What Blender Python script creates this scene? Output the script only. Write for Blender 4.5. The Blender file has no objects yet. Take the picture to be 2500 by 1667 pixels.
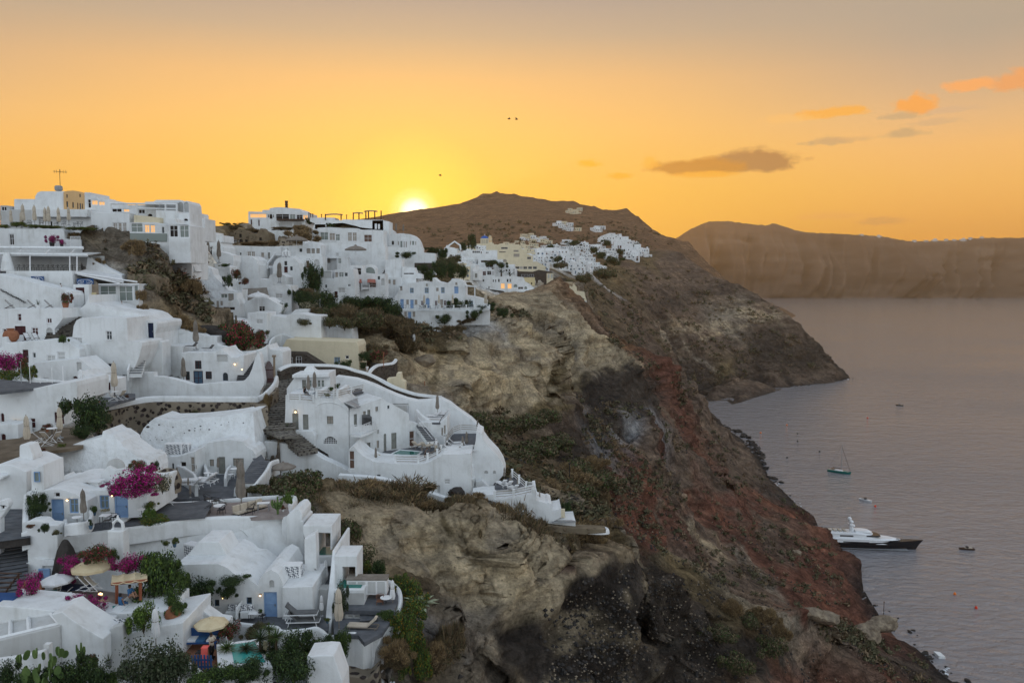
import bpy,bmesh,math,random
import numpy as np
from mathutils import Vector,Matrix,noise
from mathutils.geometry import delaunay_2d_cdt,tessellate_polygon
PI=math.pi;Ve=Vector;RR=random.Random;R=math.radians;BX=[(0,1,2,3),(7,6,5,4),(0,4,5,1),(1,5,6,2),(2,6,7,3),(3,7,4,0)];BY=[(3,2,1,0),(4,5,6,7),(0,1,5,4),(1,2,6,5),(2,3,7,6),(3,0,4,7)]
F=1944.0;HY=675.0;CZ=115.0
PITCH=math.atan((833.5-HY)/F)
CP,SP=math.cos(PITCH),math.sin(PITCH)
rnd=RR(7);ru=rnd.uniform
sc=bpy.context.scene
col=sc.collection
def at(px,py,D):
 u=(px-1250)/F;v=-(py-833.5)/F
 dx,dy,dz=u,CP+v*SP,-SP+v*CP
 k=D/dy
 return Ve((dx*k,D,CZ+dz*k))
def proj(p):
 x,y,z=p[0],p[1],p[2]-CZ
 f=y*CP - z*SP;u=y*SP + z*CP
 if f < 1:f=1
 return 1250+F*x/f,833.5-F*u/f
M={}
def nodes(name,rough=0.85,spec=0.25):
 m=bpy.data.materials.new(name);m.use_nodes=True
 nt=m.node_tree;b=nt.nodes['Principled BSDF']
 b.inputs['Roughness'].default_value=rough
 b.inputs['Specular IOR Level'].default_value=spec
 M[name]=m
 return m,nt,b
def nnew(nt,t,**kw):
 n=nt.nodes.new(t)
 for k,v in kw.items():
  if k in n.inputs:n.inputs[k].default_value=v
  else:setattr(n,k,v)
 return n
def noise_col(name,c1,c2,scale=1.0,rough=0.85,detail=6,bump=0.0,bscale=None,c3=None,obj=True,spec=0.25,bdist=0.05,lo=.35,hi=.65):
 m,nt,b=nodes(name,rough,spec)
 tc=nnew(nt,'ShaderNodeNewGeometry')
 n=nnew(nt,'ShaderNodeTexNoise',Scale=scale,Detail=detail,Roughness=0.6)
 nt.links.new(tc.outputs['Position'],n.inputs['Vector'])
 r=nnew(nt,'ShaderNodeValToRGB')
 r.color_ramp.elements[0].position=lo;r.color_ramp.elements[0].color=(*c1,1)
 r.color_ramp.elements[1].position=hi;r.color_ramp.elements[1].color=(*c2,1)
 if c3:
  e=r.color_ramp.elements.new(.5);e.color=(*c3,1)
 nt.links.new(n.outputs['Fac'],r.inputs['Fac'])
 nt.links.new(r.outputs['Color'],b.inputs['Base Color'])
 if bump:
  n2=nnew(nt,'ShaderNodeTexNoise',Scale=bscale or scale*3,Detail=5)
  nt.links.new(tc.outputs['Position'],n2.inputs['Vector'])
  bp=nnew(nt,'ShaderNodeBump',Strength=bump,Distance=bdist)
  nt.links.new(n2.outputs['Fac'],bp.inputs['Height'])
  nt.links.new(bp.outputs['Normal'],b.inputs['Normal'])
 return m
def tag(o,label=None,cat=None,group=None,kind=None):
 if label:o['label']=label
 if cat:o['category']=cat
 if group:o['group']=group
 if kind:o['kind']=kind
 return o
def empty(name,loc,label=None,cat=None,group=None,rz=0,kind=None):
 o=bpy.data.objects.new(name,None);col.objects.link(o)
 o.empty_display_size=.2
 o.location=loc;o.rotation_euler=(0,0,rz)
 return tag(o,label,cat,group,kind)
class MB:
 """collects polygons, then links ONE mesh object (vertices given in the parent's space)"""
 def __init__(s):s.v=[];s.f=[];s.m=[];s.cm=0
 def quad(s,*p):
  i=len(s.v);s.v +=[tuple(q) for q in p];s.f.append(tuple(range(i,i+len(p))));s.m.append(s.cm)
 def add(s,vs,fs):
  i=len(s.v);s.v +=[tuple(q) for q in vs]
  for f in fs:s.f.append(tuple(i+k for k in f));s.m.append(s.cm)
  return s
 def box(s,c,d,rz=0,top=1.0,tilt=None):
  cx,cy,cz=c;dx,dy,dz=d[0]/2,d[1]/2,d[2]/2
  vs=[]
  ca,sa=math.cos(rz),math.sin(rz)
  for z,k in ((-dz,1),(dz,top)):
   for x,y in ((-dx,-dy),(dx,-dy),(dx,dy),(-dx,dy)):
    p=Ve((x*k,y*k,z))
    if tilt:p=tilt @ p
    vs.append((cx+p.x*ca-p.y*sa,cy+p.x*sa+p.y*ca,cz+p.z))
  return s.add(vs,BY)
 def tube(s,pts,r,n=6,caps=True):
  pts=[Ve(p) for p in pts]
  if not hasattr(r,'__len__'):r=[r]*len(pts)
  rings=[]
  for i,p in enumerate(pts):
   d=(pts[min(i+1,len(pts)-1)]-pts[max(i-1,0)]).normalized()
   a=d.cross(Ve((0,0,1)) if abs(d.z) < .9 else Ve((1,0,0))).normalized()
   b=d.cross(a)
   rings.append([p+(a*math.cos(t*2*PI/n)+b*math.sin(t*2*PI/n))*r[i] for t in range(n)])
  vs=[q for rr in rings for q in rr]
  fs=[(i*n+j,i*n+(j+1) % n,(i+1)*n+(j+1) % n,(i+1)*n+j) for i in range(len(pts)-1) for j in range(n)]
  if caps:fs +=[tuple(range(n)),tuple((len(pts)-1)*n+j for j in reversed(range(n)))]
  return s.add(vs,fs)
 def lathe(s,prof,c=(0,0,0),n=12,wob=None):
  vs=[]
  for k,(r,z) in enumerate(prof):
   for j in range(n):
    t=j*2*PI/n;rr=r*(wob(j,k) if wob else 1)
    vs.append((c[0]+rr*math.cos(t),c[1]+rr*math.sin(t),c[2]+z))
  fs=[(i*n+j,i*n+(j+1) % n,(i+1)*n+(j+1) % n,(i+1)*n+j) for i in range(len(prof)-1) for j in range(n)]
  if prof[0][0] > 1e-4:fs.append(tuple(reversed(range(n))))
  if prof[-1][0] > 1e-4:fs.append(tuple((len(prof)-1)*n+j for j in range(n)))
  return s.add(vs,fs)
 def mesh(s,name,mats,smooth=False):
  me=bpy.data.meshes.new(name);me.from_pydata(s.v,[],s.f);me.update()
  if not isinstance(mats,(list,tuple)):mats=[mats]
  for m in mats:me.materials.append(M[m] if isinstance(m,str) else m)
  if len(mats) > 1:me.polygons.foreach_set('material_index',s.m)
  if smooth:me.polygons.foreach_set('use_smooth',[True]*len(me.polygons))
  return me
 def build(s,name,mats,parent=None,smooth=False,loc=None,bevel=0,fix=True):
  me=s.mesh(name,mats,smooth)
  if fix:
   bm=bmesh.new();bm.from_mesh(me)
   bmesh.ops.remove_doubles(bm,verts=bm.verts,dist=1e-4)
   bmesh.ops.recalc_face_normals(bm,faces=bm.faces);bm.to_mesh(me);bm.free()
  o=bpy.data.objects.new(name,me);col.objects.link(o)
  if parent:o.parent=parent
  if loc is not None:o.location=loc
  if bevel:
   b=o.modifiers.new('Bevel','BEVEL');b.width=bevel;b.segments=2;b.limit_method='ANGLE';b.angle_limit=R(40)
   b.harden_normals=False
  return o
def kids(o):return [c for c in list(o.children)]
def copy_tree(o,parent=None):
 c=o.copy();col.objects.link(c);c.parent=parent
 for ch in kids(o):copy_tree(ch,c)
 return c
def place(o,loc,rz=0,s=1.0,label=None,group=None):
 o.location=loc;o.rotation_euler=(0,0,rz)
 o.scale=(s,s,s) if not hasattr(s,'__len__') else s
 if label:o['label']=label
 if group:o['group']=group
 return o
def catmull(pts,n=6,closed=False):
 out=[];N=len(pts)
 for i in range(N if closed else N-1):
  if closed:p0,p1,p2,p3=pts[i-1],pts[i],pts[(i+1) % N],pts[(i+2) % N]
  else:p0,p1,p2,p3=pts[max(i-1,0)],pts[i],pts[i+1],pts[min(i+2,N-1)]
  for k in range(n):
   t=k/n
   out.append(tuple(.5*((2*b)+(-a+c)*t+(2*a-5*b+4*c-d)*t*t+(-a+3*b-3*c+d)*t**3) for a,b,c,d in zip(p0,p1,p2,p3)))
 if not closed:out.append(tuple(pts[-1]))
 return out
cam=bpy.data.cameras.new('camera');cam.lens=36*F/2500;cam.sensor_width=36
cam.clip_start=1;cam.clip_end=60000
co=bpy.data.objects.new('camera',cam);col.objects.link(co)
co.location=(0,0,CZ);co.rotation_euler=(R(90)-PITCH,0,0);sc.camera=co
sc.view_settings.view_transform='Standard';sc.view_settings.look='None'
sc.view_settings.exposure=0;sc.view_settings.gamma=1
sc.render.resolution_x=1024;sc.render.resolution_y=682
sc.cycles.max_bounces=5;sc.cycles.volume_bounces=0;sc.cycles.diffuse_bounces=3
sc.cycles.transparent_max_bounces=8
sc.cycles.caustics_reflective=False;sc.cycles.caustics_refractive=False
def dirpx(px,py):return (at(px,py,100)-Ve((0,0,CZ))).normalized()
SUN=dirpx(1012,520)
w=bpy.data.worlds.new('World');sc.world=w;w.use_nodes=True
nt=w.node_tree;nt.nodes.clear()
L=nt.links.new
geo=nnew(nt,'ShaderNodeTexCoord');vec=geo.outputs['Generated']
sep=nnew(nt,'ShaderNodeSeparateXYZ');L(vec,sep.inputs[0])
def math_(op,a,b=None,c=None,clamp=False):
 n=nt.nodes.new('ShaderNodeMath');n.operation=op;n.use_clamp=clamp
 for i,q in enumerate((a,b,c)):
  if q is None:continue
  if isinstance(q,(int,float)):n.inputs[i].default_value=q
  else:L(q,n.inputs[i])
 return n.outputs[0]
def ramp(fac,stops,interp='LINEAR'):
 n=nt.nodes.new('ShaderNodeValToRGB');n.color_ramp.interpolation=interp
 els=n.color_ramp.elements
 while len(els) < len(stops):els.new(.5)
 for e,(p,c) in zip(els,stops):e.position=p;e.color=(*c,1)
 L(fac,n.inputs[0]);return n.outputs[0]
def mix(fac,a,b,mode='MIX'):
 n=nt.nodes.new('ShaderNodeMix');n.data_type='RGBA';n.blend_type=mode
 if isinstance(fac,(int,float)):n.inputs[0].default_value=fac
 else:L(fac,n.inputs[0])
 for i,q in ((6,a),(7,b)):
  if isinstance(q,tuple):n.inputs[i].default_value=(*q,1)
  else:L(q,n.inputs[i])
 return n.outputs[2]
def dot(d):
 n=nt.nodes.new('ShaderNodeVectorMath');n.operation='DOT_PRODUCT'
 L(vec,n.inputs[0]);n.inputs[1].default_value=tuple(d);return n.outputs['Value']
el=math_('MULTIPLY',math_('ARCSINE',sep.outputs['Z']),180/PI)     
el01=math_('MULTIPLY',el,1/60,clamp=True)
east=ramp(el01,[(0,(1.0,.39,.03)),(3/60,(1.0,.45,.07)),(6/60,(1.0,.51,.115)),(10/60,(.97,.535,.195)),
     (13.4/60,(.82,.48,.235)),(16.3/60,(.50,.385,.295)),(19/60,(.38,.325,.30)),(32/60,(.36,.36,.39)),(1,(.38,.46,.60))])
west=ramp(el01,[(0,(.80,.88,.96)),(8/60,(1.12,1.18,1.24)),(20/60,(1.06,1.20,1.32)),(1,(.50,.62,.78))])
flat=Ve((SUN.x,SUN.y,0)).normalized()
az=math_('MULTIPLY_ADD',dot(flat),.5,.5)
side=ramp(az,[(.28,(0,0,0)),(.90,(1,1,1))],'EASE')
base=mix(side,west,east)
ang=math_('MULTIPLY',math_('ARCCOSINE',math_('MINIMUM',dot(SUN),1.0)),180/PI)
a01=math_('MULTIPLY',ang,1/40,clamp=True)
glow=ramp(a01,[(0,(1,1,1)),(3/40,(.97,.97,.97)),(7/40,(.72,.72,.72)),(13/40,(.55,.55,.55)),(22/40,(.36,.36,.36)),(34/40,(0,0,0))])
lowk=ramp(el01,[(0,(1,1,1)),(6/60,(.95,.95,.95)),(12/60,(.5,.5,.5)),(20/60,(.05,.05,.05)),(30/60,(0,0,0))])
gk=mix(1.0,glow,lowk,'MULTIPLY')
greyf=mix(1.0,ramp(a01,[(18/40,(0,0,0)),(37/40,(1,1,1))]),ramp(el01,[(8/60,(0,0,0)),(15/60,(1,1,1))]),'MULTIPLY')
greyf=mix(1.0,greyf,ramp(az,[(.72,(0,0,0)),(.86,(1,1,1))]),'MULTIPLY')
base=mix(greyf,base,(.47,.37,.27))
base=mix(gk,base,(1.0,.54,-.22))
core=ramp(math_('MULTIPLY',ang,1/6,clamp=True),[(0,(3.0,2.7,1.8)),(.75/6,(2.0,1.8,1.1)),(1.15/6,(.35,.36,.22)),(1.9/6,(.06,.16,.02)),(1,(0,0,0))])
base=mix(1.0,base,core,'ADD')
def cloud(px,py,rx,ry,c,dens=1.0,seed=0.0,warp=.5,soft=.35,scale=60):
 if rx < 90:rx *=1.3;ry *=1.35
 d=dirpx(px,py);right=Ve((d.y,-d.x,0)).normalized();up=right.cross(d)
 nz=nnew(nt,'ShaderNodeTexNoise',Scale=scale,Detail=6,Roughness=.62)
 mp=nnew(nt,'ShaderNodeMapping');mp.inputs['Location'].default_value=(seed,seed*.7,0);mp.inputs['Scale'].default_value=(1,1,1.7)
 L(vec,mp.inputs[0]);L(mp.outputs[0],nz.inputs['Vector'])
 a=math_('MULTIPLY',dot(right),F/rx);b=math_('MULTIPLY',math_('SUBTRACT',dot(up),0.0),F/ry)
 b=math_('ADD',b,math_('MULTIPLY',math_('MINIMUM',b,0.0),.6))
 r=math_('SQRT',math_('ADD',math_('MULTIPLY',a,a),math_('MULTIPLY',b,b)))
 f=math_('SUBTRACT',1.0,r)
 f=math_('ADD',f,math_('MULTIPLY',math_('SUBTRACT',nz.outputs['Fac'],.5),warp*4))
 f=math_('MULTIPLY',f,1/soft,clamp=True)
 f=math_('MULTIPLY',f,math_('GREATER_THAN',dot(d),.5))
 return (math_('MULTIPLY',f,dens),c)
for px,py,rx,ry,c,dn,sd,wp in (
 (1835,398,112,40,(.48,.22,.06),.95,1.3,.30),(1700,412,120,26,(.62,.25,.02),.9,4.1,.35),
 (1720,428,100,12,(1.0,.45,.02),.7,9.1,.3),
 (1437,402,26,10,(1.0,.47,.0),.8,2.2,.5),(1515,432,30,9,(1.0,.45,.0),.7,5.2,.5),(1590,402,20,14,(1.,.46,.02),.5,6.6,.5),
 (2235,262,38,22,(1.0,.40,.07),.95,3.3,.45),(2200,285,40,8,(.62,.40,.2),.6,3.9,.5),(2000,282,46,12,(1.0,.45,.06),.85,7.3,.5),
 (2065,272,40,12,(1.0,.45,.06),.8,8.3,.5),(1925,292,55,10,(1.0,.54,.15),.55,8.8,.5),
 (2370,212,40,14,(1.0,.42,.12),.8,1.9,.5),(2495,200,45,24,(.9,.38,.12),.85,2.7,.45),
 (2200,328,42,10,(.60,.38,.18),.6,5.5,.5),(2020,348,42,9,(.62,.38,.17),.6,6.1,.5),(2060,342,45,7,(.7,.4,.17),.4,6.9,.5),
 (2280,300,45,8,(.68,.42,.22),.4,9.9,.5),(2320,270,50,8,(.68,.43,.26),.35,10.9,.5),
 (2150,542,50,10,(.72,.34,.10),.5,7.7,.4),(2030,530,70,8,(.9,.42,.10),.4,7.1,.4)):
 f,c=cloud(px,py,rx,ry,c,dn,sd,wp,.5 if rx < 90 else .45,60 if rx < 90 else 38)
 base=mix(math_('MINIMUM',math_('MULTIPLY',f,1.3),1.0),base,c)
lowg=ramp(math_('MULTIPLY_ADD',el,1/20,.5),[(0,(.16,.15,.14)),(.42,(.30,.26,.24)),(.5,(1,1,1))])
base=mix(1.0,base,lowg,'MULTIPLY')
sky=nnew(nt,'ShaderNodeTexSky');sky.sky_type='NISHITA';sky.sun_disc=False
sky.sun_elevation=math.asin(SUN.z);sky.sun_rotation=math.atan2(SUN.x,SUN.y)
bg2=nnew(nt,'ShaderNodeBackground',Strength=.01);L(sky.outputs[0],bg2.inputs[0])
bg=nnew(nt,'ShaderNodeBackground',Strength=1.0);L(base,bg.inputs[0])
ad=nnew(nt,'ShaderNodeAddShader');out=nnew(nt,'ShaderNodeOutputWorld')
L(bg.outputs[0],ad.inputs[0]);L(bg2.outputs[0],ad.inputs[1]);L(ad.outputs[0],out.inputs[0])
w.cycles.sampling_method='MANUAL';w.cycles.sample_map_resolution=512
sl=bpy.data.lights.new('sun','SUN');sl.energy=.7;sl.angle=R(.5);sl.color=(1,.62,.28)
so=bpy.data.objects.new('sun',sl);col.objects.link(so)
SD=Ve((SUN.x,SUN.y,math.tan(R(4.0)))).normalized()
so.rotation_euler=SD.to_track_quat('Z','Y').to_euler();so.location=(0,0,500)
m,nt2,b=nodes('sea',.1,.5)
b.inputs['Base Color'].default_value=(.24,.235,.25,1);b.inputs['IOR'].default_value=1.6
g=nnew(nt2,'ShaderNodeNewGeometry')
mp=nnew(nt2,'ShaderNodeMapping');mp.inputs['Rotation'].default_value=(0,0,R(8));mp.inputs['Scale'].default_value=(.55,1.0,1)
n1=nnew(nt2,'ShaderNodeTexNoise',Scale=.34,Detail=5,Roughness=.66,Distortion=.5)
n2=nnew(nt2,'ShaderNodeTexNoise',Scale=.11,Detail=3,Roughness=.5)
n3=nnew(nt2,'ShaderNodeTexNoise',Scale=.006,Detail=3,Roughness=.5)
LL=nt2.links.new
LL(g.outputs['Position'],mp.inputs[0])
for n in (n1,n2,n3):LL(mp.outputs[0],n.inputs['Vector'])
mr=nnew(nt2,'ShaderNodeMapRange');mr.inputs[1].default_value=.35;mr.inputs[2].default_value=.65;mr.inputs[3].default_value=.75;mr.inputs[4].default_value=1.35
LL(n3.outputs['Fac'],mr.inputs[0])
mm=nnew(nt2,'ShaderNodeMath');mm.operation='MULTIPLY';LL(n1.outputs['Fac'],mm.inputs[0]);LL(mr.outputs[0],mm.inputs[1])
b1=nnew(nt2,'ShaderNodeBump',Strength=1.0,Distance=1.15);LL(mm.outputs[0],b1.inputs['Height'])
b2=nnew(nt2,'ShaderNodeBump',Strength=.7,Distance=2.0);LL(n2.outputs['Fac'],b2.inputs['Height'])
LL(b2.outputs[0],b1.inputs['Normal']);LL(b1.outputs[0],b.inputs['Normal'])
s=MB();xs=[-30000,-8000,-2000,0,300,900,2500,8000,30000];ys=[-3000,-500,0,300,900,2500,8000,30000]
for i in range(len(xs)-1):
 for j in range(len(ys)-1):
  s.quad((xs[i],ys[j],0),(xs[i+1],ys[j],0),(xs[i+1],ys[j+1],0),(xs[i],ys[j+1],0))
tag(s.build('sea','sea'),kind='structure')
TP='''
-300 1900 36 s; 0 1850 38 s; 400 1850 38 s; 800 1850 42 s; 1000 1900 50 d; 1200 1950 62 d; 1500 2000 75 d; 1800 2000 90 d; 2100 1950 110 d; 2350 1900 150 r; 2500 1800 190 r
-300 1667 44 s; 0 1667 44 s; 300 1667 44 s; 470 1667 46 w; 620 1640 49 s; 760 1667 49 s; 900 1667 52 g
440 1610 51 p; 480 1630 50 p; 560 1600 51 p; 700 1620 52 s; 830 1600 54 w; 900 1570 56 w
-300 1560 50 w; 0 1640 47 w; 250 1640 47 w; 380 1620 49 w
0 1500 56 p; 60 1445 57 p; 200 1430 58 p; 300 1475 56 p; 430 1450 58 p; 400 1520 54 w; 150 1540 53 w
470 1520 58 p; 600 1512 59 p; 700 1520 59 p; 780 1538 58.5 p; 860 1530 59 p; 930 1490 61 p; 975 1425 65 p; 850 1420 65 p; 790 1420 65 p
-300 1400 60 w; 0 1330 62 w; 60 1310 61 w; 150 1292 64 p; 300 1288 66 p; 430 1270 70 p; 560 1264 70 p; 650 1262 70 p; 700 1250 71 w; 700 1290 67 w; 745 1330 66 w; 770 1390 66 w
560 1330 66 w; 300 1360 61 w; 430 1380 62 w
400 1216 78 p; 560 1214 78 p; 690 1205 79 w; 450 1168 90 p; 560 1158 92 p; 620 1140 92 w; 640 1170 86 s; 700 1165 88 s
-300 1130 72 p; 0 1095 74 p; 70 1088 76 p; 150 1080 78 p; 240 1062 82 p; 0 1170 68 w; 100 1180 68 w; 250 1130 74 w; 330 1150 74 w; 380 1080 86 w
-300 940 90 w; 0 950 88 w; 100 935 90 w; 200 990 95 p; 230 990 98 p; 330 990 100 p; 270 1050 92 g; 400 1030 98 g; 600 1060 96 g; 640 1050 97 g; 400 984 99.5 w; 640 984 99.5 w
330 1000 99 g; 640 940 103 w
150 925 104 p; 330 945 114 p; 400 940 117 p; 640 938 118 p; 620 960 108 w
-300 850 110 w; 0 855 110 w; 90 880 106 w; 150 900 108 w; 250 905 110 p; 320 900 112 p; 0 833 113 p; 120 828 114 p; 200 800 117 w; 350 830 120 w; 400 800 124 w; 560 815 128 w; 640 845 130 w
-300 750 118 w; 0 752 118 p; 150 748 119 p; 200 745 121 p; 330 758 128 p; 340 790 124 w; 140 760 118 g; 
-300 640 127 w; 0 627 129 p; 180 627 130 p; 200 660 127 w; 210 600 134 g; -300 560 138 p; 0 558 138 p; 150 558 139 p; 200 562 139 s
250 562 142 g; 300 575 142 g; 350 610 139 g; 365 660 135 g; 360 700 131 g; 345 740 129 g; 400 680 142 g; 460 675 146 g; 490 700 146 g; 510 730 143 g; 515 775 139 g; 480 790 133 s; 440 795 131 s; 390 790 128 s; 370 790 126 g; 420 740 140 g; 330 660 134 g; 260 620 137 g; 420 800 127 s; 520 800 136 g; 560 790 142 g; 640 800 150 s; 690 850 150 w
-300 520 165 w; 0 520 165 w; 200 520 168 w; 400 540 175 w; 480 540 180 w; 520 570 185 w; 370 600 150 w; 470 620 160 w; 530 590 200 g; 600 590 230 g; 700 595 228 g; 780 600 228 s; 620 560 255 g; 750 560 255 s; 560 550 240 s; 500 610 190 w
530 650 185 w; 600 680 190 w; 700 680 200 w; 780 640 215 w; 560 740 170 w; 640 740 175 w; 700 760 172 w; 560 790 160 w; 620 800 165 w; 700 800 160 p; 850 800 162 p
720 720 185 s; 760 740 180 s; 790 765 176 s; 830 740 188 s; 860 770 182 s; 900 760 195 s; 930 790 195 s; 960 800 198 s; 900 820 182 s; 860 800 175 s; 1000 850 195 t; 930 850 182 s; 870 850 165 s; 900 880 160 s; 950 890 165 t
780 690 205 w; 900 700 206 w; 960 700 208 w; 960 760 206 w; 1000 830 200 w; 1100 800 204 w; 1180 755 208 w; 1190 740 212 s
800 560 240 w; 900 560 245 w; 950 600 245 w; 1000 620 240 w; 1050 640 250 s; 1100 650 270 s; 1130 690 280 s; 1120 700 270 t; 1040 690 245 s; 1170 710 290 t
690 895 148 p; 780 893 146 p; 870 893 146 p; 930 870 150 p; 960 890 146 g; 960 915 142 w; 1020 960 135 g; 1065 965 132 g; 1100 1010 134 s; 1130 1050 128 s
660 900 135 g; 680 960 120 g; 650 1000 110 g; 640 1060 99 g; 700 1080 98 g; 740 1100 96 p; 780 1130 94 w
700 1045 103 w; 780 1060 101 w; 900 1130 97 p; 1000 1120 99 p; 1100 1090 108 p; 1160 1085 114 p; 1180 1110 114 s; 1230 1160 105 s
750 1180 86 s; 850 1170 88 s; 950 1180 89 s; 1060 1205 90 s; 1130 1225 92 g; 1150 1200 95 w; 1200 1240 95 w; 1300 1262 98 p; 1400 1280 102 g; 1480 1290 104 g
1180 1240 91 s; 1240 1275 93 s; 1330 1295 96 s; 1400 1300 98 s; 1495 1300 102 s; 700 1210 80 s; 780 1230 77 s; 850 1250 79 t; 830 1330 72 s; 870 1400 70 t; 930 1380 73 t; 960 1250 80 t; 1040 1250 84 t; 1110 1245 84 t; 1100 1330 81 t; 1205 1290 86 t; 1205 1370 82 t; 1190 1290 84 t; 980 1420 68 s; 1000 1350 77 t; 1020 1450 73 t; 1080 1440 78 t; 1030 1520 69 g; 1060 1570 68 g; 1120 1530 75 t; 1185 1490 78 t; 1250 1450 82 t; 1330 1420 86 t; 1400 1390 91 t; 1460 1360 96 t; 1500 1330 102 g; 1250 1340 90 t; 1320 1360 92 t; 1300 1310 93 s; 1480 1320 102 g
1210 1500 84 d; 1290 1460 90 d; 1380 1430 97 d; 1440 1420 102 d; 1120 1600 74 d; 1200 1620 82 d; 1090 1667 68 g; 1250 1667 84 d; 1300 1560 92 b; 1400 1520 98 b; 1480 1540 104 b; 1520 1420 108 d; 1550 1360 108 d; 1560 1330 107 g; 1500 1470 106 d; 1640 1420 122 d; 1700 1440 128 d; 1740 1470 130 d; 1560 1560 104 d; 1400 1620 94 d; 1500 1667 98 d; 1650 1600 116 d; 1720 1520 128 s; 1800 1500 136 s; 1850 1510 142 s; 1900 1495 148 g; 1960 1488 152 g; 2030 1492 156 g; 2065 1530 160 g; 2080 1580 160 b; 2060 1667 148 r; 1940 1560 146 g; 1960 1667 135 r; 1800 1580 130 d; 1850 1667 122 b; 1700 1667 108 d
960 1440 64 s; 990 1500 62 s; 1010 1600 60 s; 1040 1667 60 s; 940 1560 58 g; 960 1667 56 t
'''
TP +='''
1010 870 185 t; 1060 800 196 s; 1100 770 205 s; 1090 830 200 t; 1150 770 215 t; 1210 790 212 t; 1060 870 190 s; 1120 900 192 t; 1040 900 178 t; 980 880 168 t; 1000 950 160 t; 1080 950 172 t; 1150 1000 178 t; 1180 860 200 t; 1250 860 206 t; 1310 850 212 t; 1325 900 210 t; 1325 980 205 t; 1240 1000 186 t; 1140 1020 165 t; 1130 930 180 t; 1200 930 192 t; 1260 930 198 t; 1010 820 190 s
1200 720 300 t; 1260 740 285 t; 1330 730 300 t; 1340 760 275 t; 1300 800 240 t; 1400 770 285 t; 1430 800 285 t; 1435 850 278 t; 1430 885 272 t; 1360 840 258 t; 1350 900 256 s; 1400 890 262 t; 1335 920 246 s; 1370 920 250 t; 1480 885 275 t; 1440 910 262 g; 1342 960 232 s; 1400 960 235 b; 1390 730 340 g; 1420 740 345 s; 1440 770 350 s; 1350 700 370 t; 1290 725 375 t
1150 1040 150 s; 1250 1020 172 s; 1330 1010 190 b; 1380 1000 205 b; 1200 1090 140 s; 1300 1080 165 b; 1370 1080 180 b; 1400 1040 200 b; 1240 1150 128 s; 1320 1140 145 s; 1400 1150 165 d; 1440 1100 190 d; 1300 1200 130 s; 1370 1210 140 s; 1440 1190 155 s; 1430 1240 140 s; 1500 1240 155 s; 1490 1200 168 s; 1520 1260 150 s; 1400 1000 222 d; 1450 960 250 d; 1500 930 270 d; 1560 930 290 d; 1555 990 262 d; 1500 1010 245 d; 1450 1060 212 d; 1480 1130 180 d; 1390 1120 170 d; 1560 900 320 b; 1600 890 350 r; 1630 880 370 r; 1640 930 365 r; 1650 1000 340 r; 1590 1000 300 r; 1600 1040 262 p; 1550 1045 248 p; 1500 1060 228 p; 1460 1080 210 p; 1470 1115 200 p; 1490 1070 224 s; 1580 1060 250 b; 1660 1045 290 b; 1560 1100 235 b; 1500 1150 198 s; 1480 1160 192 p; 1530 1170 205 b
1640 1030 300 b; 1690 1010 560 b; 1690 1090 300 r; 1620 1120 255 r; 1560 1150 220 r; 1510 1190 190 r; 1520 1300 178 r; 1600 1330 195 r; 1560 1350 172 b; 1600 1250 215 r; 1560 1220 205 r; 1700 1150 300 b; 1780 1160 360 b; 1700 1250 262 b; 1650 1200 262 b; 1800 1240 320 b; 1880 1230 350 r; 1940 1248 352 r; 1945 1268 340 r; 1860 1280 300 b; 1760 1290 262 r; 1700 1330 235 b; 1640 1380 205 b; 1620 1410 190 b; 2005 1288 322 r; 2030 1330 305 r; 2055 1400 280 r; 2082 1450 262 r; 2083 1492 252 r; 1990 1350 285 r; 1960 1430 245 r; 2040 1450 255 r; 1880 1400 240 b; 1800 1380 240 b; 1740 1420 212 b; 1860 1460 218 b; 1780 1470 185 b; 1900 1350 275 b; 2000 1480 235 r; 1960 1470 225 r; 2110 1520 240 r; 2170 1550 244 r; 2110 1570 205 b; 2150 1640 190 r; 2060 1540 215 r; 2230 1585 244 b; 2280 1620 240 b; 2200 1667 195 r; 2330 1667 226 g
'''
SHORE=[(2500,1830),(2400,1730),(2345,1672),(2300,1640),(2270,1605),(2240,1580),(2150,1500),(2110,1440),(2060,1370),(2010,1310),(1950,1235),(1905,1190),(1875,1165),(1862,1130),(1852,1105),(1828,1082),(1790,1058),(1750,1036),(1715,1010),(1690,990),(1668,975),(1668,968),(1690,963),(1740,956),(1800,949),(1860,945),(1930,943),(2000,937),(2045,930),(2076,923)]
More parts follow.
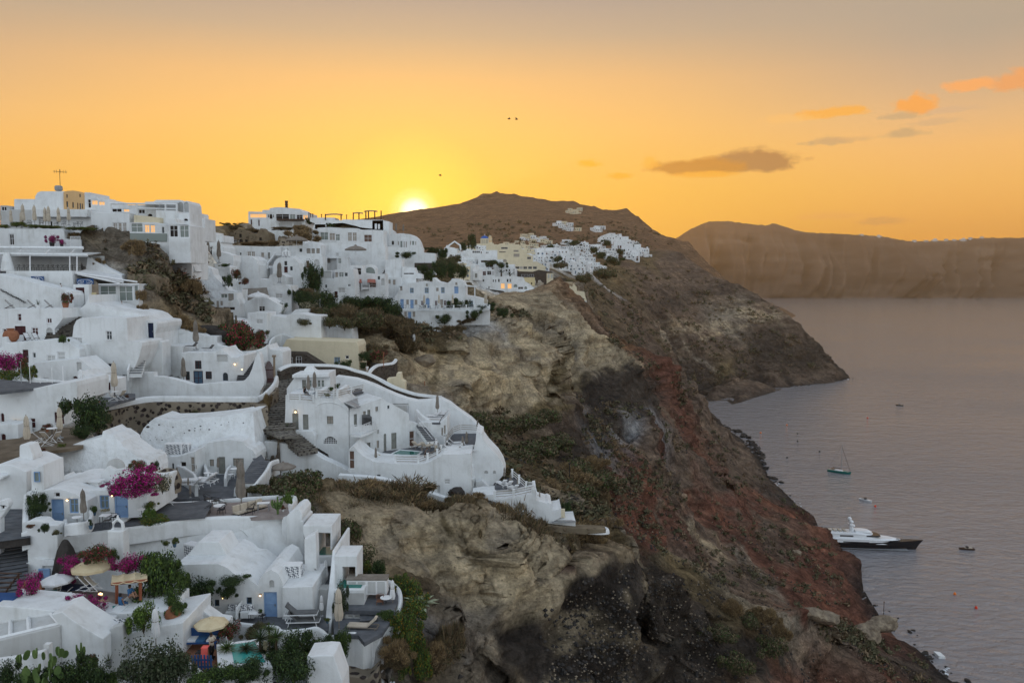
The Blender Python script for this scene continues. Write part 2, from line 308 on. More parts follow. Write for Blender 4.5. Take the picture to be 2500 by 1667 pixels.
TP +='''
1660 940 640 b; 1680 960 720 b; 1640 900 600 b; 1600 860 560 b; 1560 830 500 b; 1500 800 470 b; 1460 760 460 s; 1420 710 480 s; 1440 700 540 s; 1400 670 600 s; 1700 1000 540 b; 1760 1050 500 b; 1800 1080 470 b; 1840 1120 450 b; 1850 1160 440 b; 1720 1060 430 b; 1760 1110 400 b; 1820 1160 410 b; 1480 850 400 b; 1540 860 400 b; 1600 860 440 b; 1630 870 470 b; 1660 1000 480 b; 1480 900 300 b; 1540 890 330 b
1700 900 740 s; 1750 940 770 b; 1800 920 790 b; 1850 930 800 b; 1900 920 830 b; 1950 925 850 b; 2000 920 862 b; 2040 912 874 b; 1980 890 880 d; 1995 868 890 d; 1980 828 905 d; 1962 812 910 b; 1950 785 920 b; 1900 750 935 b; 1850 716 950 b; 1800 692 965 b; 1775 682 975 b; 1735 672 985 b; 1710 655 990 b; 1690 640 1000 b; 1660 618 1010 b; 1630 622 1000 b; 1600 640 960 b; 1550 660 900 b; 1500 680 820 s; 1460 690 720 s
1650 700 920 b; 1650 760 850 b; 1600 720 850 b; 1700 720 920 b; 1750 720 930 b; 1800 760 915 g; 1850 780 905 b; 1750 780 880 g; 1700 780 870 b; 1720 850 820 b; 1800 850 850 b; 1880 830 880 d; 1900 880 855 d; 1850 860 860 d; 1650 850 740 b; 1600 800 700 b; 1550 760 680 b; 1660 900 700 s; 1780 900 810 s; 1500 740 620 b; 1560 700 780 b
2083 921 900 d
945 542 1800 h; 985 521 1850 h; 1030 510 1900 h; 1075 510 1950 h; 1100 500 2000 h; 1150 487 2050 h; 1180 472 2080 h; 1213 467 2100 h; 1260 473 2080 h; 1300 481 2050 h; 1345 490 2000 h; 1375 491 1980 h; 1400 490 1950 h; 1450 502 1900 h; 1482 511 1850 h; 1530 508 1700 h; 1558 528 1620 h; 1575 548 1570 h; 1600 563 1520 h; 1650 582 1430 h; 1680 591 1380 h; 1702 611 1340 h; 1722 640 1310 h; 1750 664 1290 h; 1790 697 1270 h;  
800 565 1500 h; 500 580 1400 h; 0 590 1400 h; -400 595 1400 h; 1000 560 1400 h; 1060 590 1100 h; 1100 560 1500 h; 1200 540 1500 h; 1150 600 1000 h; 1250 570 1200 h; 1330 530 1600 h; 1400 530 1500 h; 1480 540 1400 h; 1540 560 1350 h; 1600 600 1200 h; 1650 610 1150 h; 1560 600 1080 h; 1300 600 850 h; 1380 590 900 h; 1450 590 980 h; 1500 600 1000 h; 1570 615 1020 s; 1580 640 960 s; 1520 655 880 s
1070 620 420 w; 1110 625 440 w; 1150 610 540 w; 1185 603 590 w; 1240 610 560 w; 1320 620 600 w; 1380 620 640 w; 1420 640 680 w; 1470 650 760 s; 1420 662 640 s; 1360 660 500 s; 1300 680 440 w; 1250 660 430 w; 1180 660 400 w; 1130 660 360 w; 1200 700 370 w; 1250 720 368 w; 1300 735 366 t; 1390 700 400 g; 1230 735 345 t; 1170 730 325 t
'''
CTRL=[]  # includes unseen ridge points left of the hill, shaped to block the sun
for q in TP.replace('\n',';').split(';'):
 q=q.split()
 if len(q)==4:CTRL.append((float(q[0]),float(q[1]),float(q[2]),q[3]))
PTS=[(at(a,b,d)-Ve((0,0,(3.0 if t=='w' else 1.3 if t=='p' else 0)*(1 if d < 260 and a < 1200 else .3))),t) for a,b,d,t in CTRL]
SHW=[]
for a,b in SHORE:
 D=CZ*F/(b-HY)
 for _ in range(3):
  p=at(a,b,D);D *=CZ/(CZ-p.z)
 p=at(a,b,D);SHW.append(p)
for i,p in enumerate(SHW):
 PTS.append((Ve((p.x,p.y,-.3)),'k'))
 q0,q1=SHW[max(i-1,0)],SHW[min(i+1,len(SHW)-1)]
 n=Ve(((q1-q0).y,-(q1-q0).x,0)).normalized()
 PTS.append((Ve((p.x,p.y,0))+n*12+Ve((0,0,-5)),'k'))
for x,y,z,t in ((-250,300,118,'h'),(-100,320,118,'h'),(20,330,115,'h'),(-400,180,118,'h'),(-300,60,108,'h'),(-140,45,96,'w'),(-300,20,80,'h'),
 (-500,600,110,'h'),(-200,600,112,'h'),(-60,560,112,'h'),(-800,1000,60,'h'),(-2500,2800,-20,'h'),(0,3200,-20,'h'),(1500,3200,-20,'h'),(900,2400,-20,'h'),
 (700,1500,-20,'h'),(400,935,-6,'d'),(392,985,-8,'d'),(405,1060,-8,'d'),(435,1150,-8,'d'),(475,1240,-8,'d'),(475,1300,-8,'h'),(480,1350,-8,'h'),(485,1450,-8,'h'),(520,1600,-8,'h'),(560,1800,-8,'h'),(760,2100,-20,'h'),(-1500,1500,20,'h'),(-2500,1000,-20,'h'),(-1200,300,60,'h'),(-60,20,80,'s'),(-10,25,72,'s'),(30,30,50,'d'),(80,40,20,'d'),(140,60,-3,'k'),(170,150,-8,'k'),(200,20,-12,'k'),(-1500,-60,40,'h'),(0,-60,30,'s'),(-300,-60,60,'s'),(200,-60,-12,'k')):
 PTS.append((Ve((x,y,z)),t))
RAWP=[p.copy() for p,t in PTS]
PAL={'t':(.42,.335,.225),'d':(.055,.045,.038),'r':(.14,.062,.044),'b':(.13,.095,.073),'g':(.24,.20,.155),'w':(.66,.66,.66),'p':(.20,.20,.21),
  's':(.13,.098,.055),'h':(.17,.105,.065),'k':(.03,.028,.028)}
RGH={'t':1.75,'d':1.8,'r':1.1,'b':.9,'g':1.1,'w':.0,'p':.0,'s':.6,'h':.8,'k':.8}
def build_terrain():
 co2=[]
 for p,t in PTS:
  yy=max(p.y,-80)+100.0
  co2.append(Ve((p.x/yy*2.0,math.log(yy)*2.0)))
 r=delaunay_2d_cdt(co2,[],[],0,1e-5)
 vs,tris,orig=r[0],r[2],r[3]
 P=[None]*len(vs);T=[None]*len(vs)
 for i,o in enumerate(orig):
  k=o[0];P[i]=PTS[k][0];T[i]=PTS[k][1]
 V=np.array([tuple(p) for p in P],float);C=np.array([PAL[t] for t in T]);rg=np.array([RGH[t] for t in T])
 T3=np.array([tuple(t) for t in tris]);NP=len(V)
 def scr(V):
  f=V[:,1]*CP-(V[:,2]-CZ)*SP;u=V[:,1]*SP+(V[:,2]-CZ)*CP;ok=f > 12;f=np.maximum(f,12)
  return 1250+F*V[:,0]/f,833.5-F*u/f,ok
 for it in range(60):
  X,Y,ok=scr(V)
  E=np.sort(T3[:,[[0,1],[1,2],[2,0]]].reshape(-1,2),axis=1)
  key=E[:,0]*np.int64(len(V))+E[:,1];uk,inv=np.unique(key,return_inverse=True)
  a=uk//len(V);b=uk % len(V)
  wl=np.linalg.norm(V[a]-V[b],axis=1)/np.maximum(60,.5*(V[a,1]+V[b,1]))*F*.10
  off=~(ok[a] & ok[b]) | (np.maximum(X[a],X[b]) < -30) | (np.minimum(X[a],X[b]) > 2530) | (np.minimum(Y[a],Y[b]) > 1690)
  sl=np.hypot(X[a]-X[b],Y[a]-Y[b])
  far=np.where(rg[a]+rg[b] < .3,2.2,np.where(np.maximum(V[a,1],V[b,1]) > 1000,1.6,1.0))
  ln=np.where(off,wl/2.5,np.maximum(sl,wl)/far)
  L3=ln[inv].reshape(-1,3);best=L3.argmax(axis=1)
  mark=np.zeros(len(uk),bool);sel=L3.max(axis=1) > 8
  I3=inv.reshape(-1,3);mark[I3[np.arange(len(T3)),best][sel]]=True
  for k in range(3):mark[I3[:,k][sel & (L3[:,k] > .8*L3.max(axis=1))]]=True
  if not mark.any() or len(T3) > 1400000:break
  mi=np.full(len(uk),-1);mi[mark]=len(V)+np.arange(mark.sum())
  V=np.vstack([V,(V[a[mark]]+V[b[mark]])/2]);C=np.vstack([C,(C[a[mark]]+C[b[mark]])/2]);rg=np.concatenate([rg,(rg[a[mark]]+rg[b[mark]])/2])
  m3=mi[I3];cnt=(m3 >=0).sum(axis=1);out=[T3[cnt==0]]
  for r in range(3):
   A_,B_,C_=T3[:,r],T3[:,(r+1) % 3],T3[:,(r+2) % 3];x,y,z=m3[:,r],m3[:,(r+1) % 3],m3[:,(r+2) % 3]
   q=(cnt==1) & (x >=0)
   out +=[np.stack([A_[q],x[q],C_[q]],1),np.stack([x[q],B_[q],C_[q]],1)]
   q=(cnt==2) & (z < 0)
   out +=[np.stack([B_[q],y[q],x[q]],1),np.stack([y[q],C_[q],A_[q]],1),np.stack([y[q],A_[q],x[q]],1)]
  q=cnt==3;A_,B_,C_=T3[q,0],T3[q,1],T3[q,2];x,y,z=m3[q,0],m3[q,1],m3[q,2]
  out +=[np.stack(w_,1) for w_ in ((A_,x,z),(x,B_,y),(z,y,C_),(x,y,z))]
  T3=np.vstack(out)
  if it in (4,6):
   acc=np.zeros_like(V);cn=np.zeros(len(V))
   E=np.unique(np.sort(T3[:,[[0,1],[1,2],[2,0]]].reshape(-1,2),axis=1),axis=0)
   for s0,d0 in ((0,1),(1,0)):np.add.at(acc,E[:,s0],V[E[:,d0]]);np.add.at(cn,E[:,s0],1)
   sm=acc/np.maximum(cn,1)[:,None];k=np.full(len(V),.5);k[:NP]=.06;V=V*(1-k[:,None])+sm*k[:,None]
 print('terrain',it,len(V),len(T3))
 n=np.zeros_like(V);e1=V[T3[:,1]]-V[T3[:,0]];e2=V[T3[:,2]]-V[T3[:,0]];fn=np.cross(e1,e2)
 flip=fn[:,2] < 0;T3[flip]=T3[flip][:,[0,2,1]];fn[flip] *=-1
 for k in range(3):np.add.at(n,T3[:,k],fn)
 n /=np.linalg.norm(n,axis=1)[:,None]+1e-9
 ns=noise.noise;D=np.maximum(V[:,1],40);steep=np.minimum(1,(1-n[:,2])*2);K=(.05+.10*steep)*rg;A_=np.zeros(len(V));lam=48.0
 while lam > .6:
  idx=np.nonzero((rg > .02) & (D*.0045 < lam) & (V[:,1] > 10))[0];iv=1/lam
  if len(idx):
   v=np.array([ns((x,y,z)) for x,y,z in (V[idx]*np.array([iv,iv,iv*1.4])+lam).tolist()])
   if lam < 30:v=(.5-np.abs(v)*2.4) if lam > 5 else v*1.5
   A_[idx] +=v*lam*K[idx]
  lam *=.5
 zb=np.array([ns((x,y,z)) for x,y,z in (V*np.array([.012,.012,.42])).tolist()]);A_ +=np.where((rg > .8) & (D < 1200),np.sign(zb)*np.abs(zb)**.5*steep*np.minimum(1.1,.4+D*.0022),0)
 A_=np.clip(A_,-6-D*.01,5+D*.01)*np.where(D < 110,.75,np.where(D < 300,.8,.9))*np.where(V[:,2] < 1,.1,1)
 out=V+n*A_[:,None]
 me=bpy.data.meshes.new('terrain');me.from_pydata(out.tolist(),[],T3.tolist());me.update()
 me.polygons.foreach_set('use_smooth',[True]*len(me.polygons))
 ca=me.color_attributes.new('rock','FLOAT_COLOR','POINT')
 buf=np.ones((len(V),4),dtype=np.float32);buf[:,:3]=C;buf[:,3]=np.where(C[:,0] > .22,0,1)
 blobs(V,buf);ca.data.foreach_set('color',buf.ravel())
 me.materials.append(M['terrain'])
 o=bpy.data.objects.new('caldera_hillside',me);col.objects.link(o)
 tag(o,kind='structure');return o,out,T3
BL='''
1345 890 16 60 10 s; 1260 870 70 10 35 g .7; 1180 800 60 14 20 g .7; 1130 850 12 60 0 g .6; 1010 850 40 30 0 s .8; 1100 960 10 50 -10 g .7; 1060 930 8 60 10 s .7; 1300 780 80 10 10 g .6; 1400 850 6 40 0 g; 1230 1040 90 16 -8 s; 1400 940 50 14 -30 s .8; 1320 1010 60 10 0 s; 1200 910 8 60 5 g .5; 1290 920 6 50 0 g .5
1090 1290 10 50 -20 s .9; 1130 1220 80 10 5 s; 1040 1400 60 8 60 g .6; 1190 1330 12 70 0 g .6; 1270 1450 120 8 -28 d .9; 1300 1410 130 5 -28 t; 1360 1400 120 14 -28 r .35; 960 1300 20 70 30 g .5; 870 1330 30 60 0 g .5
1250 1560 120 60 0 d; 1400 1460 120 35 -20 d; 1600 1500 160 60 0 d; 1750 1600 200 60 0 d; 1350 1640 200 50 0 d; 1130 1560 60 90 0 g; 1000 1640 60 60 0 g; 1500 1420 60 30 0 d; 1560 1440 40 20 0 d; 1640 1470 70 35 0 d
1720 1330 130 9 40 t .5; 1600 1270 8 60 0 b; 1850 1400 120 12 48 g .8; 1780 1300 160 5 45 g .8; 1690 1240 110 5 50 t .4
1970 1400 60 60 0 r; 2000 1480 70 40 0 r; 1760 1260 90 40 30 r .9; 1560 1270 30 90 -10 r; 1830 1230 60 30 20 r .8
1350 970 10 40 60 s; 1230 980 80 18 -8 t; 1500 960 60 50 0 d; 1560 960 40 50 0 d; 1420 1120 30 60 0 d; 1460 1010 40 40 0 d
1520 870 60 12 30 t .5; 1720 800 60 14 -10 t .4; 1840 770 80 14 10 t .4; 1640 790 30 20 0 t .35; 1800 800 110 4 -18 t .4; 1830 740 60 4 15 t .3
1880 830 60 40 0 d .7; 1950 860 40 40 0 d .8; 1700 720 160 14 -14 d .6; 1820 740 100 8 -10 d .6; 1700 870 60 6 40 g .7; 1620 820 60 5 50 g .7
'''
def blobs(V,buf):  # rock patches; a dark one under the tuff lip paints overhang shade
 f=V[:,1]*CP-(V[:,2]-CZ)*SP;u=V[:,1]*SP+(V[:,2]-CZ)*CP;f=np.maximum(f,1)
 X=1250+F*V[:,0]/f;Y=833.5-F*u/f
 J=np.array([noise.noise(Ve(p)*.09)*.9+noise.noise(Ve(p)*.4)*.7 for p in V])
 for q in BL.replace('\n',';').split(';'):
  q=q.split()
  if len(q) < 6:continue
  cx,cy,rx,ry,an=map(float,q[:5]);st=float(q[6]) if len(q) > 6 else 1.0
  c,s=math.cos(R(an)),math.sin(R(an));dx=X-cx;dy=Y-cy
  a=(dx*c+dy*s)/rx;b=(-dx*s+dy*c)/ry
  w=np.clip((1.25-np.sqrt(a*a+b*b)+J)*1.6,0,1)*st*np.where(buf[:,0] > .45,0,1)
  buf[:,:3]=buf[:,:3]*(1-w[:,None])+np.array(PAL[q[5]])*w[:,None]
m,nt3,b=nodes('terrain',.95,.1)
g=nnew(nt3,'ShaderNodeNewGeometry');at_=nnew(nt3,'ShaderNodeVertexColor');at_.layer_name='rock'
na=nnew(nt3,'ShaderNodeTexNoise',Scale=.35,Detail=9,Roughness=.68);nb=nnew(nt3,'ShaderNodeTexNoise',Scale=.045,Detail=7,Roughness=.65)
vo=nnew(nt3,'ShaderNodeTexVoronoi',Scale=1.1);nc=nnew(nt3,'ShaderNodeTexNoise',Scale=2.2,Detail=6,Roughness=.7)
mpz=nnew(nt3,'ShaderNodeMapping');mpz.inputs['Scale'].default_value=(.25,.25,2.0);nz=nnew(nt3,'ShaderNodeTexNoise',Scale=.16,Detail=6,Roughness=.65,Distortion=.6)
for n in (na,nb,vo,nc,mpz):nt3.links.new(g.outputs['Position'],n.inputs['Vector'])
nt3.links.new(mpz.outputs[0],nz.inputs['Vector'])
def rmp(nt,src,stops):
 r=nnew(nt,'ShaderNodeValToRGB');els=r.color_ramp.elements
 while len(els) < len(stops):els.new(.5)
 for e,(p,c) in zip(els,stops):e.position=p;e.color=(c,c,c,1) if not hasattr(c,'__len__') else (*c,1)
 nt.links.new(src,r.inputs[0]);return r.outputs[0]
def mul(nt,a,c,fac=1.0,mode='MULTIPLY'):
 n=nnew(nt,'ShaderNodeMix');n.data_type='RGBA';n.blend_type=mode;
 if isinstance(fac,float):n.inputs[0].default_value=fac
 else:nt.links.new(fac,n.inputs[0])
 nt.links.new(a,n.inputs[6])
 if isinstance(c,tuple):n.inputs[7].default_value=(*c,1)
 else:nt.links.new(c,n.inputs[7])
 return n.outputs[2]
sp_=nnew(nt3,'ShaderNodeSeparateXYZ');nt3.links.new(g.outputs['Position'],sp_.inputs[0]);cb_=nnew(nt3,'ShaderNodeCombineXYZ')
def m3(op,a,b_):
 n=nt3.nodes.new('ShaderNodeMath');n.operation=op
 for i,q in enumerate((a,b_)):
  if isinstance(q,(int,float)):n.inputs[i].default_value=q
  else:nt3.links.new(q,n.inputs[i])
 return n.outputs[0]
nt3.links.new(m3('MULTIPLY',sp_.outputs['Y'],.30),cb_.inputs[0]);nt3.links.new(m3('MULTIPLY',m3('ADD',sp_.outputs['X'],sp_.outputs['Z']),.18),cb_.inputs[1]);nt3.links.new(m3('MULTIPLY',m3('SUBTRACT',sp_.outputs['X'],sp_.outputs['Z']),.022),cb_.inputs[2])
ns_=nnew(nt3,'ShaderNodeTexNoise',Scale=1.0,Detail=7,Roughness=.68,Distortion=.5);nt3.links.new(cb_.outputs[0],ns_.inputs['Vector'])
cc=mul(nt3,at_.outputs['Color'],rmp(nt3,ns_.outputs['Fac'],[(.34,(.62,.60,.60)),(.5,1.0),(.60,(1.3,1.28,1.25)),(.70,(1.7,1.7,1.7))]),at_.outputs['Alpha'])
cc=mul(nt3,cc,rmp(nt3,na.outputs['Fac'],[(.32,.42),(.50,1.0),(.68,1.45)]))
cc=mul(nt3,cc,rmp(nt3,nb.outputs['Fac'],[(.34,.62),(.5,1.0),(.66,(1.35,1.28,1.15))]))
cc=mul(nt3,cc,rmp(nt3,nz.outputs['Fac'],[(.36,(.66,.62,.58)),(.46,1.0),(.60,(1.22,1.2,1.14))]),.85)
cr_=nnew(nt3,'ShaderNodeTexVoronoi',Scale=.22);cr_.feature='DISTANCE_TO_EDGE';wv_=mul(nt3,g.outputs['Position'],nb.outputs['Color'],.9,'ADD');mq_=nnew(nt3,'ShaderNodeMapping');mq_.inputs['Scale'].default_value=(1,1,.5);nt3.links.new(wv_,mq_.inputs[0]);nt3.links.new(mq_.outputs[0],cr_.inputs['Vector'])
cc=mul(nt3,cc,rmp(nt3,cr_.outputs['Distance'],[(.0,.42),(.07,1.0)]),rmp(nt3,na.outputs['Fac'],[(.42,.1),(.6,.75)]))
cc=mul(nt3,cc,rmp(nt3,vo.outputs['Distance'],[(.06,.22),(.17,1.0)]),rmp(nt3,nb.outputs['Fac'],[(.44,.0),(.54,.9)]))
cc=mul(nt3,cc,rmp(nt3,nc.outputs['Fac'],[(.3,.45),(.5,1.0),(.68,1.5)]),.8)
nt3.links.new(cc,b.inputs['Base Color'])
bA=nnew(nt3,'ShaderNodeBump',Strength=.9,Distance=1.6);nt3.links.new(na.outputs['Fac'],bA.inputs['Height'])
bB=nnew(nt3,'ShaderNodeBump',Strength=.8,Distance=.35);nt3.links.new(nc.outputs['Fac'],bB.inputs['Height'])
bC=nnew(nt3,'ShaderNodeBump',Strength=.7,Distance=2.5);nt3.links.new(nz.outputs['Fac'],bC.inputs['Height'])
nt3.links.new(bC.outputs[0],bA.inputs['Normal']);nt3.links.new(bA.outputs[0],bB.inputs['Normal']);nt3.links.new(bB.outputs[0],b.inputs['Normal'])
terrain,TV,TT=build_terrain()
from mathutils.bvhtree import BVHTree
BVH=BVHTree.FromPolygons([tuple(v) for v in TV],[tuple(t) for t in TT])
def hit(px,py,lim=5000):
 """where the sight line through a photo point meets the hillside"""
 o=Ve((0,0,CZ));d=dirpx(px,py);r=BVH.ray_cast(o,d,lim)
 return r[0],r[1]
def gz(x,y):
 r=BVH.ray_cast(Ve((x,y,900)),Ve((0,0,-1)));return r[0].z if r[0] else 0
m,nt4,b=nodes('far_rock',.95,.1)
g=nnew(nt4,'ShaderNodeNewGeometry');mpz=nnew(nt4,'ShaderNodeMapping');mpz.inputs['Scale'].default_value=(.4,.4,2.2)
nz=nnew(nt4,'ShaderNodeTexNoise',Scale=.008,Detail=8,Roughness=.6);nt4.links.new(g.outputs['Position'],mpz.inputs[0]);nt4.links.new(mpz.outputs[0],nz.inputs['Vector'])
nt4.links.new(rmp(nt4,nz.outputs['Fac'],[(.3,(.085,.058,.045)),(.5,(.125,.085,.065)),(.7,(.18,.13,.10))]),b.inputs['Base Color'])
RIM=[(1500,640),(1600,610),(1655,579),(1680,563),(1700,553),(1730,542),(1770,540),(1800,543),(1830,547),(1870,550),(1890,546),(1920,555),(1960,566),(2000,569),(2050,571),(2100,574),(2150,577),(2200,586),(2230,589),(2290,588),(2340,586),(2400,581),(2500,580),(2700,570),(3000,590),(3400,600)]
s=MB();FARD=4300;rows=[]
rim=[(px,py) for px,py in catmull(RIM,10)]
for px,py in rim:
 c=[]
 top=at(px,py,FARD+500)
 base=Ve((top.x/(FARD+500)*FARD,FARD,-3))
 w1=noise.noise(Ve((px*.02,0,0)));
 for k in range(25):
  t=k/24;e=min(1,t**.8)
  p=base.lerp(top,t);p.y=FARD+500*(t**1.6)+(noise.noise(Ve((px*.016,t*1.2,2)))+.6*noise.noise(Ve((px*.05,t*1.5,5)))+.2*noise.noise(Ve((px*.01,t*14,5))))*230*math.sin(PI*min(1,t))**.6
  p.z=base.z+(top.z-base.z)*t + (noise.noise(Ve((px*.11,3,1)))*5 if k==24 else 0)
  c.append(p)
 c.append(Ve((top.x*1.3,top.y+1500,top.z*.7)));c.append(Ve((top.x*1.6,top.y+3500,-20)))
 rows.append(c)
nr=len(rows[0])
s.add([p for c in rows for p in c],[(i*nr+k,(i+1)*nr+k,(i+1)*nr+k+1,i*nr+k+1) for i in range(len(rows)-1) for k in range(nr-1)])
tag(s.build('far_cliffs','far_rock',smooth=True,fix=False),kind='structure')
def plaster(name,c,dirt=.5,bump=.35,rough=.9):
 m,nt,b=nodes(name,rough,.15)
 g=nnew(nt,'ShaderNodeNewGeometry')
 n1=nnew(nt,'ShaderNodeTexNoise',Scale=.45,Detail=7,Roughness=.62);n2=nnew(nt,'ShaderNodeTexNoise',Scale=2.6,Detail=5)
 mp=nnew(nt,'ShaderNodeMapping');mp.inputs['Scale'].default_value=(1.6,1.6,.16);n3=nnew(nt,'ShaderNodeTexNoise',Scale=1.0,Detail=5,Roughness=.6)
 for n in (n1,n2,mp):nt.links.new(g.outputs['Position'],n.inputs['Vector'])
 nt.links.new(mp.outputs[0],n3.inputs['Vector'])
 dk=tuple(k*(1-.28*dirt) for k in c)
 base=nnew(nt,'ShaderNodeRGB');base.outputs[0].default_value=(*c,1)
 cc=mul(nt,base.outputs[0],rmp(nt,n1.outputs['Fac'],[(.32,(1-.20*dirt,1-.21*dirt,1-.23*dirt)),(.52,1.0),(.7,1.03)]))
 cc=mul(nt,cc,rmp(nt,n3.outputs['Fac'],[(.30,(1-.16*dirt,1-.17*dirt,1-.19*dirt)),(.48,1.0)]))
 nt.links.new(cc,b.inputs['Base Color'])
 bp=nnew(nt,'ShaderNodeBump',Strength=bump,Distance=.06);nt.links.new(n2.outputs['Fac'],bp.inputs['Height'])
 b1=nnew(nt,'ShaderNodeBump',Strength=bump,Distance=.25);nt.links.new(n1.outputs['Fac'],b1.inputs['Height']);nt.links.new(bp.outputs[0],b1.inputs['Normal'])
 nt.links.new(b1.outputs[0],b.inputs['Normal'])
def stonewall(name,mortar,stone,scale=1.6,lo=.28,hi=.36,mortar2=None):
 m,nt,b=nodes(name,.95,.1)
 g=nnew(nt,'ShaderNodeNewGeometry');wn=nnew(nt,'ShaderNodeTexNoise',Scale=1.2,Detail=3)
 nt.links.new(g.outputs['Position'],wn.inputs['Vector'])
 ad=nnew(nt,'ShaderNodeMix');ad.data_type='RGBA';ad.blend_type='ADD';ad.inputs[0].default_value=.5
 nt.links.new(g.outputs['Position'],ad.inputs[6]);nt.links.new(wn.outputs['Color'],ad.inputs[7])
 vo=nnew(nt,'ShaderNodeTexVoronoi',Scale=scale);nt.links.new(ad.outputs[2],vo.inputs['Vector'])
 n2=nnew(nt,'ShaderNodeTexNoise',Scale=.5,Detail=6);nt.links.new(g.outputs['Position'],n2.inputs['Vector'])
 mo=mul(nt,rmp(nt,n2.outputs['Fac'],[(.35,mortar),(.65,mortar2 or tuple(k*.7 for k in mortar))]),(1,1,1))
 f=rmp(nt,vo.outputs['Distance'],[(lo,1.0),(hi,0.0)])
 vb=nnew(nt,'ShaderNodeRGBToBW');nt.links.new(vo.outputs['Color'],vb.inputs[0]);st=mul(nt,rmp(nt,vb.outputs[0],[(.2,tuple(k*.6 for k in stone)),(.8,tuple(k*1.6 for k in stone))]),(1,1,1))
 cc=mul(nt,mo,st,f,'MIX');nt.links.new(cc,b.inputs['Base Color'])
 bp=nnew(nt,'ShaderNodeBump',Strength=.8,Distance=.12);nt.links.new(f,bp.inputs['Height']);nt.links.new(bp.outputs[0],b.inputs['Normal'])
plaster('white',(.72,.73,.73),.75);plaster('cream',(.66,.58,.42),.5);plaster('peach',(.62,.40,.20),.4)
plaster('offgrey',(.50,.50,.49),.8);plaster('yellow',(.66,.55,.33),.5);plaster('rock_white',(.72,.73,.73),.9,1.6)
stonewall('stone_wall',(.27,.225,.17),(.045,.036,.033),1.5,.36,.42);stonewall('lava_wall',(.10,.085,.07),(.055,.042,.036),2.4,.34,.46)
stonewall('ruin',(.22,.175,.12),(.13,.10,.07),1.3,.25,.45);stonewall('cobble',(.22,.20,.17),(.07,.062,.058),2.2,.36,.44)
noise_col('grey_paving',(.075,.08,.09),(.13,.135,.145),1.2,.8);noise_col('pink_paving',(.22,.18,.17),(.30,.26,.24),1.6,.8);noise_col('earth',(.10,.075,.05),(.18,.14,.10),.8,.95)
noise_col('wood_dark',(.045,.025,.018),(.08,.045,.03),2,.6);noise_col('wood_red',(.20,.06,.03),(.28,.09,.045),2,.6);noise_col('teak',(.22,.17,.12),(.30,.24,.18),2,.7)
noise_col('terracotta',(.24,.09,.045),(.33,.14,.075),3,.8);noise_col('canvas',(.44,.38,.30),(.54,.47,.38),1.5,.9);noise_col('taupe',(.17,.145,.12),(.24,.21,.18),1.5,.9)
noise_col('cloth_white',(.60,.60,.60),(.72,.72,.72),1.5,.9);noise_col('cloth_cream',(.55,.44,.27),(.66,.55,.36),1.5,.9);noise_col('cloth_grey',(.10,.10,.10),(.15,.15,.15),2,.9)
noise_col('maroon',(.045,.010,.012),(.07,.016,.018),2,.5);noise_col('navy',(.008,.016,.045),(.014,.026,.065),2,.5);noise_col('blue_grey',(.06,.11,.17),(.08,.14,.21),2,.55)
noise_col('light_blue',(.20,.32,.52),(.25,.38,.58),2,.6);noise_col('grey_green',(.20,.20,.18),(.26,.26,.235),2,.6);noise_col('shutter_brown',(.10,.06,.045),(.15,.09,.065),2,.6)
noise_col('white_paint',(.72,.72,.72),(.80,.80,.80),2,.5);noise_col('metal_grey',(.22,.23,.24),(.30,.31,.32),2,.45);noise_col('black_metal',(.015,.015,.018),(.03,.03,.033),2,.5)
noise_col('awning_red',(.30,.10,.075),(.38,.14,.10),2,.8);noise_col('sign_blue',(.02,.07,.20),(.03,.09,.24),2,.6);noise_col('towel_red',(.80,.12,.10),(.90,.17,.14),2,.9);noise_col('towel_white',(.7,.7,.7),(.8,.8,.8),2,.9)
noise_col('skin',(.30,.16,.10),(.34,.19,.125),2,.6);noise_col('skin_dark',(.085,.045,.03),(.11,.06,.04),2,.6);noise_col('hair',(.012,.009,.008),(.02,.015,.012),4,.6);noise_col('cloth_black',(.012,.012,.015),(.02,.02,.022),4,.9)
noise_col('cloth_blue',(.04,.12,.25),(.06,.16,.32),4,.9);noise_col('teal_paint',(.0,.13,.12),(.01,.17,.15),4,.35);noise_col('hull_black',(.008,.009,.012),(.012,.013,.017),4,.25);noise_col('gelcoat',(.72,.73,.75),(.78,.79,.80),1,.25)
noise_col('buoy_red',(.65,.05,.02),(.75,.07,.03),2,.5);noise_col('buoy_orange',(.75,.18,.03),(.8,.22,.04),2,.5);noise_col('dome_blue',(.02,.09,.36),(.03,.12,.42),.5,.5);noise_col('basalt',(.022,.020,.019),(.06,.052,.047),.7,.95,bump=.6,bdist=.3)
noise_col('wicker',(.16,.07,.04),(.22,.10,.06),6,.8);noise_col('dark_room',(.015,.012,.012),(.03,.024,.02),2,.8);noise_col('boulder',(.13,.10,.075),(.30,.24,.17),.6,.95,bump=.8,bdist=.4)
noise_col('foam',(.5,.55,.6),(.75,.78,.8),.8,.6)
m,nt,b=nodes('glass',.12,.6);b.inputs['Base Color'].default_value=(.035,.045,.05,1)
m,nt,b=nodes('glass_pale',.2,.5);b.inputs['Base Color'].default_value=(.20,.23,.21,1)
m,nt,b=nodes('curtain',.7,.3);b.inputs['Base Color'].default_value=(.34,.30,.26,1)
m,nt,b=nodes('clear_glass',.05,.5);b.inputs['Base Color'].default_value=(.75,.82,.80,1);b.inputs['Alpha'].default_value=.22
m,nt,b=nodes('pool_water',.04,.6);b.inputs['Base Color'].default_value=(.05,.34,.30,1)
m,nt,b=nodes('pool_dark',.04,.6);b.inputs['Base Color'].default_value=(.012,.16,.13,1)
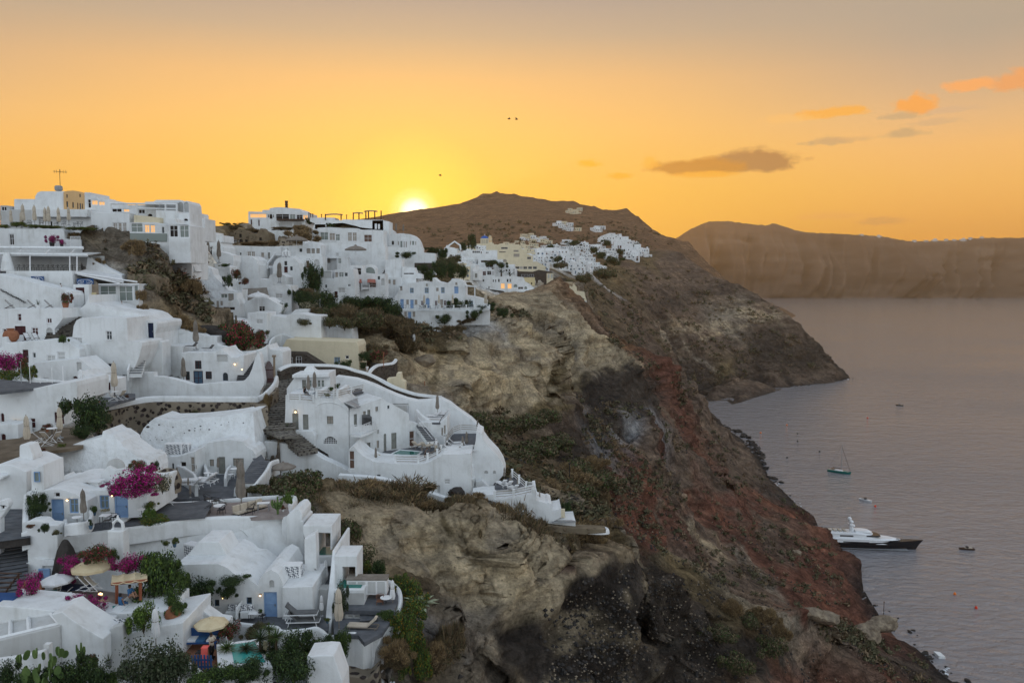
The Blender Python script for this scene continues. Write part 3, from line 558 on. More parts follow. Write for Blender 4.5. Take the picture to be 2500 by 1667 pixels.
m,nt,b=nodes('lamp_glow',.5);b.inputs['Emission Color'].default_value=(1,.62,.25,1);b.inputs['Emission Strength'].default_value=6;b.inputs['Base Color'].default_value=(.8,.7,.5,1)
m,nt,b=nodes('glow_dim',.5);b.inputs['Emission Color'].default_value=(1,.5,.16,1);b.inputs['Emission Strength'].default_value=.9;b.inputs['Base Color'].default_value=(.3,.2,.1,1)  # dim emission paints orange light and reflections into window panes and shutters
m,nt,b=nodes('lattice',.6);b.inputs['Base Color'].default_value=(.5,.5,.5,1)
g=nnew(nt,'ShaderNodeNewGeometry');ck=nnew(nt,'ShaderNodeTexChecker',Scale=7.0);ck.inputs[1].default_value=(.74,.74,.74,1);ck.inputs[2].default_value=(.14,.15,.17,1)
rt=nnew(nt,'ShaderNodeMapping');rt.inputs['Rotation'].default_value=(.6,.5,.6);nt.links.new(g.outputs['Position'],rt.inputs[0]);nt.links.new(rt.outputs[0],ck.inputs[0]);nt.links.new(ck.outputs[0],b.inputs['Base Color'])
FR={0:(0,0,1),1:(0,430,4.238),2:(450,430,4.238),3:(900,430,4.238),4:(1350,430,3.92),5:(0,720,4.238),6:(300,750,5.2275),7:(650,870,4.238),8:(1050,1000,4.238),
  9:(0,950,4.238),10:(350,1000,4.751),11:(0,1280,4.052),12:(400,1260,3.6185),13:(1000,700,3.1357),14:(900,1150,2.94),15:(1600,550,2.6133),16:(1900,1050,3.92),17:(1600,1250,2.6133)}
CUR=[0]
def fx(x,y):
 a,b,k=FR[CUR[0]];return a+x/k,b+y/k
def P3(x,y,D):return at(*fx(x,y),D)
def atz(x,y,z):
 px,py=fx(x,y);d=dirpx(px,py);k=(z-CZ)/d.z;return Ve((0,0,CZ))+d*k
def nums(s):return [float(q) for q in s.split()]
def pairs(s):
 n=nums(s);return list(zip(n[::2],n[1::2]))
class Plane:
 """upright (or backward leaning) plane through a surveyed point, turned by yaw; x runs along it, z is up"""
 def __init__(s,x,y,D,yaw=0,lean=0.0):
  s.o=P3(x,y,D);a=R(yaw);s.yaw=a
  s.t=Ve((math.cos(a),math.sin(a),0));s.n=Ve((math.sin(a),-math.cos(a),0));s.N=s.n+Ve((0,0,lean));s.lean=lean
 def uv(s,x,y):
  d=dirpx(*fx(x,y));c=Ve((0,0,CZ));k=(s.o-c).dot(s.N)/d.dot(s.N);p=c+d*k-s.o
  return (p.dot(s.t),p.z)
KIND={'w':('window','glass','white_paint'),'wr':('window','glass','maroon'),'wn':('window','navy','white_paint'),'wg':('window','curtain','grey_green'),'wb':('window','glass','blue_grey'),'wl':('window','glass_pale','light_blue'),
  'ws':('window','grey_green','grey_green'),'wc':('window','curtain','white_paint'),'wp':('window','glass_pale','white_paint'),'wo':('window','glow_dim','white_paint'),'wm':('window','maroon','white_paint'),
  'dr':('door','maroon','maroon'),'dn':('door','navy','navy'),'db':('door','blue_grey','maroon'),'dl':('door','light_blue','light_blue'),'dg':('door','grey_green','grey_green'),'dk':('door','shutter_brown','white_paint'),
  'dd':('door','dark_room','white_paint'),'dw':('door','blue_grey','white_paint'),'dp':('door','glass_pale','white_paint'),'dc':('door','curtain','white_paint'),
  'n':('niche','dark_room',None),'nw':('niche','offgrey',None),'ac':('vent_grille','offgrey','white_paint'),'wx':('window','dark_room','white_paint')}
def opening_parts(root,kind,u0,v0,u1,v1,arch,dep,small):
 nm,pm,fm=KIND[kind];w=u1-u0;h=v1-v0
 s=MB()
 if arch:
  N=8;r=w/2;top=max(v0,v1-r) if h > r else v0;rr=v1-top
  ring=[(u0,v0),(u1,v0)]+[(u0+r+r*math.cos(PI*k/N),top+rr*math.sin(PI*k/N)) for k in range(N+1)]
 else:ring=[(u0,v0),(u1,v0),(u1,v1),(u0,v1)]
 y0=dep-.02;s.add([(a,y0,b) for a,b in ring]+[(a,y0+.05,b) for a,b in ring],[tuple(range(len(ring))),tuple(reversed(range(len(ring),2*len(ring))))]+[(i,i+len(ring),(i+1) % len(ring)+len(ring),(i+1) % len(ring)) for i in range(len(ring))])
 o=s.build(nm,pm,root)
 if fm and not small:
  f=MB();t=min(.09,w*.12);y=dep-.05;d=.08
  if arch:
   f.tube([(a,y,b) for a,b in ring+[ring[0]]],t*.5,4)
  else:
   f.box((u0+t/2,y,(v0+v1)/2),(t,d,h));f.box((u1-t/2,y,(v0+v1)/2),(t,d,h));f.box(((u0+u1)/2,y,v1-t/2),(w-2*t,d,t));f.box(((u0+u1)/2,y,v0+t/2),(w-2*t,d,t))
   if nm=='window':
    if w > .7:f.box(((u0+u1)/2,y+.005,(v0+v1)/2),(t*.7,d*.8,h-2*t))
    if h > .9:f.box(((u0+u1)/2,y+.01,v0+h*.6),(w-2*t,d*.5,t*.6))
   else:
    f.box(((u0+u1)/2,y+.01,v0+h*.5),(w-2*t,d*.6,t*.8));
    if w > 1.15:f.box(((u0+u1)/2,y+.005,(v0+v1)/2),(t*.6,d*.6,h-2*t))
  f.build('frame',fm,o)
  if nm=='door':
   k=MB();k.box((u1-t-.10,dep-.09,v0+h*.47),(.05,.08,.16));k.build('handle','metal_grey',o)
 return o
def slab(name,pl,poly,depth,mats,parent,holes=(),hdep=.18,bevel=.08,back=0.0,lean=0.0):
 """an outline in the plane with openings, extruded back by depth"""
 def ccw(l):return l if sum(a[0]*b[1]-b[0]*a[1] for a,b in zip(l,l[1:]+l[:1])) > 0 else l[::-1]
 poly=ccw(list(poly));s=MB();n=len(poly)
 F0=[(a,back,b) for a,b in poly];B0=[(a,back+depth,b) for a,b in poly]
 if holes:
  loops=[[Ve((a,b,0)) for a,b in poly]]+[[Ve((a,b,0)) for a,b in reversed(ccw(list(h)))] for h in holes]
  fl=[p for l in loops for p in l];tr=tessellate_polygon(loops)
  s.add([(p.x,back,p.y) for p in fl],tr)
  for h in holes:
   h=ccw(list(h));m_=len(h)
   s.add([(a,back,b) for a,b in h]+[(a,back+hdep,b) for a,b in h],[(i,i+m_,(i+1) % m_+m_,(i+1) % m_) for i in range(m_)])
   s.add([(a,back+hdep+.03,b) for a,b in h],[tuple(range(m_))])
 else:s.add(F0,[tuple(range(n))])
 s.add(F0+B0,[(i,i+n,(i+1) % n+n,(i+1) % n) for i in range(n)]);s.add(B0,[tuple(reversed(range(n)))])
 if lean:s.v=[(x,y+lean*z,z) for x,y,z in s.v]
 return s.build(name,mats,parent,bevel=bevel)
def inpoly(x,y,P):
 c=False
 for (x0,y0),(x1,y1) in zip(P,P[1:]+P[:1]):
  if (y0 > y) !=(y1 > y) and x < (x1-x0)*(y-y0)/(y1-y0)+x0:c=not c
 return c
def house(label,D,poly,depth,wins='',yaw=0,mat='white',cat='house',name='house',group=None,anchor=None,curve=0,bevel=None,hdep=.2,ext=3.5,lean=0.0):
 """poly: outline in photo pixels of the current crop; the lowest edge is pushed ext metres into the ground"""
 pts=pairs(poly) if isinstance(poly,str) else poly
 if curve:pts=catmull(pts,curve)
 an=anchor or max(pts,key=lambda p:p[1])
 pl=Plane(an[0],an[1],D,yaw,lean)
 uv=[pl.uv(*p) for p in pts];mn=min(v for u,v in uv);mx=max(v for u,v in uv)
 uv=[(u,v-ext if v < mn+(mx-mn)*.12 else v) for u,v in uv]
 root=empty(name,pl.o,label,cat,group,rz=pl.yaw)
 small=D > 150
 holes=[];todo=[]
 if wins:
  for q in wins.split(';'):
   q=q.split()
   if not q:continue
   k=q[0];arch=k.endswith('a') and k not in KIND
   if arch:k=k[:-1]
   x0,y0,x1,y1=map(float,q[1:5]);u0,v1=pl.uv(x0,y0);u1,v0=pl.uv(x1,y1)
   if u1 < u0:u0,u1=u1,u0
   if arch:
    N=8;r=(u1-u0)/2;top=v1-r if v1-v0 > r else v0;rr=v1-top
    h=[(u0,v0),(u1,v0)]+[(u0+r+r*math.cos(PI*j/N),top+rr*math.sin(PI*j/N)) for j in range(N+1)]
   else:h=[(u0,v0),(u1,v0),(u1,v1),(u0,v1)]
   if not all(inpoly(u_*.96+(u0+u1)*.02,v_*.96+(v0+v1)*.02,uv) for u_,v_ in h):print('hole outside',label,q);continue
   holes.append(h);todo.append((k,u0,v0,u1,v1,arch))
 if bevel is None:bevel=.07 if D < 160 else .0
 slab('wall',pl,uv,depth,mat,root,holes,hdep,bevel,0,lean)
 for k,u0,v0,u1,v1,arch in todo:
  opening_parts(root,k,u0,v0,u1,v1,arch,hdep,(u1-u0)*F/D < 7)
  if k[0]=='w' and D < 130 and not arch:
   sm=MB();sm.box(((u0+u1)/2,-.03,v0-.04),(u1-u0+.16,.12,.07));sm.build('sill','white',root)
 root['_pl']=0;del root['_pl'];HP[root.name]=pl
 return root
HP={}
def addslab(root,name,poly,depth,mat='white',back=0.0,wins='',bevel=.06,pl=None,curve=0,lean=0.0):
 """another block of the same house"""
 pl=pl or HP[root.name];pts=pairs(poly)
 if curve:pts=catmull(pts,curve)
 return slab(name,pl,[pl.uv(*p) for p in pts],depth,mat,root,(),.2,bevel,back,lean)
def wallrun(label,pts,height=1.0,thick=.35,mat='white',cat='wall',name='parapet_wall',group=None,curve=4,base=None,round_=True,parent=None,cap=None,ledge=None):
 """a wall whose top edge follows surveyed points (x, y, D); base: list of drops in metres per point or a number"""
 p3=[tuple(P3(x,y,D))+((base[i] if base else height),) for i,(x,y,D) in enumerate(pts)]
 if curve:p3=catmull(p3,curve)
 c=Ve(p3[0][:3]);s=MB();N=len(p3);prof=[]
 r=thick/2
 for i,q in enumerate(p3):
  a=Ve(p3[max(i-1,0)][:3]);b=Ve(p3[min(i+1,N-1)][:3]);d=(b-a);d.z=0;d.normalize()
  nrm=Ve((d.y,-d.x,0));p=Ve(q[:3])-c;h=q[3]
  if round_:sec=[(-r*1.25,-h),(-r,-r),(-r*.7,-r*.25),(0,0),(r*.7,-r*.25),(r,-r),(r*1.25,-h)]
  else:sec=[(-r,-h),(-r,0),(r,0),(r,-h)]
  prof.append([p+nrm*u+Ve((0,0,v)) for u,v in sec])
 m=len(prof[0]);vs=[q for r_ in prof for q in r_]
 fs=[(i*m+k,i*m+k+1,(i+1)*m+k+1,(i+1)*m+k) for i in range(N-1) for k in range(m-1)]+[(i*m+m-1,i*m,(i+1)*m,(i+1)*m+m-1) for i in range(N-1)]
 fs +=[tuple(range(m)),tuple((N-1)*m+k for k in reversed(range(m)))]
 s.add(vs,fs)
 o=s.build(name,mat,parent,smooth=False,loc=c if not parent else None)
 if not parent:tag(o,label,cat,group)
 if cap:
  s2=MB();s2.tube([Ve(q[:3])-c for q in p3],r*1.15,6);s2.build('coping',cap,o)
 return o
def floor_(name,poly,D=None,z=None,thick=1.0,mat='grey_paving',anchor=None,label=None):
 pts=pairs(poly)
 if z is None:z=P3(*(anchor or pts[0]),D).z
 thick=min(thick,.3)
 p=[atz(x,y,z) for x,y in pts];c=sum(p,Ve())/len(p);n=len(p)
 s=MB();s.add([q-c for q in p]+[q-c-Ve((0,0,thick)) for q in p],[tuple(range(n)),tuple(reversed(range(n,2*n)))]+[(i,i+n,(i+1) % n+n,(i+1) % n) for i in range(n)])
 o=s.build(name,mat,loc=c);tag(o,kind='structure');return o
def stairs(label,a,b,width,n,mat='grey_paving',riser='white',name='staircase',group=None,side=0):
 """flight from foot a to head b (x, y, D); width in metres"""
 A,B_=P3(*a),P3(*b);d=B_-A;h=Ve((d.x,d.y,0));run=h.length;h.normalize();nr=Ve((h.y,-h.x,0))
 root=empty(name,A,label,'stairs',group)
 s=MB();s2=MB();rz=math.atan2(h.y,h.x)
 for i in range(n):
  z=d.z*(i+1)/n;c=h*(run*(i+.5)/n)
  s.box((c.x,c.y,z-.03),(run/n*1.12,width,.06),rz);s2.box((c.x+h.x*.06,c.y+h.y*.06,z-.03-max(.6,d.z/n)/2-.035),(run/n,width*.995,max(.6,d.z/n)),rz)
 s.build('treads',mat,root);s2.build('risers',riser,root)
 for k in ((-1,1) if side==2 else (side,) if side else ()):
  s3=MB();q=nr*(k*(width/2+.14));L_=d+h*.3;
  u=Ve((0,0,1));pts=[q-h*.2+Ve((0,0,-.8)),q-h*.2+Ve((0,0,.75)),q+d+Ve((0,0,.75)),q+d+Ve((0,0,-1.2))]
  t=nr*.13;s3.add([p-t for p in pts]+[p+t for p in pts],BX)
  s3.build('side_wall','white',root,bevel=.05)
 return root
def leafmat(name,c1,c2,rough=.7,scale=6.0):
 m,nt,b=nodes(name,rough,.2)
 g=nnew(nt,'ShaderNodeNewGeometry');n=nnew(nt,'ShaderNodeTexNoise',Scale=1.2,Detail=4)
 nt.links.new(g.outputs['Position'],n.inputs['Vector'])
 ri=rmp(nt,g.outputs['Random Per Island'],[(0,.6),(1,1.4)])
 cc=mul(nt,rmp(nt,n.outputs['Fac'],[(.35,c1),(.65,c2)]),ri);nt.links.new(cc,b.inputs['Base Color'])
leafmat('leaf_green',(.035,.060,.018),(.075,.115,.030));leafmat('leaf_dark',(.016,.030,.012),(.035,.055,.020));leafmat('leaf_olive',(.05,.062,.035),(.085,.095,.055));leafmat('leaf_bright',(.08,.14,.02),(.13,.19,.035))
leafmat('leaf_dry',(.19,.125,.062),(.33,.23,.11));leafmat('leaf_drybrown',(.105,.072,.044),(.19,.135,.078));leafmat('flower_magenta',(.30,.012,.13),(.42,.02,.20));leafmat('flower_red',(.28,.02,.05),(.40,.04,.07));leafmat('leaf_scrub',(.06,.058,.032),(.11,.098,.05))
leafmat('flower_cream',(.45,.38,.25),(.55,.47,.33));leafmat('agave',(.20,.23,.15),(.30,.33,.22));leafmat('cactus_green',(.06,.10,.03),(.10,.15,.045));leafmat('leaf_orange',(.22,.11,.012),(.32,.17,.02));leafmat('stem',(.05,.035,.022),(.09,.065,.04))
def leafcloud(mats,wts,n,size,lobes=7,seed=1,kind='leaf',flat=1.0,shell=.55):
 r=RR(seed);s=MB();L_=[]
 for i in range(lobes):
  a=r.uniform(0,6.28);q=r.uniform(.15,.62);L_.append((Ve((q*math.cos(a),q*math.sin(a),r.uniform(.25,.75)*flat)),r.uniform(.32,.52)))
 L_.append((Ve((0,0,.45*flat)),.5))
 for i in range(4):a=r.uniform(0,6.28);L_.append((Ve((.85*math.cos(a),.85*math.sin(a),r.uniform(.1,.9)*flat)),r.uniform(.12,.22)))
 for i in range(n):
  c,rad=r.choice(L_);d=Ve((r.gauss(0,1),r.gauss(0,1),r.gauss(0,1))).normalized()
  q=rad*(1-abs(r.gauss(0,1))*(1-shell)*.6)*(1+(abs(r.gauss(0,.22)) if r.random() < .22 else 0));p=c+Ve((d.x,d.y,d.z*flat))*max(.05,q)+Ve([r.gauss(0,.02) for _ in range(3)])
  if p.z < 0:p.z=r.uniform(0,.15)
  s.cm=r.choices(range(len(mats)),wts)[0]
  sz=size*r.uniform(.6,1.5)
  if kind=='blade':
   t=(d+Ve((0,0,.6))+Ve([r.gauss(0,.5) for _ in range(3)])).normalized();sd=t.cross(Ve([r.gauss(0,1) for _ in range(3)])).normalized()*sz*.16
   s.quad(p-t*sz-sd,p-t*sz+sd,p+t*sz)
  else:
   t=(d+Ve([r.gauss(0,.7) for _ in range(3)])).normalized();a=t.cross(Ve([r.gauss(0,1) for _ in range(3)])).normalized();b=t.cross(a)
   s.quad(p-a*sz*.5,p+b*sz*.32,p+a*sz*.6,p-b*sz*.32)
 return s.mesh('foliage',mats)
def stems(seed,n=9,spread=.6,h=.8,r0=.03):
 r=RR(seed);s=MB()
 for i in range(n):
  a=r.uniform(0,6.28);q=r.uniform(.1,spread);e=Ve((q*math.cos(a),q*math.sin(a),r.uniform(.5,1)*h));m_=e*.5+Ve((r.gauss(0,.05),r.gauss(0,.05),.08))
  s.tube([(0,0,-.15),m_,e],[r0,r0*.7,r0*.3],5)
 return s.mesh('stem','stem')
PL={}
def protos():
 for k,spec in {
  'green':(['leaf_green','leaf_dark','leaf_bright'],[5,3,1.2],5200,.075,'leaf',.95),'dark':(['leaf_dark','leaf_green'],[5,2],5200,.07,'leaf',.95),'olive':(['leaf_olive','leaf_dark'],[5,2.5],6000,.06,'leaf',1.0),
  'dry':(['leaf_dry','leaf_drybrown'],[4,3],7000,.085,'blade',.75),'brown':(['leaf_drybrown','leaf_scrub','leaf_dry'],[5,3,1],6000,.08,'blade',.7),'scrub':(['leaf_scrub','leaf_green','leaf_drybrown'],[5,2,2],5200,.075,'leaf',.7),
  'boug':(['flower_magenta','leaf_dark','leaf_green'],[7,2,1.5],5200,.065,'leaf',.85),'red':(['flower_red','leaf_dark','leaf_green'],[2.5,3,4],5200,.07,'leaf',.9),'bright':(['leaf_bright','leaf_green'],[4,3],4200,.08,'leaf',.9),
  'garden':(['leaf_green','leaf_bright','leaf_orange','leaf_dark'],[5,3,1.5,3],6500,.06,'leaf',.85),'cream':(['flower_cream','leaf_olive','leaf_dark'],[4,3,2],4500,.07,'leaf',.9)}.items():
  PL[k]=[leafcloud(spec[0],spec[1],spec[2],spec[3],7,11*j+len(k),spec[4],spec[5]) for j in range(3)]
 PL['stem']=[stems(3+j) for j in range(3)]
protos()
def bush(label,x,y,D,w,h,kind='green',cat='shrub',name='shrub',group=None,seed=None,stem=True,depth=None,dy=0):
 """x, y: foot in the photo; w, h: its size there"""
 p=P3(x,y,D);k=FR[CUR[0]][2];W=w/k/F*D/2*1.12;H=h/k/F*D*1.05;j=(seed if seed is not None else rnd.randrange(99)) % 3
 root=empty(name,p+Ve((0,dy,0)),label,cat,group,rz=ru(0,6.28) if W < H*1.5 else 0)
 for nm,me in (('foliage',PL[kind][j]),('stem',PL['stem'][j])):
  if nm=='stem' and not stem:continue
  o=bpy.data.objects.new(nm,me);col.objects.link(o);o.parent=root;o.scale=(W,depth or W*.9,H) if nm=='foliage' else (W*.8,W*.8,H*.8)
 return root
def bushes(kind,spec,names,cat='shrub',group=None,name='shrub'):
 for i,q in enumerate(spec.split(';')):
  q=nums(q)
  bush(names[i % len(names)] if isinstance(names,(list,tuple)) else names,q[0],q[1],q[2],q[3],q[4],kind,cat,name,group,seed=i)
def rosette(name,label,p,r,n=26,mat='agave',up=.5,wid=.09,cat='plant',group=None,trunk=0.0,seed=1,droop=.35,dead=False):
 rr=RR(seed);root=empty(name,p,label,cat,group)
 s=MB()
 for i in range(n):
  a=i*2.399;e=up+(1-up)*rr.uniform(0,1)*(1-i/n)+rr.uniform(-.25,.15);L_=r*rr.uniform(.75,1.1)
  d=Ve((math.cos(a)*math.cos(e*1.3),math.sin(a)*math.cos(e*1.3),math.sin(e*1.3)));sd=Ve((-math.sin(a),math.cos(a),0))*wid*r
  q=[d*(L_*t)+Ve((0,0,trunk-droop*L_*t*t)) for t in (0.02,.35,.7,1)]
  ws=(.6,1,.7,.02)
  s.add([q[0]-sd*ws[0],q[0]+sd*ws[0],q[1]+sd*ws[1],q[1]-sd*ws[1],q[2]+sd*ws[2],q[2]-sd*ws[2],q[3]],[(0,1,2,3),(3,2,4,5),(5,4,6)])
 s.build('leaves',mat,root,fix=False)
 if trunk:
  t=MB();t.tube([(0,0,-.3),(0,0,trunk*.5),(0,0,trunk)],[r*.12,r*.09,r*.08],7);t.build('trunk','stem',root)
 return root
def potted(label,x,y,D,h,kind='green',pot='terracotta',name='potted_plant',group=None,w=None):
 """h: whole height in the photo"""
 p=P3(x,y,D);k=FR[CUR[0]][2];H=h/k/F*D;root=empty(name,p,label,'potted plant',group);ph=H*.36;pr=ph*.52
 s=MB();s.lathe([(pr*.65,0),(pr*.95,ph*.6),(pr,ph*.88),(pr*1.12,ph*.9),(pr*1.12,ph),(pr*.9,ph),(pr*.85,ph*.9),(0,ph*.9)],n=12);s.build('pot',pot,root)
 if kind=='spiky':
  q=MB();rr=RR(int(x))
  for i in range(26):
   a=i*2.4;e=rr.uniform(.5,1.4);L_=(H-ph)*rr.uniform(.7,1.1);d=Ve((math.cos(a)*math.cos(e),math.sin(a)*math.cos(e),math.sin(e)));sd=Ve((-math.sin(a),math.cos(a),0))*H*.02
   b_=Ve((0,0,ph*.85));q.quad(b_-sd,b_+sd,b_+d*L_)
  q.build('leaves','leaf_olive',root,fix=False)
 else:
  o=bpy.data.objects.new('foliage',PL[kind][int(x) % 3]);col.objects.link(o);o.parent=root;o.location=(0,0,ph*.8);W=(w/k/F*D/2) if w else (H-ph)*.62;o.scale=(W,W,H-ph*.8)
 return root
PR={}
def proto(key,fn):
 def get(label,loc,rz=0,s=1.0,group=None):
  if key not in PR:
   r=fn();PR[key]=r
  else:r=copy_tree(PR[key])
  r['label']=label
  if group:r['group']=group
  elif 'group' in r:del r['group']
  return place(r,loc,rz,s)
 return get
def _closed(mat):
 def f():
  r=empty('closed_parasol',(0,0,0),'x','parasol');rr=RR(3)
  s=MB();s.tube([(0,0,0),(0,0,2.85)],.03,6);s.build('pole','taupe',r)
  s=MB();prof=[(.05,.75),(.21,.82),(.25,1.1),(.22,1.5),(.17,1.9),(.20,2.15),(.17,2.45),(.12,2.62),(.02,2.78)]
  s.lathe(prof,n=14,wob=lambda j,k:(1.12 if j % 2 else .80)*rr.uniform(.93,1.07));s.build('canopy',mat,r,smooth=False)
  s=MB();s.lathe([(.19,0),(.19,.03),(.0,.03)],c=(0,0,1.88),n=10);s.build('strap','taupe',r)
  s=MB();s.lathe([(.26,0),(.26,.07),(.06,.1),(.06,.25),(0,.25)],n=12);s.build('base','metal_grey',r);return r
 return f
closed=proto('closed',_closed('taupe'));closed_w=proto('closedw',_closed('canvas'));closed_white=proto('closedww',_closed('cloth_white'))
def _open(mat,fringe):
 def f():
  r=empty('open_parasol',(0,0,0),'x','parasol')
  s=MB();s.tube([(0,0,0),(0,0,2.45)],.03,6);s.build('pole','white_paint',r)
  s=MB();N=8;c=(0,0,2.5);e=[(1.5*math.cos(2*PI*i/N),1.5*math.sin(2*PI*i/N),1.98) for i in range(N)];m_=[(.8*math.cos(2*PI*i/N),.8*math.sin(2*PI*i/N),2.30) for i in range(N)]
  for i in range(N):
   j=(i+1) % N;s.quad(c,m_[i],m_[j]);s.quad(m_[i],e[i],e[j],m_[j]);s.quad(e[i],(e[i][0],e[i][1],1.80),(e[j][0],e[j][1],1.80),e[j])
  o=s.build('canopy',mat,r,fix=False);so_=o.modifiers.new('Solidify','SOLIDIFY');so_.thickness=.015
  s=MB()
  s.lathe([(.2,2.47),(.12,2.60),(0,2.63)],n=8);s.build('vent_cap',mat,r)
  s=MB()
  for i in range(N):s.tube([(0,0,2.44),(m_[i][0],m_[i][1],2.25),(e[i][0],e[i][1],1.94)],.012,4)
  s.build('ribs','white_paint',r);return r
 return f
open_cream=proto('opc',_open('cloth_cream',1));open_white=proto('opw',_open('cloth_white',1));open_grey=proto('opg',_open('taupe',1))
def _lounger(fm,cm):
 def f():
  r=empty('sun_lounger',(0,0,0),'x','lounger')
  s=MB()
  for y in (-.30,.30):s.box((.0,y,.32),(1.95,.05,.05))
  for x in (-.95,.95,.3):s.box((x,0,.32),(.05,.6,.05))
  s.build('frame',fm,r)
  s=MB();
  for x in (-.8,.75):
   for y in (-.29,.29):s.tube([(x,y,.32),(x+(.08 if x > 0 else -.08),y,0)],.025,5)
  s.build('legs',fm,r)
  s=MB();s.box((.32,0,.38),(1.25,.58,.09));s.build('mattress',cm,r,bevel=.02)
  s=MB();t=Matrix.Rotation(R(42),3,'Y');s.box((-.58,0,.62),(.78,.58,.09),tilt=t);s.build('backrest',cm,r,bevel=.02)
  s=MB();s.box((-.80,0,.88),(.10,.45,.13));s.build('headrest',cm,r,bevel=.02);return r
 return f
lounger_w=proto('lw',_lounger('white_paint','cloth_white'));lounger_g=proto('lg',_lounger('white_paint','cloth_grey'));lounger_t=proto('lt',_lounger('taupe','canvas'))
def _chair(fm,cm,back=True):
 def f():
  r=empty('chair',(0,0,0),'x','chair')
  for x in (-.2,.2):
   for y in (-.2,.2):
    s=MB();s.tube([(x,y,.44),(x*1.2,y*1.2,0)],.016,5);s.build('leg',fm,r)
  s=MB();s.box((0,0,.45),(.46,.46,.04));s.build('seat',cm,r,bevel=.01)
  s=MB();N=8;pts=[(-.24+.10*math.sin(PI*i/N)*-1,-.24+.48*i/N,.80) for i in range(N+1)];s.tube([(.1,-.24,.64),(-.1,-.24,.70)]+pts+[(-.1,.24,.70),(.1,.24,.64)],.018,5)
  for i in range(1,N,1):s.tube([(-.2,-.24+.48*i/N,.46),pts[i]],.008,4)
  s.build('backrest',fm,r);return r
 return f
chair_b=proto('cb',_chair('black_metal','black_metal'));chair_w=proto('cw',_chair('white_paint','cloth_white'));chair_k=proto('ck',_chair('wicker','wicker'))
def _dchair(fm,cm):
 def f():
  r=empty('deck_chair',(0,0,0),'x','deck chair')
  s=MB()
  for y in (-.28,.28):s.tube([(.55,y,.02),(-.35,y,1.0)],.022,4);s.tube([(-.45,y,.02),(.35,y,.42)],.022,4);s.tube([(-.5,y,.03),(.5,y,.03)],.018,4)
  s.tube([(-.35,-.28,1.0),(-.35,.28,1.0)],.022,4);s.tube([(.35,-.28,.42),(.35,.28,.42)],.022,4);s.build('frame',fm,r)
  s=MB();N=6;a=[(-.34+.69*i/N,.98-.58*i/N-.16*math.sin(PI*i/N)) for i in range(N+1)]
  s.add([(x,-.25,z) for x,z in a]+[(x,.25,z) for x,z in a]+[(x,-.25,z-.02) for x,z in a]+[(x,.25,z-.02) for x,z in a],[(i,i+1,N+2+i,N+1+i) for i in range(N)]+[(2*N+2+i,3*N+3+i,3*N+4+i,2*N+3+i) for i in range(N)]);s.build('sling',cm,r);return r
 return f
deck=proto('dk',_dchair('wood_dark','cloth_white'));deck2=proto('dk2',_dchair('white_paint','canvas'))
def _table(top,leg,rad,sq=None):
 def f():
  r=empty('table',(0,0,0),'x','table')
  s=MB();s.box((0,0,.73),(*sq,.04)) if sq else s.lathe([(rad,.71),(rad,.75),(0,.75)],n=20);s.build('table_top',top,r)
  s=MB()
  if sq:
   for x in (-1,1):
    for y in (-1,1):s.tube([(x*(sq[0]/2-.06),y*(sq[1]/2-.06),.71),(x*(sq[0]/2-.06),y*(sq[1]/2-.06),0)],.025,4)
  else:
   s.tube([(0,0,.71),(0,0,.08)],.03,6)
   for i in range(4):s.tube([(0,0,.12),(.28*math.cos(i*1.57),.28*math.sin(i*1.57),.01)],.02,4)
  s.build('legs',leg,r);return r
 return f
table_w=proto('tw',_table('white_paint','black_metal',.45));table_ww=proto('tww',_table('white_paint','white_paint',.4));table_r=proto('tr',_table('white_paint','black_metal',0,(1.3,.75)));table_d=proto('td',_table('navy','wood_dark',0,(2.2,1.1)));table_lo=proto('tl',_table('white_paint','metal_grey',0,(.9,.5)))
def _ac():
 r=empty('air_conditioner',(0,0,0),'x','air conditioner')
 s=MB();s.box((0,0,.4),(1.15,.5,.8));s.build('casing','white_paint',r,bevel=.02)
 s=MB();s.box((0,-.26,.4),(.98,.03,.64));s.build('grille','lattice',r);s=MB();s.box((.59,0,.4),(.02,.38,.6));s.build('side_grille','lattice',r);return r
acu=proto('ac',_ac)
def _amph():
 r=empty('clay_jar',(0,0,0),'x','jar');s=MB();s.lathe([(.25,0),(.55,.35),(.62,.65),(.5,.95),(.28,1.08),(.25,1.16),(.32,1.2),(.26,1.2),(.2,1.1),(0,1.0)],n=16);s.build('body','terracotta',r,smooth=True)
 s=MB();s.lathe([(.3,0),(.34,.03),(.3,.06)],c=(0,0,1.15),n=14);s.build('rim','terracotta',r);return r
amphora=proto('am',_amph)
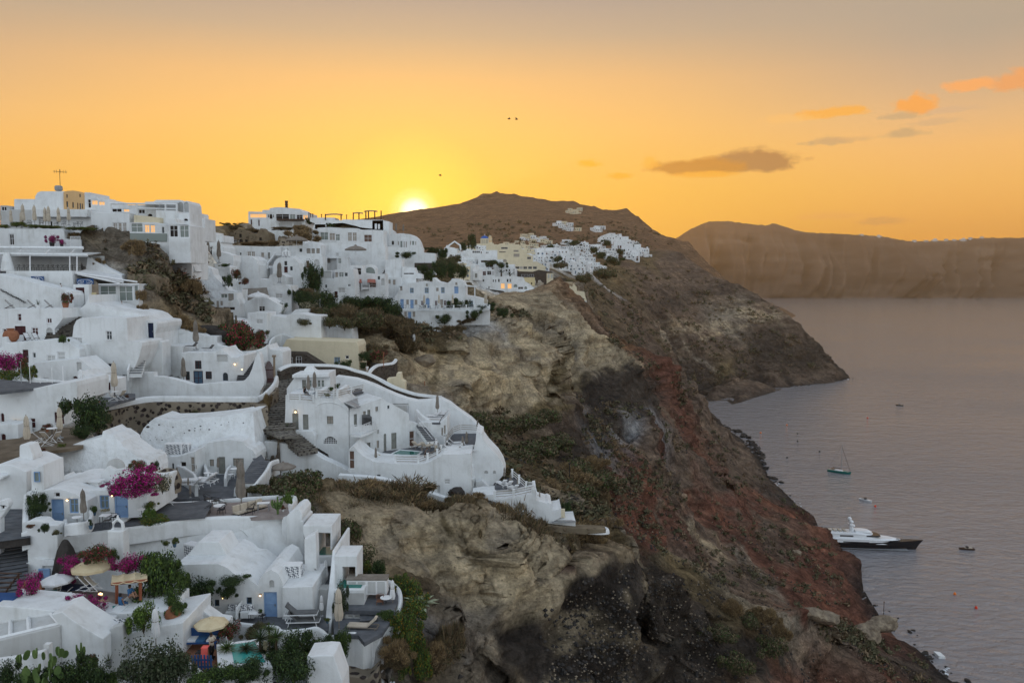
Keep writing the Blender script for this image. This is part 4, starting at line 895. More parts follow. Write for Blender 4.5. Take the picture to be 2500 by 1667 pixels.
def railing(label,pts,h=.9,rails=3,mat='white_paint',post='white',pw=.22,cat='railing',name='terrace_railing',lattice=False,posts=True):
 q=[P3(*p) for p in pts];c=q[0].copy();root=empty(name,c,label,cat)
 s=MB()
 if lattice:
  for a,b in zip(q,q[1:]):
   a=a-c;b=b-c;n=max(1,int((b-a).length/.45))
   for i in range(n):
    u=a.lerp(b,i/n);v=a.lerp(b,(i+1)/n);s.tube([u+Ve((0,0,.08)),v+Ve((0,0,h-.1))],.02,4);s.tube([v+Ve((0,0,.08)),u+Ve((0,0,h-.1))],.02,4);s.tube([u,u+Ve((0,0,h))],.02,4)
   s.tube([a+Ve((0,0,h)),b+Ve((0,0,h))],.035,5);s.tube([a+Ve((0,0,.08)),b+Ve((0,0,.08))],.03,5)
 else:
  for a,b in zip(q,q[1:]):
   for i in range(rails):z=h*(.35+.6*i/max(1,rails-1));s.tube([a-c+Ve((0,0,z)),b-c+Ve((0,0,z))],.035,5)
 s.build('rails',mat,root)
 if posts:
  for p in q:
   s=MB();s.box((p.x-c.x,p.y-c.y,p.z-c.z+h*.52),(pw,pw,h*1.08));s.box((p.x-c.x,p.y-c.y,p.z-c.z+h*1.09),(pw*1.2,pw*1.2,.06));s.build('post',post,root)
 return root
def person(label,foot,face=0,pose='stand',shirt='cloth_white',pants='cloth_black',skin='skin',hair='hair',h=1.72,arms=None,female=False,fine=True):
 """one continuous skinned body; clothes and hair are its children"""
 k=h/1.72;root=empty('person',foot,label,'person',rz=face)
 sh=.185 if not female else .165
 hipz=.90 if pose=='stand' else .50
 lean=.0
 J={'pelvis':(0,0,hipz),'waist':(0,.01,hipz+.14),'chest':(0,0,hipz+.36),'neck':(0,0,hipz+.56),'head0':(0,-.015,hipz+.64),'head1':(0,-.02,hipz+.76)}
 if pose=='stand':legs={s:[(.095*s,0,hipz-.06),(.11*s,-.03*s,.48),(.12*s,.03+.05*s,.08),(.13*s,-.12+.05*s,.03)] for s in (-1,1)}
 elif pose=='sit':legs={s:[(.095*s,-.05,hipz-.02),(.13*s,-.44,hipz+.02),(.14*s,-.46,.08),(.14*s,-.60,.03)] for s in (-1,1)}
 else:legs={s:[(.095*s,-.05,hipz-.04),(.10*s,-.38,hipz+.30),(.11*s,-.55,hipz-.05),(.11*s,-.70,hipz-.08)] for s in (-1,1)}   
 A=arms or {s:[(s*.27,-.02,hipz+.22),(s*.28,-.10,hipz-.02)] for s in (-1,1)}
 nodes_=[J['pelvis'],J['waist'],J['chest'],J['neck'],J['head0'],J['head1']];rad=[.13,.115,.145,.055,.085,.088];ed=[(0,1),(1,2),(2,3),(3,4),(4,5)]
 def chain(start,pts,rs):
  p=start
  for q,r in zip(pts,rs):nodes_.append(q);rad.append(r);ed.append((p,len(nodes_)-1));p=len(nodes_)-1
  return p
 for s in (-1,1):
  chain(0,legs[s],[.09,.06,.042,.035])
  sp=(s*sh,0,hipz+.50);e,hnd=A[s];hv=Ve(hnd);dv=(hv-Ve(e)).normalized()
  w_=chain(2,[sp,e,hnd],[.055,.042,.028]);palm=hv+dv*.07
  pi=chain(w_,[tuple(palm)],[.024])
  if fine:
   side=dv.cross(Ve((0,1,.2))).normalized()
   for f in range(4):
    o=side*(f-1.5)*.02;L_=(.065,.08,.075,.055)[f]
    chain(pi,[tuple(palm+o+dv*.02),tuple(palm+o*1.2+dv*(.02+L_*.6)),tuple(palm+o*1.2+dv*(.02+L_)+Ve((0,-.012,-.01)))],[.009,.008,.007])
   chain(w_,[tuple(hv+side*-.03+dv*.04),tuple(hv+side*-.055+dv*.075)],[.010,.008])
 me=bpy.data.meshes.new('body');me.from_pydata([Ve(v)*k for v in nodes_],ed,[]);me.update();me.materials.append(M[skin])
 o=bpy.data.objects.new('body',me);col.objects.link(o);o.parent=root
 mo=o.modifiers.new('Skin','SKIN');mo.use_smooth_shade=True
 if not me.skin_vertices:
  me.attributes  
 sv=me.skin_vertices[0].data if me.skin_vertices else None
 if sv is None:
  bpy.context.view_layer.objects.active=o;bpy.ops.object.mode_set(mode='OBJECT');bpy.ops.mesh.customdata_skin_add();sv=me.skin_vertices[0].data
 for i,r in enumerate(rad):sv[i].radius=(r*k,r*k*(.82 if i in (0,1,2) else 1));sv[i].use_root=(i==0)
 su=o.modifiers.new('Subdivision','SUBSURF');su.levels=1;su.render_levels=1
 hz=(hipz+.71)*k;s=MB();s.box((0,-.115*k,hz-.02*k),(.022,.04,.045));[s.box((q*.088*k,-.01,hz-.01),(.02,.035,.055)) for q in (-1,1)];s.build('face',skin,o)
 def shell(name,mat,pts,rs,n=10):
  s=MB()
  for P_,R_ in zip(pts,rs):s.tube([Ve(p)*k for p in P_],[r*k for r in R_],n)
  return s.build(name,mat,root,smooth=True)
 shell('shirt',shirt,[[(0,.0,hipz-.03),(0,.01,hipz+.14),(0,0,hipz+.38),(0,0,hipz+.52),(0,0,hipz+.56)]]+[[(s*.06,0,hipz+.50),(s*sh,0,hipz+.50),tuple(Ve((s*sh,0,hipz+.5)).lerp(Ve(A[s][0]),.75))] for s in (-1,1)],
   [[.155,.15,.175,.13,.06]]+[[.07,.073,.062]]*2,12)
 shell('trousers',pants,[[(0,0,hipz+.06),(0,0,hipz-.03)]]+[[(s*.07,0,hipz+.0)]+[legs[s][0],legs[s][1],legs[s][2]] for s in (-1,1)],[[.15,.15]]+[[.11,.105,.078,.055]]*2)
 s=MB();s.lathe([(.02,-.12 if female else -.03),(.098,-.08 if female else 0),(.108,.04),(.085,.10),(.0,.125)],c=(0,.015*k,hz),n=10);s.build('hair',hair,root,smooth=True)
 s=MB();[s.box((.13*q*k if pose=='stand' else legs[q][2][0]*k,(legs[q][3][1]+legs[q][2][1])/2*k,legs[q][3][2]*k+.02),(.10*k,.26*k,.08*k)) for q in (-1,1)];s.build('shoes','cloth_black',root)
 return root
def hull(s,L_,Bm,H,draft=.5,rake=.12,sheer=.25,tr=.75,n=22,fine=.55):
 """boat hull, bow at +x"""
 st=[]
 for i in range(n+1):
  t=i/n;x=-L_/2+L_*t
  w=Bm/2*(tr+(1-tr)*min(1,t/.35)**.7 if t < .35 else max(0.0,1-((t-.35)/.65)**(1/ fine)))
  zt=H*(1+sheer*t*t);xr=x+rake*L_*(t**3)
  st.append([(xr,-w,zt),(x+rake*L_*.4*t**3,-w*.86,zt*.45),(x,-w*.55,-draft*.3),(x,0,-draft),(x,w*.55,-draft*.3),(x+rake*L_*.4*t**3,w*.86,zt*.45),(xr,w,zt)])
 m_=7;vs=[p for r in st for p in r]
 s.add(vs,[(i*m_+k,i*m_+k+1,(i+1)*m_+k+1,(i+1)*m_+k) for i in range(n) for k in range(m_-1)]+[tuple(range(m_))]+[(i*m_+6,i*m_,(i+1)*m_,(i+1)*m_+6) for i in range(n)])
def seapt(px,py):
 return atz(px,py,0)
CUR[0]=0
def superyacht():
 st,bw=seapt(1990,1334),seapt(2252,1336)
 bow=seapt(2224,1337);mid=(seapt(1985,1333)+bow)/2;d=bow-seapt(1985,1333);L_=d.length*1.06;rz=math.atan2(d.y,d.x)-R(4)
 r=empty('motor_yacht',(mid.x,mid.y,0),'large dark hulled motor yacht with white superstructure anchored below the red cliff','yacht',rz=rz)
 B=L_*.18;H=L_*.062
 s=MB();hull(s,L_,B,H,1.2,.07,.55,.85,26,.42);s.build('hull','hull_black',r,smooth=False)
 s=MB();s.box((-.02*L_,0,.35),(L_*.86,B*.90,.12));s.build('waterline_stripe','metal_grey',r)
 def deck_(name,x0,x1,z0,z1,w,mat='gelcoat',nose=.16,slope=.35,tail=.03):
  s=MB();n=10;lo=[];hi=[]
  for sgn in (1,-1):
   pl=[(x0,w/2),(x1-nose*(x1-x0),w/2)]+[(x1-nose*(x1-x0)*(1-math.sin(a)),w/2*math.cos(a)) for a in [PI/2*j/5 for j in range(1,6)]]
   pl=[(x,y*sgn) for x,y in pl];lo.append(pl);
  ring=lo[1]+lo[0][::-1][1:]
  N=len(ring);top=[(x0+(x-x0)*(1-slope*.25 if x > (x0+x1)/2 else 1)+tail*(x1-x0)*0,y*.94) for x,y in ring]
  s.add([(x,y,z0) for x,y in ring]+[(x,y,z1) for x,y in top],[tuple(range(N)),tuple(reversed(range(N,2*N)))]+[(i,i+N,(i+1) % N+N,(i+1) % N) for i in range(N)])
  return s.build(name,mat,r,bevel=.12)
 h1=H*1.02;
 deck_('main_deck',-.47*L_,.30*L_,h1-.3,h1+1.5,B*.86,nose=.22);deck_('main_deck_windows',-.20*L_,.05*L_,h1+.15,h1+.85,B*.868,'hull_black',nose=.02,slope=0)
 deck_('bulwark',-.47*L_,.36*L_,h1+1.45,h1+2.0,B*.92,nose=.30);
 deck_('upper_deck',-.36*L_,.17*L_,h1+1.95,h1+3.6,B*.74,nose=.2,slope=.7);deck_('upper_deck_windows',-.23*L_,-.10*L_,h1+2.5,h1+3.2,B*.75,'hull_black',nose=.02,slope=0)
 deck_('bridge_windows',.02*L_,.168*L_,h1+2.7,h1+3.25,B*.755,'hull_black',nose=.3,slope=.3)
 deck_('sun_deck',-.44*L_,.10*L_,h1+3.55,h1+4.2,B*.78,nose=.25,slope=.6);deck_('sun_deck_bulwark',-.08*L_,.09*L_,h1+4.15,h1+5.0,B*.55,nose=.45,slope=.9)
 s=MB();s.tube([(-.10*L_,0,h1+4.2),(-.115*L_,0,h1+8.2)],[1.1,.6],8);s.box((-.11*L_,0,h1+7.0),(1.6,4.2,.25));s.tube([(-.12*L_,0,h1+8),(-.12*L_,0,h1+11)],.06,5);s.build('radar_mast','gelcoat',r)
 for y,z,x in ((-1.5,8.3,-.115),(1.5,8.3,-.115),(0,9.3,-.125),(0,6.2,-.09)):
  s=MB();s.lathe([(.5,-.3),(.85,.1),(.8,.5),(.5,.85),(0,1.0)],c=(x*L_,y,h1+z),n=12);s.build('satellite_dome','gelcoat',r,smooth=True)
 s=MB()
 for y in (-1,1):
  s.tube([(-.43*L_,y*B*.36,h1+5.0),(-.12*L_,y*B*.36,h1+5.0)],.06,4)
  for i in range(9):x=(-.43+.039*i)*L_;s.tube([(x,y*B*.36,h1+4.2),(x,y*B*.36,h1+5.0)],.05,4)
 s.build('deck_railing','metal_grey',r)
 s=MB();n=12;pts=[((.30+.24*i/n)*L_,B*.30*(1-(i/n)**1.6),h1+1.1+.9*i/n) for i in range(n)]
 for y in (-1,1):
  s.tube([(a,b*y,c+.8) for a,b,c in pts],.05,4)
  for a,b,c in pts:s.tube([(a,b*y,c-.3),(a,b*y,c+.8)],.04,4)
 s.build('bow_railing','metal_grey',r)
 for i in range(6):
  s=MB();s.box(((-.40+.045*i)*L_,0,h1+4.5),(1.4,2.8,.4),tilt=Matrix.Rotation(.25,3,'Y'));s.build('sunbed','canvas',r)
 s=MB();s.box((.30*L_,0,h1+1.35),(.08*L_,B*.34,.8));s.build('tender_cover','metal_grey',r,bevel=.2)
 s=MB();s.tube([(-.44*L_,-B*.3,h1+4.2),(-.455*L_,-B*.3,h1+6.0),(-.43*L_,-B*.3,h1+6.3),(-.40*L_,-B*.3,h1+5)],.12,5);s.build('deck_arch','gelcoat',r)
 return r
superyacht()
def sailboat():
 a,b=seapt(2021,1150),seapt(2076,1158);m_=(a+b)/2;d=b-a;L_=d.length;r=empty('sailing_boat',(m_.x,m_.y,0),'teal hulled sailing boat with a bare mast anchored off the cape','sailboat',rz=math.atan2(d.y,d.x))
 s=MB();hull(s,L_,L_*.27,1.25,.5,.05,.3,.7,18,.5);s.build('hull','teal_paint',r)
 s=MB();s.box((0,0,1.35),(L_*.86,L_*.14,.15));s.build('deck','canvas',r,bevel=.05)
 s=MB();s.box((-.02*L_,0,1.65),(L_*.36,L_*.12,.5),top=.8);s.build('cabin','gelcoat',r,bevel=.1)
 s=MB();s.box((-.27*L_,0,2.2),(1.8,2.4,.1));[s.tube([(-.27*L_+x,y,1.3),(-.27*L_+x,y,2.2)],.05,4) for x in (-.8,.8) for y in (-1,1)];s.build('bimini_top','hull_black',r)
 s=MB();s.tube([(.1*L_,0,1.2),(.1*L_,0,17.0)],[.15,.10],6);s.build('mast','metal_grey',r)
 s=MB();s.tube([(.1*L_,0,2.8),(-.28*L_,0,2.9)],[.16,.14],6);s.build('boom','hull_black',r)
 s=MB();s.tube([(.1*L_,0,15.5),(.5*L_,0,1.6)],.09,4);s.tube([(.1*L_,0,16.8),(-.5*L_,0,1.5)],.03,4);s.build('rigging','black_metal',r)
sailboat()
def small(label,px,py,L_,rz,mat,deck,cat='boat',name='small_boat',cover=None):
 p=seapt(px,py);r=empty(name,(p.x,p.y,0),label,cat,rz=rz)
 s=MB();hull(s,L_,L_*.36,.7,.3,.05,.25,.7,12,.6);s.build('hull',mat,r)
 s=MB();s.box((-.1*L_,0,.78),(L_*.5,L_*.2,.16));s.build('deck',deck,r)
 s=MB();s.box((-.02*L_,0,1.1),(L_*.14,L_*.2,.7));s.build('console',cover or 'black_metal',r,bevel=.05);return r
small('small white motorboat with a dark console moored between the sailing boat and the yacht',2113,1222,6.5,R(-50),'gelcoat','metal_grey')
small('small dark tan rowing boat drifting off the yacht bow',2360,1341,6.0,R(175),'wood_dark','canvas',name='rowing_boat')
small('tiny dark fishing boat far out on the open water',2196,990,6.0,R(160),'hull_black','canvas',name='fishing_boat')
small('pale tender lying at the stern of the dark yacht',2042,1332,5.5,R(0),'gelcoat','gelcoat',name='tender_boat')
BU=[]
def buoy(label,px,py,mat,r=.55,group=None):
 p=seapt(px,py);e=empty('buoy',(p.x,p.y,0),label,'buoy',group)
 s=MB();s.lathe([(0,-.4),(r*.8,-.15),(r,.25),(r*.8,.65),(r*.3,.95),(0,1.0)],n=12);s.build('float',mat,e,smooth=True)
 s=MB();s.tube([(0,0,.9),(0,0,1.3)],.05,5);s.lathe([(.14,1.25),(.14,1.35),(0,1.35)],n=8);s.build('ring','metal_grey',e)
for lb,x,y,mt,r_ in (('red round mooring buoy low in the bay, rightmost buoy',2383,1485,'buoy_red',.5),('orange mooring buoy up and left of the rightmost red buoy',2331,1451,'buoy_orange',.5),('red square sided buoy between the white motorboat and the yacht',2137,1237,'buoy_red',.55),('dark mooring buoy just above the sailing boat stern',2001,1103,'basalt',.6),('dark mooring buoy left of the sailing boat',1922,1118,'basalt',.6),
 ('small dark buoy on bright water above the sailing boat, upper of two',1947,1059,'basalt',.6),('small dark buoy on bright water above the sailing boat, lower of two',1947,1078,'basalt',.6),('orange buoy beyond the rocks of the near shore',1857,1057,'buoy_orange',.7),('orange buoy out from the cape, the farthest one',1921,1038,'buoy_orange',.7),('red buoy in the bay below the fishing boat',2118,1021,'buoy_red',.7),('orange buoy at the bottom right edge of the bay',2330,1448+0,'buoy_orange',.01)):
 if r_ > .1:buoy(lb,x,y,mt,r_)
def rockmesh(seed,mat='boulder'):
 bm=bmesh.new();bmesh.ops.create_icosphere(bm,subdivisions=3,radius=1);r=RR(seed);of=Ve((seed*3.1,seed,0))
 for v in bm.verts:
  d=v.co.normalized();k=1+.32*noise.noise(d*1.3+of)+.16*noise.noise(d*3+of)-.10*abs(noise.noise(d*6+of));v.co=Ve((d.x*k,d.y*k*.85,d.z*k*.7))
 me=bpy.data.meshes.new('boulder');bm.to_mesh(me);bm.free();me.materials.append(M[mat]);return me
ROCK=[rockmesh(i,'basalt') for i in range(4)];ROCKL=[rockmesh(i+9,'boulder') for i in range(3)]
def rock(label,p,s,rz=0,light=False,group=None,i=0,name='boulder',cat='boulder'):
 o=bpy.data.objects.new(name,(ROCKL if light else ROCK)[i % (3 if light else 4)]);col.objects.link(o);o.location=p;o.scale=(s,s*.8,s*.75) if not hasattr(s,'__len__') else s;o.rotation_euler=(ru(-.3,.3),ru(-.3,.3),rz);return tag(o,label,cat,group)
SH2=catmull([tuple(p) for p in SHW],8);n_=0
for i,q in enumerate(SH2[6:]):
 D=q[1]
 for k in range(1 if noise.noise(Ve((i*.13,0,0))) < .05 else 3):
  sz=rnd.choice((.4,.6,.7,1.3))*ru(.7,1.3)*(.8 if D < 420 else 1.5 if D < 640 else 1.1)
  if rnd.random() < .25:continue
  n_ +=1
  rock('black lava boulder lying along the waterline under the cliffs',Ve((q[0]+ru(-5,5),q[1]+ru(-4,4),ru(-.2,.25))),sz,ru(0,6),group='black boulders along the shore',i=n_)
for j,(x,y,sz) in enumerate(((1803,1055,3.2),(1815,1066,3.6),(1828,1070,2.5),(1838,1088,3.0),(1846,1098,3.4),(1853,1108,3.0),(1776,1046,2.2),(1858,1120,2.6),(1862,1133,2.8),(1868,1146,2.4))):
 p=seapt(x,y);rock('large black boulder in the heap at the foot of the brown scree',Ve((p.x,p.y,.6)),sz,j,group='heap of large black boulders',i=j)
def lamp(label,x,y,D,r=.09):
 p=P3(x,y,D);e=empty('wall_lamp',p,label,'lamp');s=MB();s.lathe([(0,-r),(r,-r*.3),(r,r*.3),(0,r)],n=8);s.build('bulb','lamp_glow',e)
 s=MB();s.box((0,.1,r),(.16,.2,.04));s.build('bracket','black_metal',e)
def pole(label,x,y0,y1,D,r=.05,mat='metal_grey',name='pole',cat='pole'):
 a=P3(x,y1,D);h=(y1-y0)/FR[CUR[0]][2]/F*D;s=MB();s.tube([(0,0,-.3),(0,0,h)],r,6);s.box((0,0,h),(r*3,r*3,r*2));o=s.build(name,mat,loc=a);tag(o,label,cat)
CUR[0]=1
h=house('peach fronted vaulted house with blue windows on the skyline',151,'655 350 655 165 700 153 760 150 820 160 860 190 876 230 882 350',9,'wb 685 262 705 322;wb 747 270 764 330;wb 797 278 812 340;db 822 280 838 345;wb 845 285 858 340;wb 685 190 700 225;wb 820 185 836 220',mat='peach',yaw=8)
addslab(h,'side_wing','350 350 352 210 375 170 410 155 656 155 656 350',8,back=.4)
addslab(h,'low_wing','128 350 130 235 352 235 352 350',6,back=.6)
s_=MB();s_.lathe([(.5,0),(.7,.2),(.7,.8),(.5,1),(0,1)],n=10);p=P3(608,155,153);o=s_.build('water_tank','metal_grey',loc=p);tag(o,'grey barrel water tank on the roof of the peach house','tank')
s_=MB();s_.tube([(0,0,0),(0,0,4)],.05,5);s_.tube([(-1.2,0,3.6),(1.4,0,3.4)],.04,4);[s_.tube([(x,0,3.2),(x,0,3.9)],.03,4) for x in (-1,-.6,.2,.7,1.2)]
tag(s_.build('television_aerial','black_metal',loc=P3(625,150,153)),'television aerial on the peach house roof','aerial')
h=house('long low white building under the peach house behind the closed parasols',147,'325 535 325 345 942 345 942 535',7,'nw 400 450 420 520;wx 520 470 540 520')
addslab(h,'roof_ledge','380 428 380 350 940 350 940 428',1.4,back=-1.2)
h=house('grey rubble shed at the left edge of the skyline',149,'0 480 0 305 75 305 80 345 335 350 335 480',6,'wx 10 315 70 360',mat='offgrey')
h=house('white building with three curtained windows beside the rocky outcrop',142,'940 640 940 360 1030 375 1338 385 1340 655 1180 610',9,'wc 1165 482 1215 597;wc 1220 482 1262 597;wc 1266 482 1312 597')
h=house('white house with lit amber window and green glass porch on the outcrop',140,'1340 690 1340 480 1610 480 1740 510 1742 690',8,'wp 1352 488 1478 582;wo 1492 502 1548 585;wo 1553 505 1606 587;w 1676 527 1700 590')
addslab(h,'upper_wall','1342 482 1342 395 1500 410 1612 425 1612 480',3,'cream',back=1.5);addslab(h,'green_panel','1345 590 1730 595 1730 680 1345 675',.3,'glass_pale',back=-.12)
h=house('glass fronted corner house with balcony above the white lower terrace',139,'1740 690 1740 500 1715 490 1715 432 1810 440 1820 480 1962 510 1968 690',7,'wx 1752 510 1842 632;wp 1856 510 1956 636;wo 1722 436 1806 462')
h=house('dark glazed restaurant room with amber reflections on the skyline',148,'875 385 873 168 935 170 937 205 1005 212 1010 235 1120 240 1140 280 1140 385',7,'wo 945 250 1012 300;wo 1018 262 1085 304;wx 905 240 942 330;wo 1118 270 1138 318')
h=house('white block with a small arched fan window behind the pergola',145,'1140 400 1145 300 1500 300 1500 265 1600 265 1610 350 1612 430 1340 430 1335 385',5,'wo 1275 298 1390 318;wx 1155 335 1260 375;wo 1275 340 1340 372;wx 1430 345 1500 390;wxa 1525 390 1578 420')
r=empty('rooftop_pergola',P3(1145,395,143),'white rooftop pergola with grey roof panels on the skyline','pergola');o0=r.location
for nm,a,b,th in (('beam',(1140,285),(1830,290),.3),('beam',(1430,335),(1825,340),.25)):
 s=MB();s.tube([P3(*a,143)-o0,P3(*b,143)-o0],th/2,4);s.build(nm,'white',r)
for x in (1147,1415,1712,1828):s=MB();s.tube([P3(x,285,143)-o0,P3(x,420,143)-o0],.17,4);s.build('post','white',r)
s=MB();a,b=P3(1430,288,143)-o0,P3(1825,292,143)-o0;c,d=a+Ve((.6,3.5,.5)),b+Ve((-.6,3.5,.5));s.quad(a,b,d,c);s.quad(a+Ve((0,0,.1)),c+Ve((0,0,.1)),d+Ve((0,0,.1)),b+Ve((0,0,.1)));s.build('roof_panel','offgrey',r)
h=house('twin vaulted open belfry arches at the right end of the skyline terrace',147,'1590 480 1590 262 1620 247 1860 247 1885 262 1900 292 1912 262 1932 255 1950 285 1958 370 1960 480',6,'nwa 1838 268 1896 375;nwa 1903 268 1953 372;wxa 1868 430 1886 460')
h=house('white terrace wall with railed balcony below the twin arches',143,'1612 500 1610 350 1815 360 1830 420 1832 382 1962 385 1962 510',4,'wxa 1898 438 1945 466')
h=house('white house with two slim arched windows and frosted panels over the balcony',148,'1500 880 1500 675 1700 680 1985 700 1978 880',8,'nwa 1553 778 1577 857;nwa 1666 764 1691 840;wp 1702 692 1776 845;wp 1783 700 1858 845;wp 1866 700 1935 845')
addslab(h,'balcony','1540 890 1540 858 1935 850 1935 888',1.5,back=-1.4);addslab(h,'lower_room','1560 1000 1560 890 1970 885 2010 985 1985 1000',3,back=.8)
h=house('small white house with two windows far right of the skyline terrace',170,'1955 500 1955 372 2045 380 2047 430 2119 440 2119 500',6,'wx 1962 397 1995 425;wx 2017 402 2030 428;wxa 1970 455 2002 480;wxa 2022 458 2050 482')
for x,y0,y1,lb in ((118,335,515,'closed taupe parasol at the left end of the skyline terrace'),(222,360,525,'shorter closed taupe parasol in front of the tallest one'),(243,282,515,'tallest closed taupe parasol on the skyline terrace'),(362,292,510,'closed taupe parasol before the long low building, third from the left'),(472,315,515,'closed taupe parasol, left one of the overlapping pair'),(508,300,520,'closed taupe parasol, right one of the overlapping pair'),(610,315,520,'closed taupe parasol with leaning top second from the right on the skyline terrace'),(714,310,500,'closed taupe parasol at the right end of the skyline terrace'),(5,340,480,'closed taupe parasol cut by the left edge of the photo')):
 D=140;closed_w(lb,P3(x,y1+12,D),ru(0,6),(y1-y0)/4.238/F*D/2.8,'closed parasols on the skyline terrace');
for x,y in ((300,505),(430,508),(575,512),(660,515),(790,518),(835,520)):
 chair_b('black chair on the skyline restaurant terrace',P3(x,y+8,141),ru(0,6),1.15,'black chairs of the skyline restaurant')
for x,y in ((330,510),(600,515),(765,518)):table_w('white topped table on the skyline restaurant terrace',P3(x,y+8,141),0,1.1,'tables of the skyline restaurant')
bushes('garden','170 525 138.5 180 55;370 540 138 210 40;560 540 138 200 35;760 560 138 260 35;900 565 138 200 38;470 540 138 140 32;60 540 138.5 110 40',['trimmed yellow green hedge along the skyline terrace edge'],'hedge','hedge clumps on the skyline terrace','hedge')
h=house('plain white terrace wall below the skyline restaurant with pots along it',137,'-60 745 -60 545 640 550 665 580 670 650 840 660 862 745',4,'wx 92 600 148 715')
for x0,y0,x1,y1,lb in ((0,556,86,728,'tall white lattice screen at the left edge'),(660,675,726,735,'low white lattice screen beside the purple flower pot'),(730,627,830,737,'tall white lattice screen at the right end of the terrace')):
 a,b=P3(x0,y1,135),P3(x1,y0,135);s=MB();w_,h_=b.x-a.x,b.z-a.z;n=max(3,int(w_/.28));m_=max(3,int(h_/.28))
 for i in range(-m_,n):
  p0=Ve((max(0,i)/n*w_,0,max(0,-i)/m_*h_));k=min(n-max(0,i),m_-max(0,-i));p1=p0+Ve((k/n*w_,0,k/m_*h_));s.tube([p0,p1],.03,4);s.tube([Ve((w_-p0.x,.03,p0.z)),Ve((w_-p1.x,.03,p1.z))],.03,4)
 r=empty('lattice_screen',a,lb,'screen');s.build('lattice','white_paint',r);s=MB();s.tube([(0,0,0),(w_,0,0),(w_,0,h_),(0,0,h_),(0,0,0)],.06,4);s.build('frame','white_paint',r)
potted('magenta bougainvillea in a black pot on the upper left terrace',540,735,135,130,'boug','black_metal',w=130);potted('purple flowering pot beside the low lattice screen',640,735,135,88,'boug','black_metal',w=80)
r=empty('restaurant_veranda',P3(0,980,128),'long white post and beam veranda with a row of dark chairs','veranda');o0=r.location.copy()
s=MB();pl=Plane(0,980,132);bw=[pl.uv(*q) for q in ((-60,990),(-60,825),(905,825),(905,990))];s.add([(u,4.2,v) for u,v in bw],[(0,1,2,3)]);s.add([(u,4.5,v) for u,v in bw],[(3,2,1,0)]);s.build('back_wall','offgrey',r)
s=MB()
for a,b,t in (((-60,742),(862,745),.26),((-60,806),(905,818),.26)):s.tube([P3(*a,128)-o0,P3(*b,128)-o0],t,4)
s.build('beam','white',r)
for x in (30,310,722,796):s=MB();s.tube([P3(x,818,128)-o0,P3(x,985,128)-o0],.11,4);s.build('post','white_paint',r)
for x in (180,470,730):s=MB();s.tube([P3(x,800,128)-o0,P3(x+45,755,130)-o0],.12,4);s.build('strut','white_paint',r)
s=MB();a,b=P3(-60,806,128)-o0,P3(900,815,128)-o0;s.add([a,b,b+Ve((0,4.4,.5)),a+Ve((0,4.4,.5)),a-Ve((0,0,.12)),b-Ve((0,0,.12)),b+Ve((0,4.4,.38)),a+Ve((0,4.4,.38))],BX);s.build('roof','offgrey',r)
for i in range(14):
 chair_b('black chair in the row inside the veranda',P3(180+50*i,980,129.3+(i % 2)),ru(-.5,.5)+3,1.2,'black chairs under the long veranda')
s=MB();s.lathe([(.9,0),(1.0,.2),(.75,1.5),(.45,2.7),(.42,3.0),(0,3.0)],n=14);tag(s.build('chimney','white',loc=P3(78,985,127.5)),'fat tapering white chimney at the left of the veranda','chimney')
h=house('white wall with oval blue restaurant sign under the veranda',126.5,'60 1200 62 982 750 980 752 1200',3.2,'')
def sign(label,D,x0,y0,x1,y1,text,oval=True,mat='sign_blue',ink='white_paint',size=.3,name='sign'):
 a,b=P3(x0,y1,D),P3(x1,y0,D);w_,h_=b.x-a.x,b.z-a.z;c=(a+b)/2;c.y=D
 r=empty(name,c,label,'sign');s=MB();s.box((0,0,0),(w_,.08,h_));s.build('board',mat,r)
 if oval:
  s=MB();pts=[(w_*.45*math.cos(t*PI/12),-.06,h_*.40*math.sin(t*PI/12)) for t in range(25)];s.tube(pts,.03,4);s.build('oval_border',ink,r)
 rr=RR(5);s=MB();nl=len(text)
 for i,ln in enumerate(text):
  n=len(ln);z=h_*(.5-(i+1)/(nl+1))*.82;cw=w_*.80/max(10,n)
  for j,ch in enumerate(ln):
   if ch==' ':continue
   x=(j-(n-1)/2)*cw;hh=size*.42
   for k in range(3):
    a0=Ve((x+rr.uniform(-.35,.35)*cw,-.07,z+rr.choice((-.5,0,.5))*hh));b0=Ve((x+rr.uniform(-.35,.35)*cw,-.07,z+rr.choice((-.5,0,.5))*hh));s.tube([a0,b0+Ve((.02,0,.02))],.025,4)
 s.build('lettering',ink,r)
 return r
sign('oval framed blue sign on the white wall below the veranda',126.3,325,1037,453,1117,['xxxxx','xxxxxx','xxxxxxxx'],size=.62)
h=house('white diagonal staircase wall sloping down under the blue sign',121.5,'-60 1385 -60 1005 0 1018 200 1062 500 1142 735 1192 760 1230 760 1345 640 1385',4,'')
s_=MB();[s_.box((P3(x,y,121.2)-P3(0,1170,121.2)),(.35,.2,.12)) for x,y in [(5+i*17,1172+i*9+(i % 3)*3) for i in range(11)]+[(180+i*18,1262+i*11) for i in range(5)]]
tag(s_.build('stone_course','basalt',loc=P3(0,1170,121.2)),'thin diagonal line of black stones set in the sloping white wall','stones')
for x,lb in ((95,'dark framed deck chair at the left on the white terrace'),(325,'dark framed deck chair beside the white round planter'),(500,'dark framed deck chair nearest the flower pot')):
 deck(lb,P3(x,1370,118),R(20),1.25)
potted('spiky plant in a wide white planter between the deck chairs',395,1370,118,110,'spiky','white')
potted('leafy red flowering shrub in a terracotta pot by the stone steps',680,1370,118,170,'red',w=150)
h=house('glazed white restaurant porch with a cloth awning at the cliff',128,'920 1420 920 1300 1015 1300 1015 1120 1440 1115 1440 1300 1425 1415',6,'wp 1030 1135 1205 1292;wp 1225 1135 1375 1292;wp 1385 1130 1432 1280')
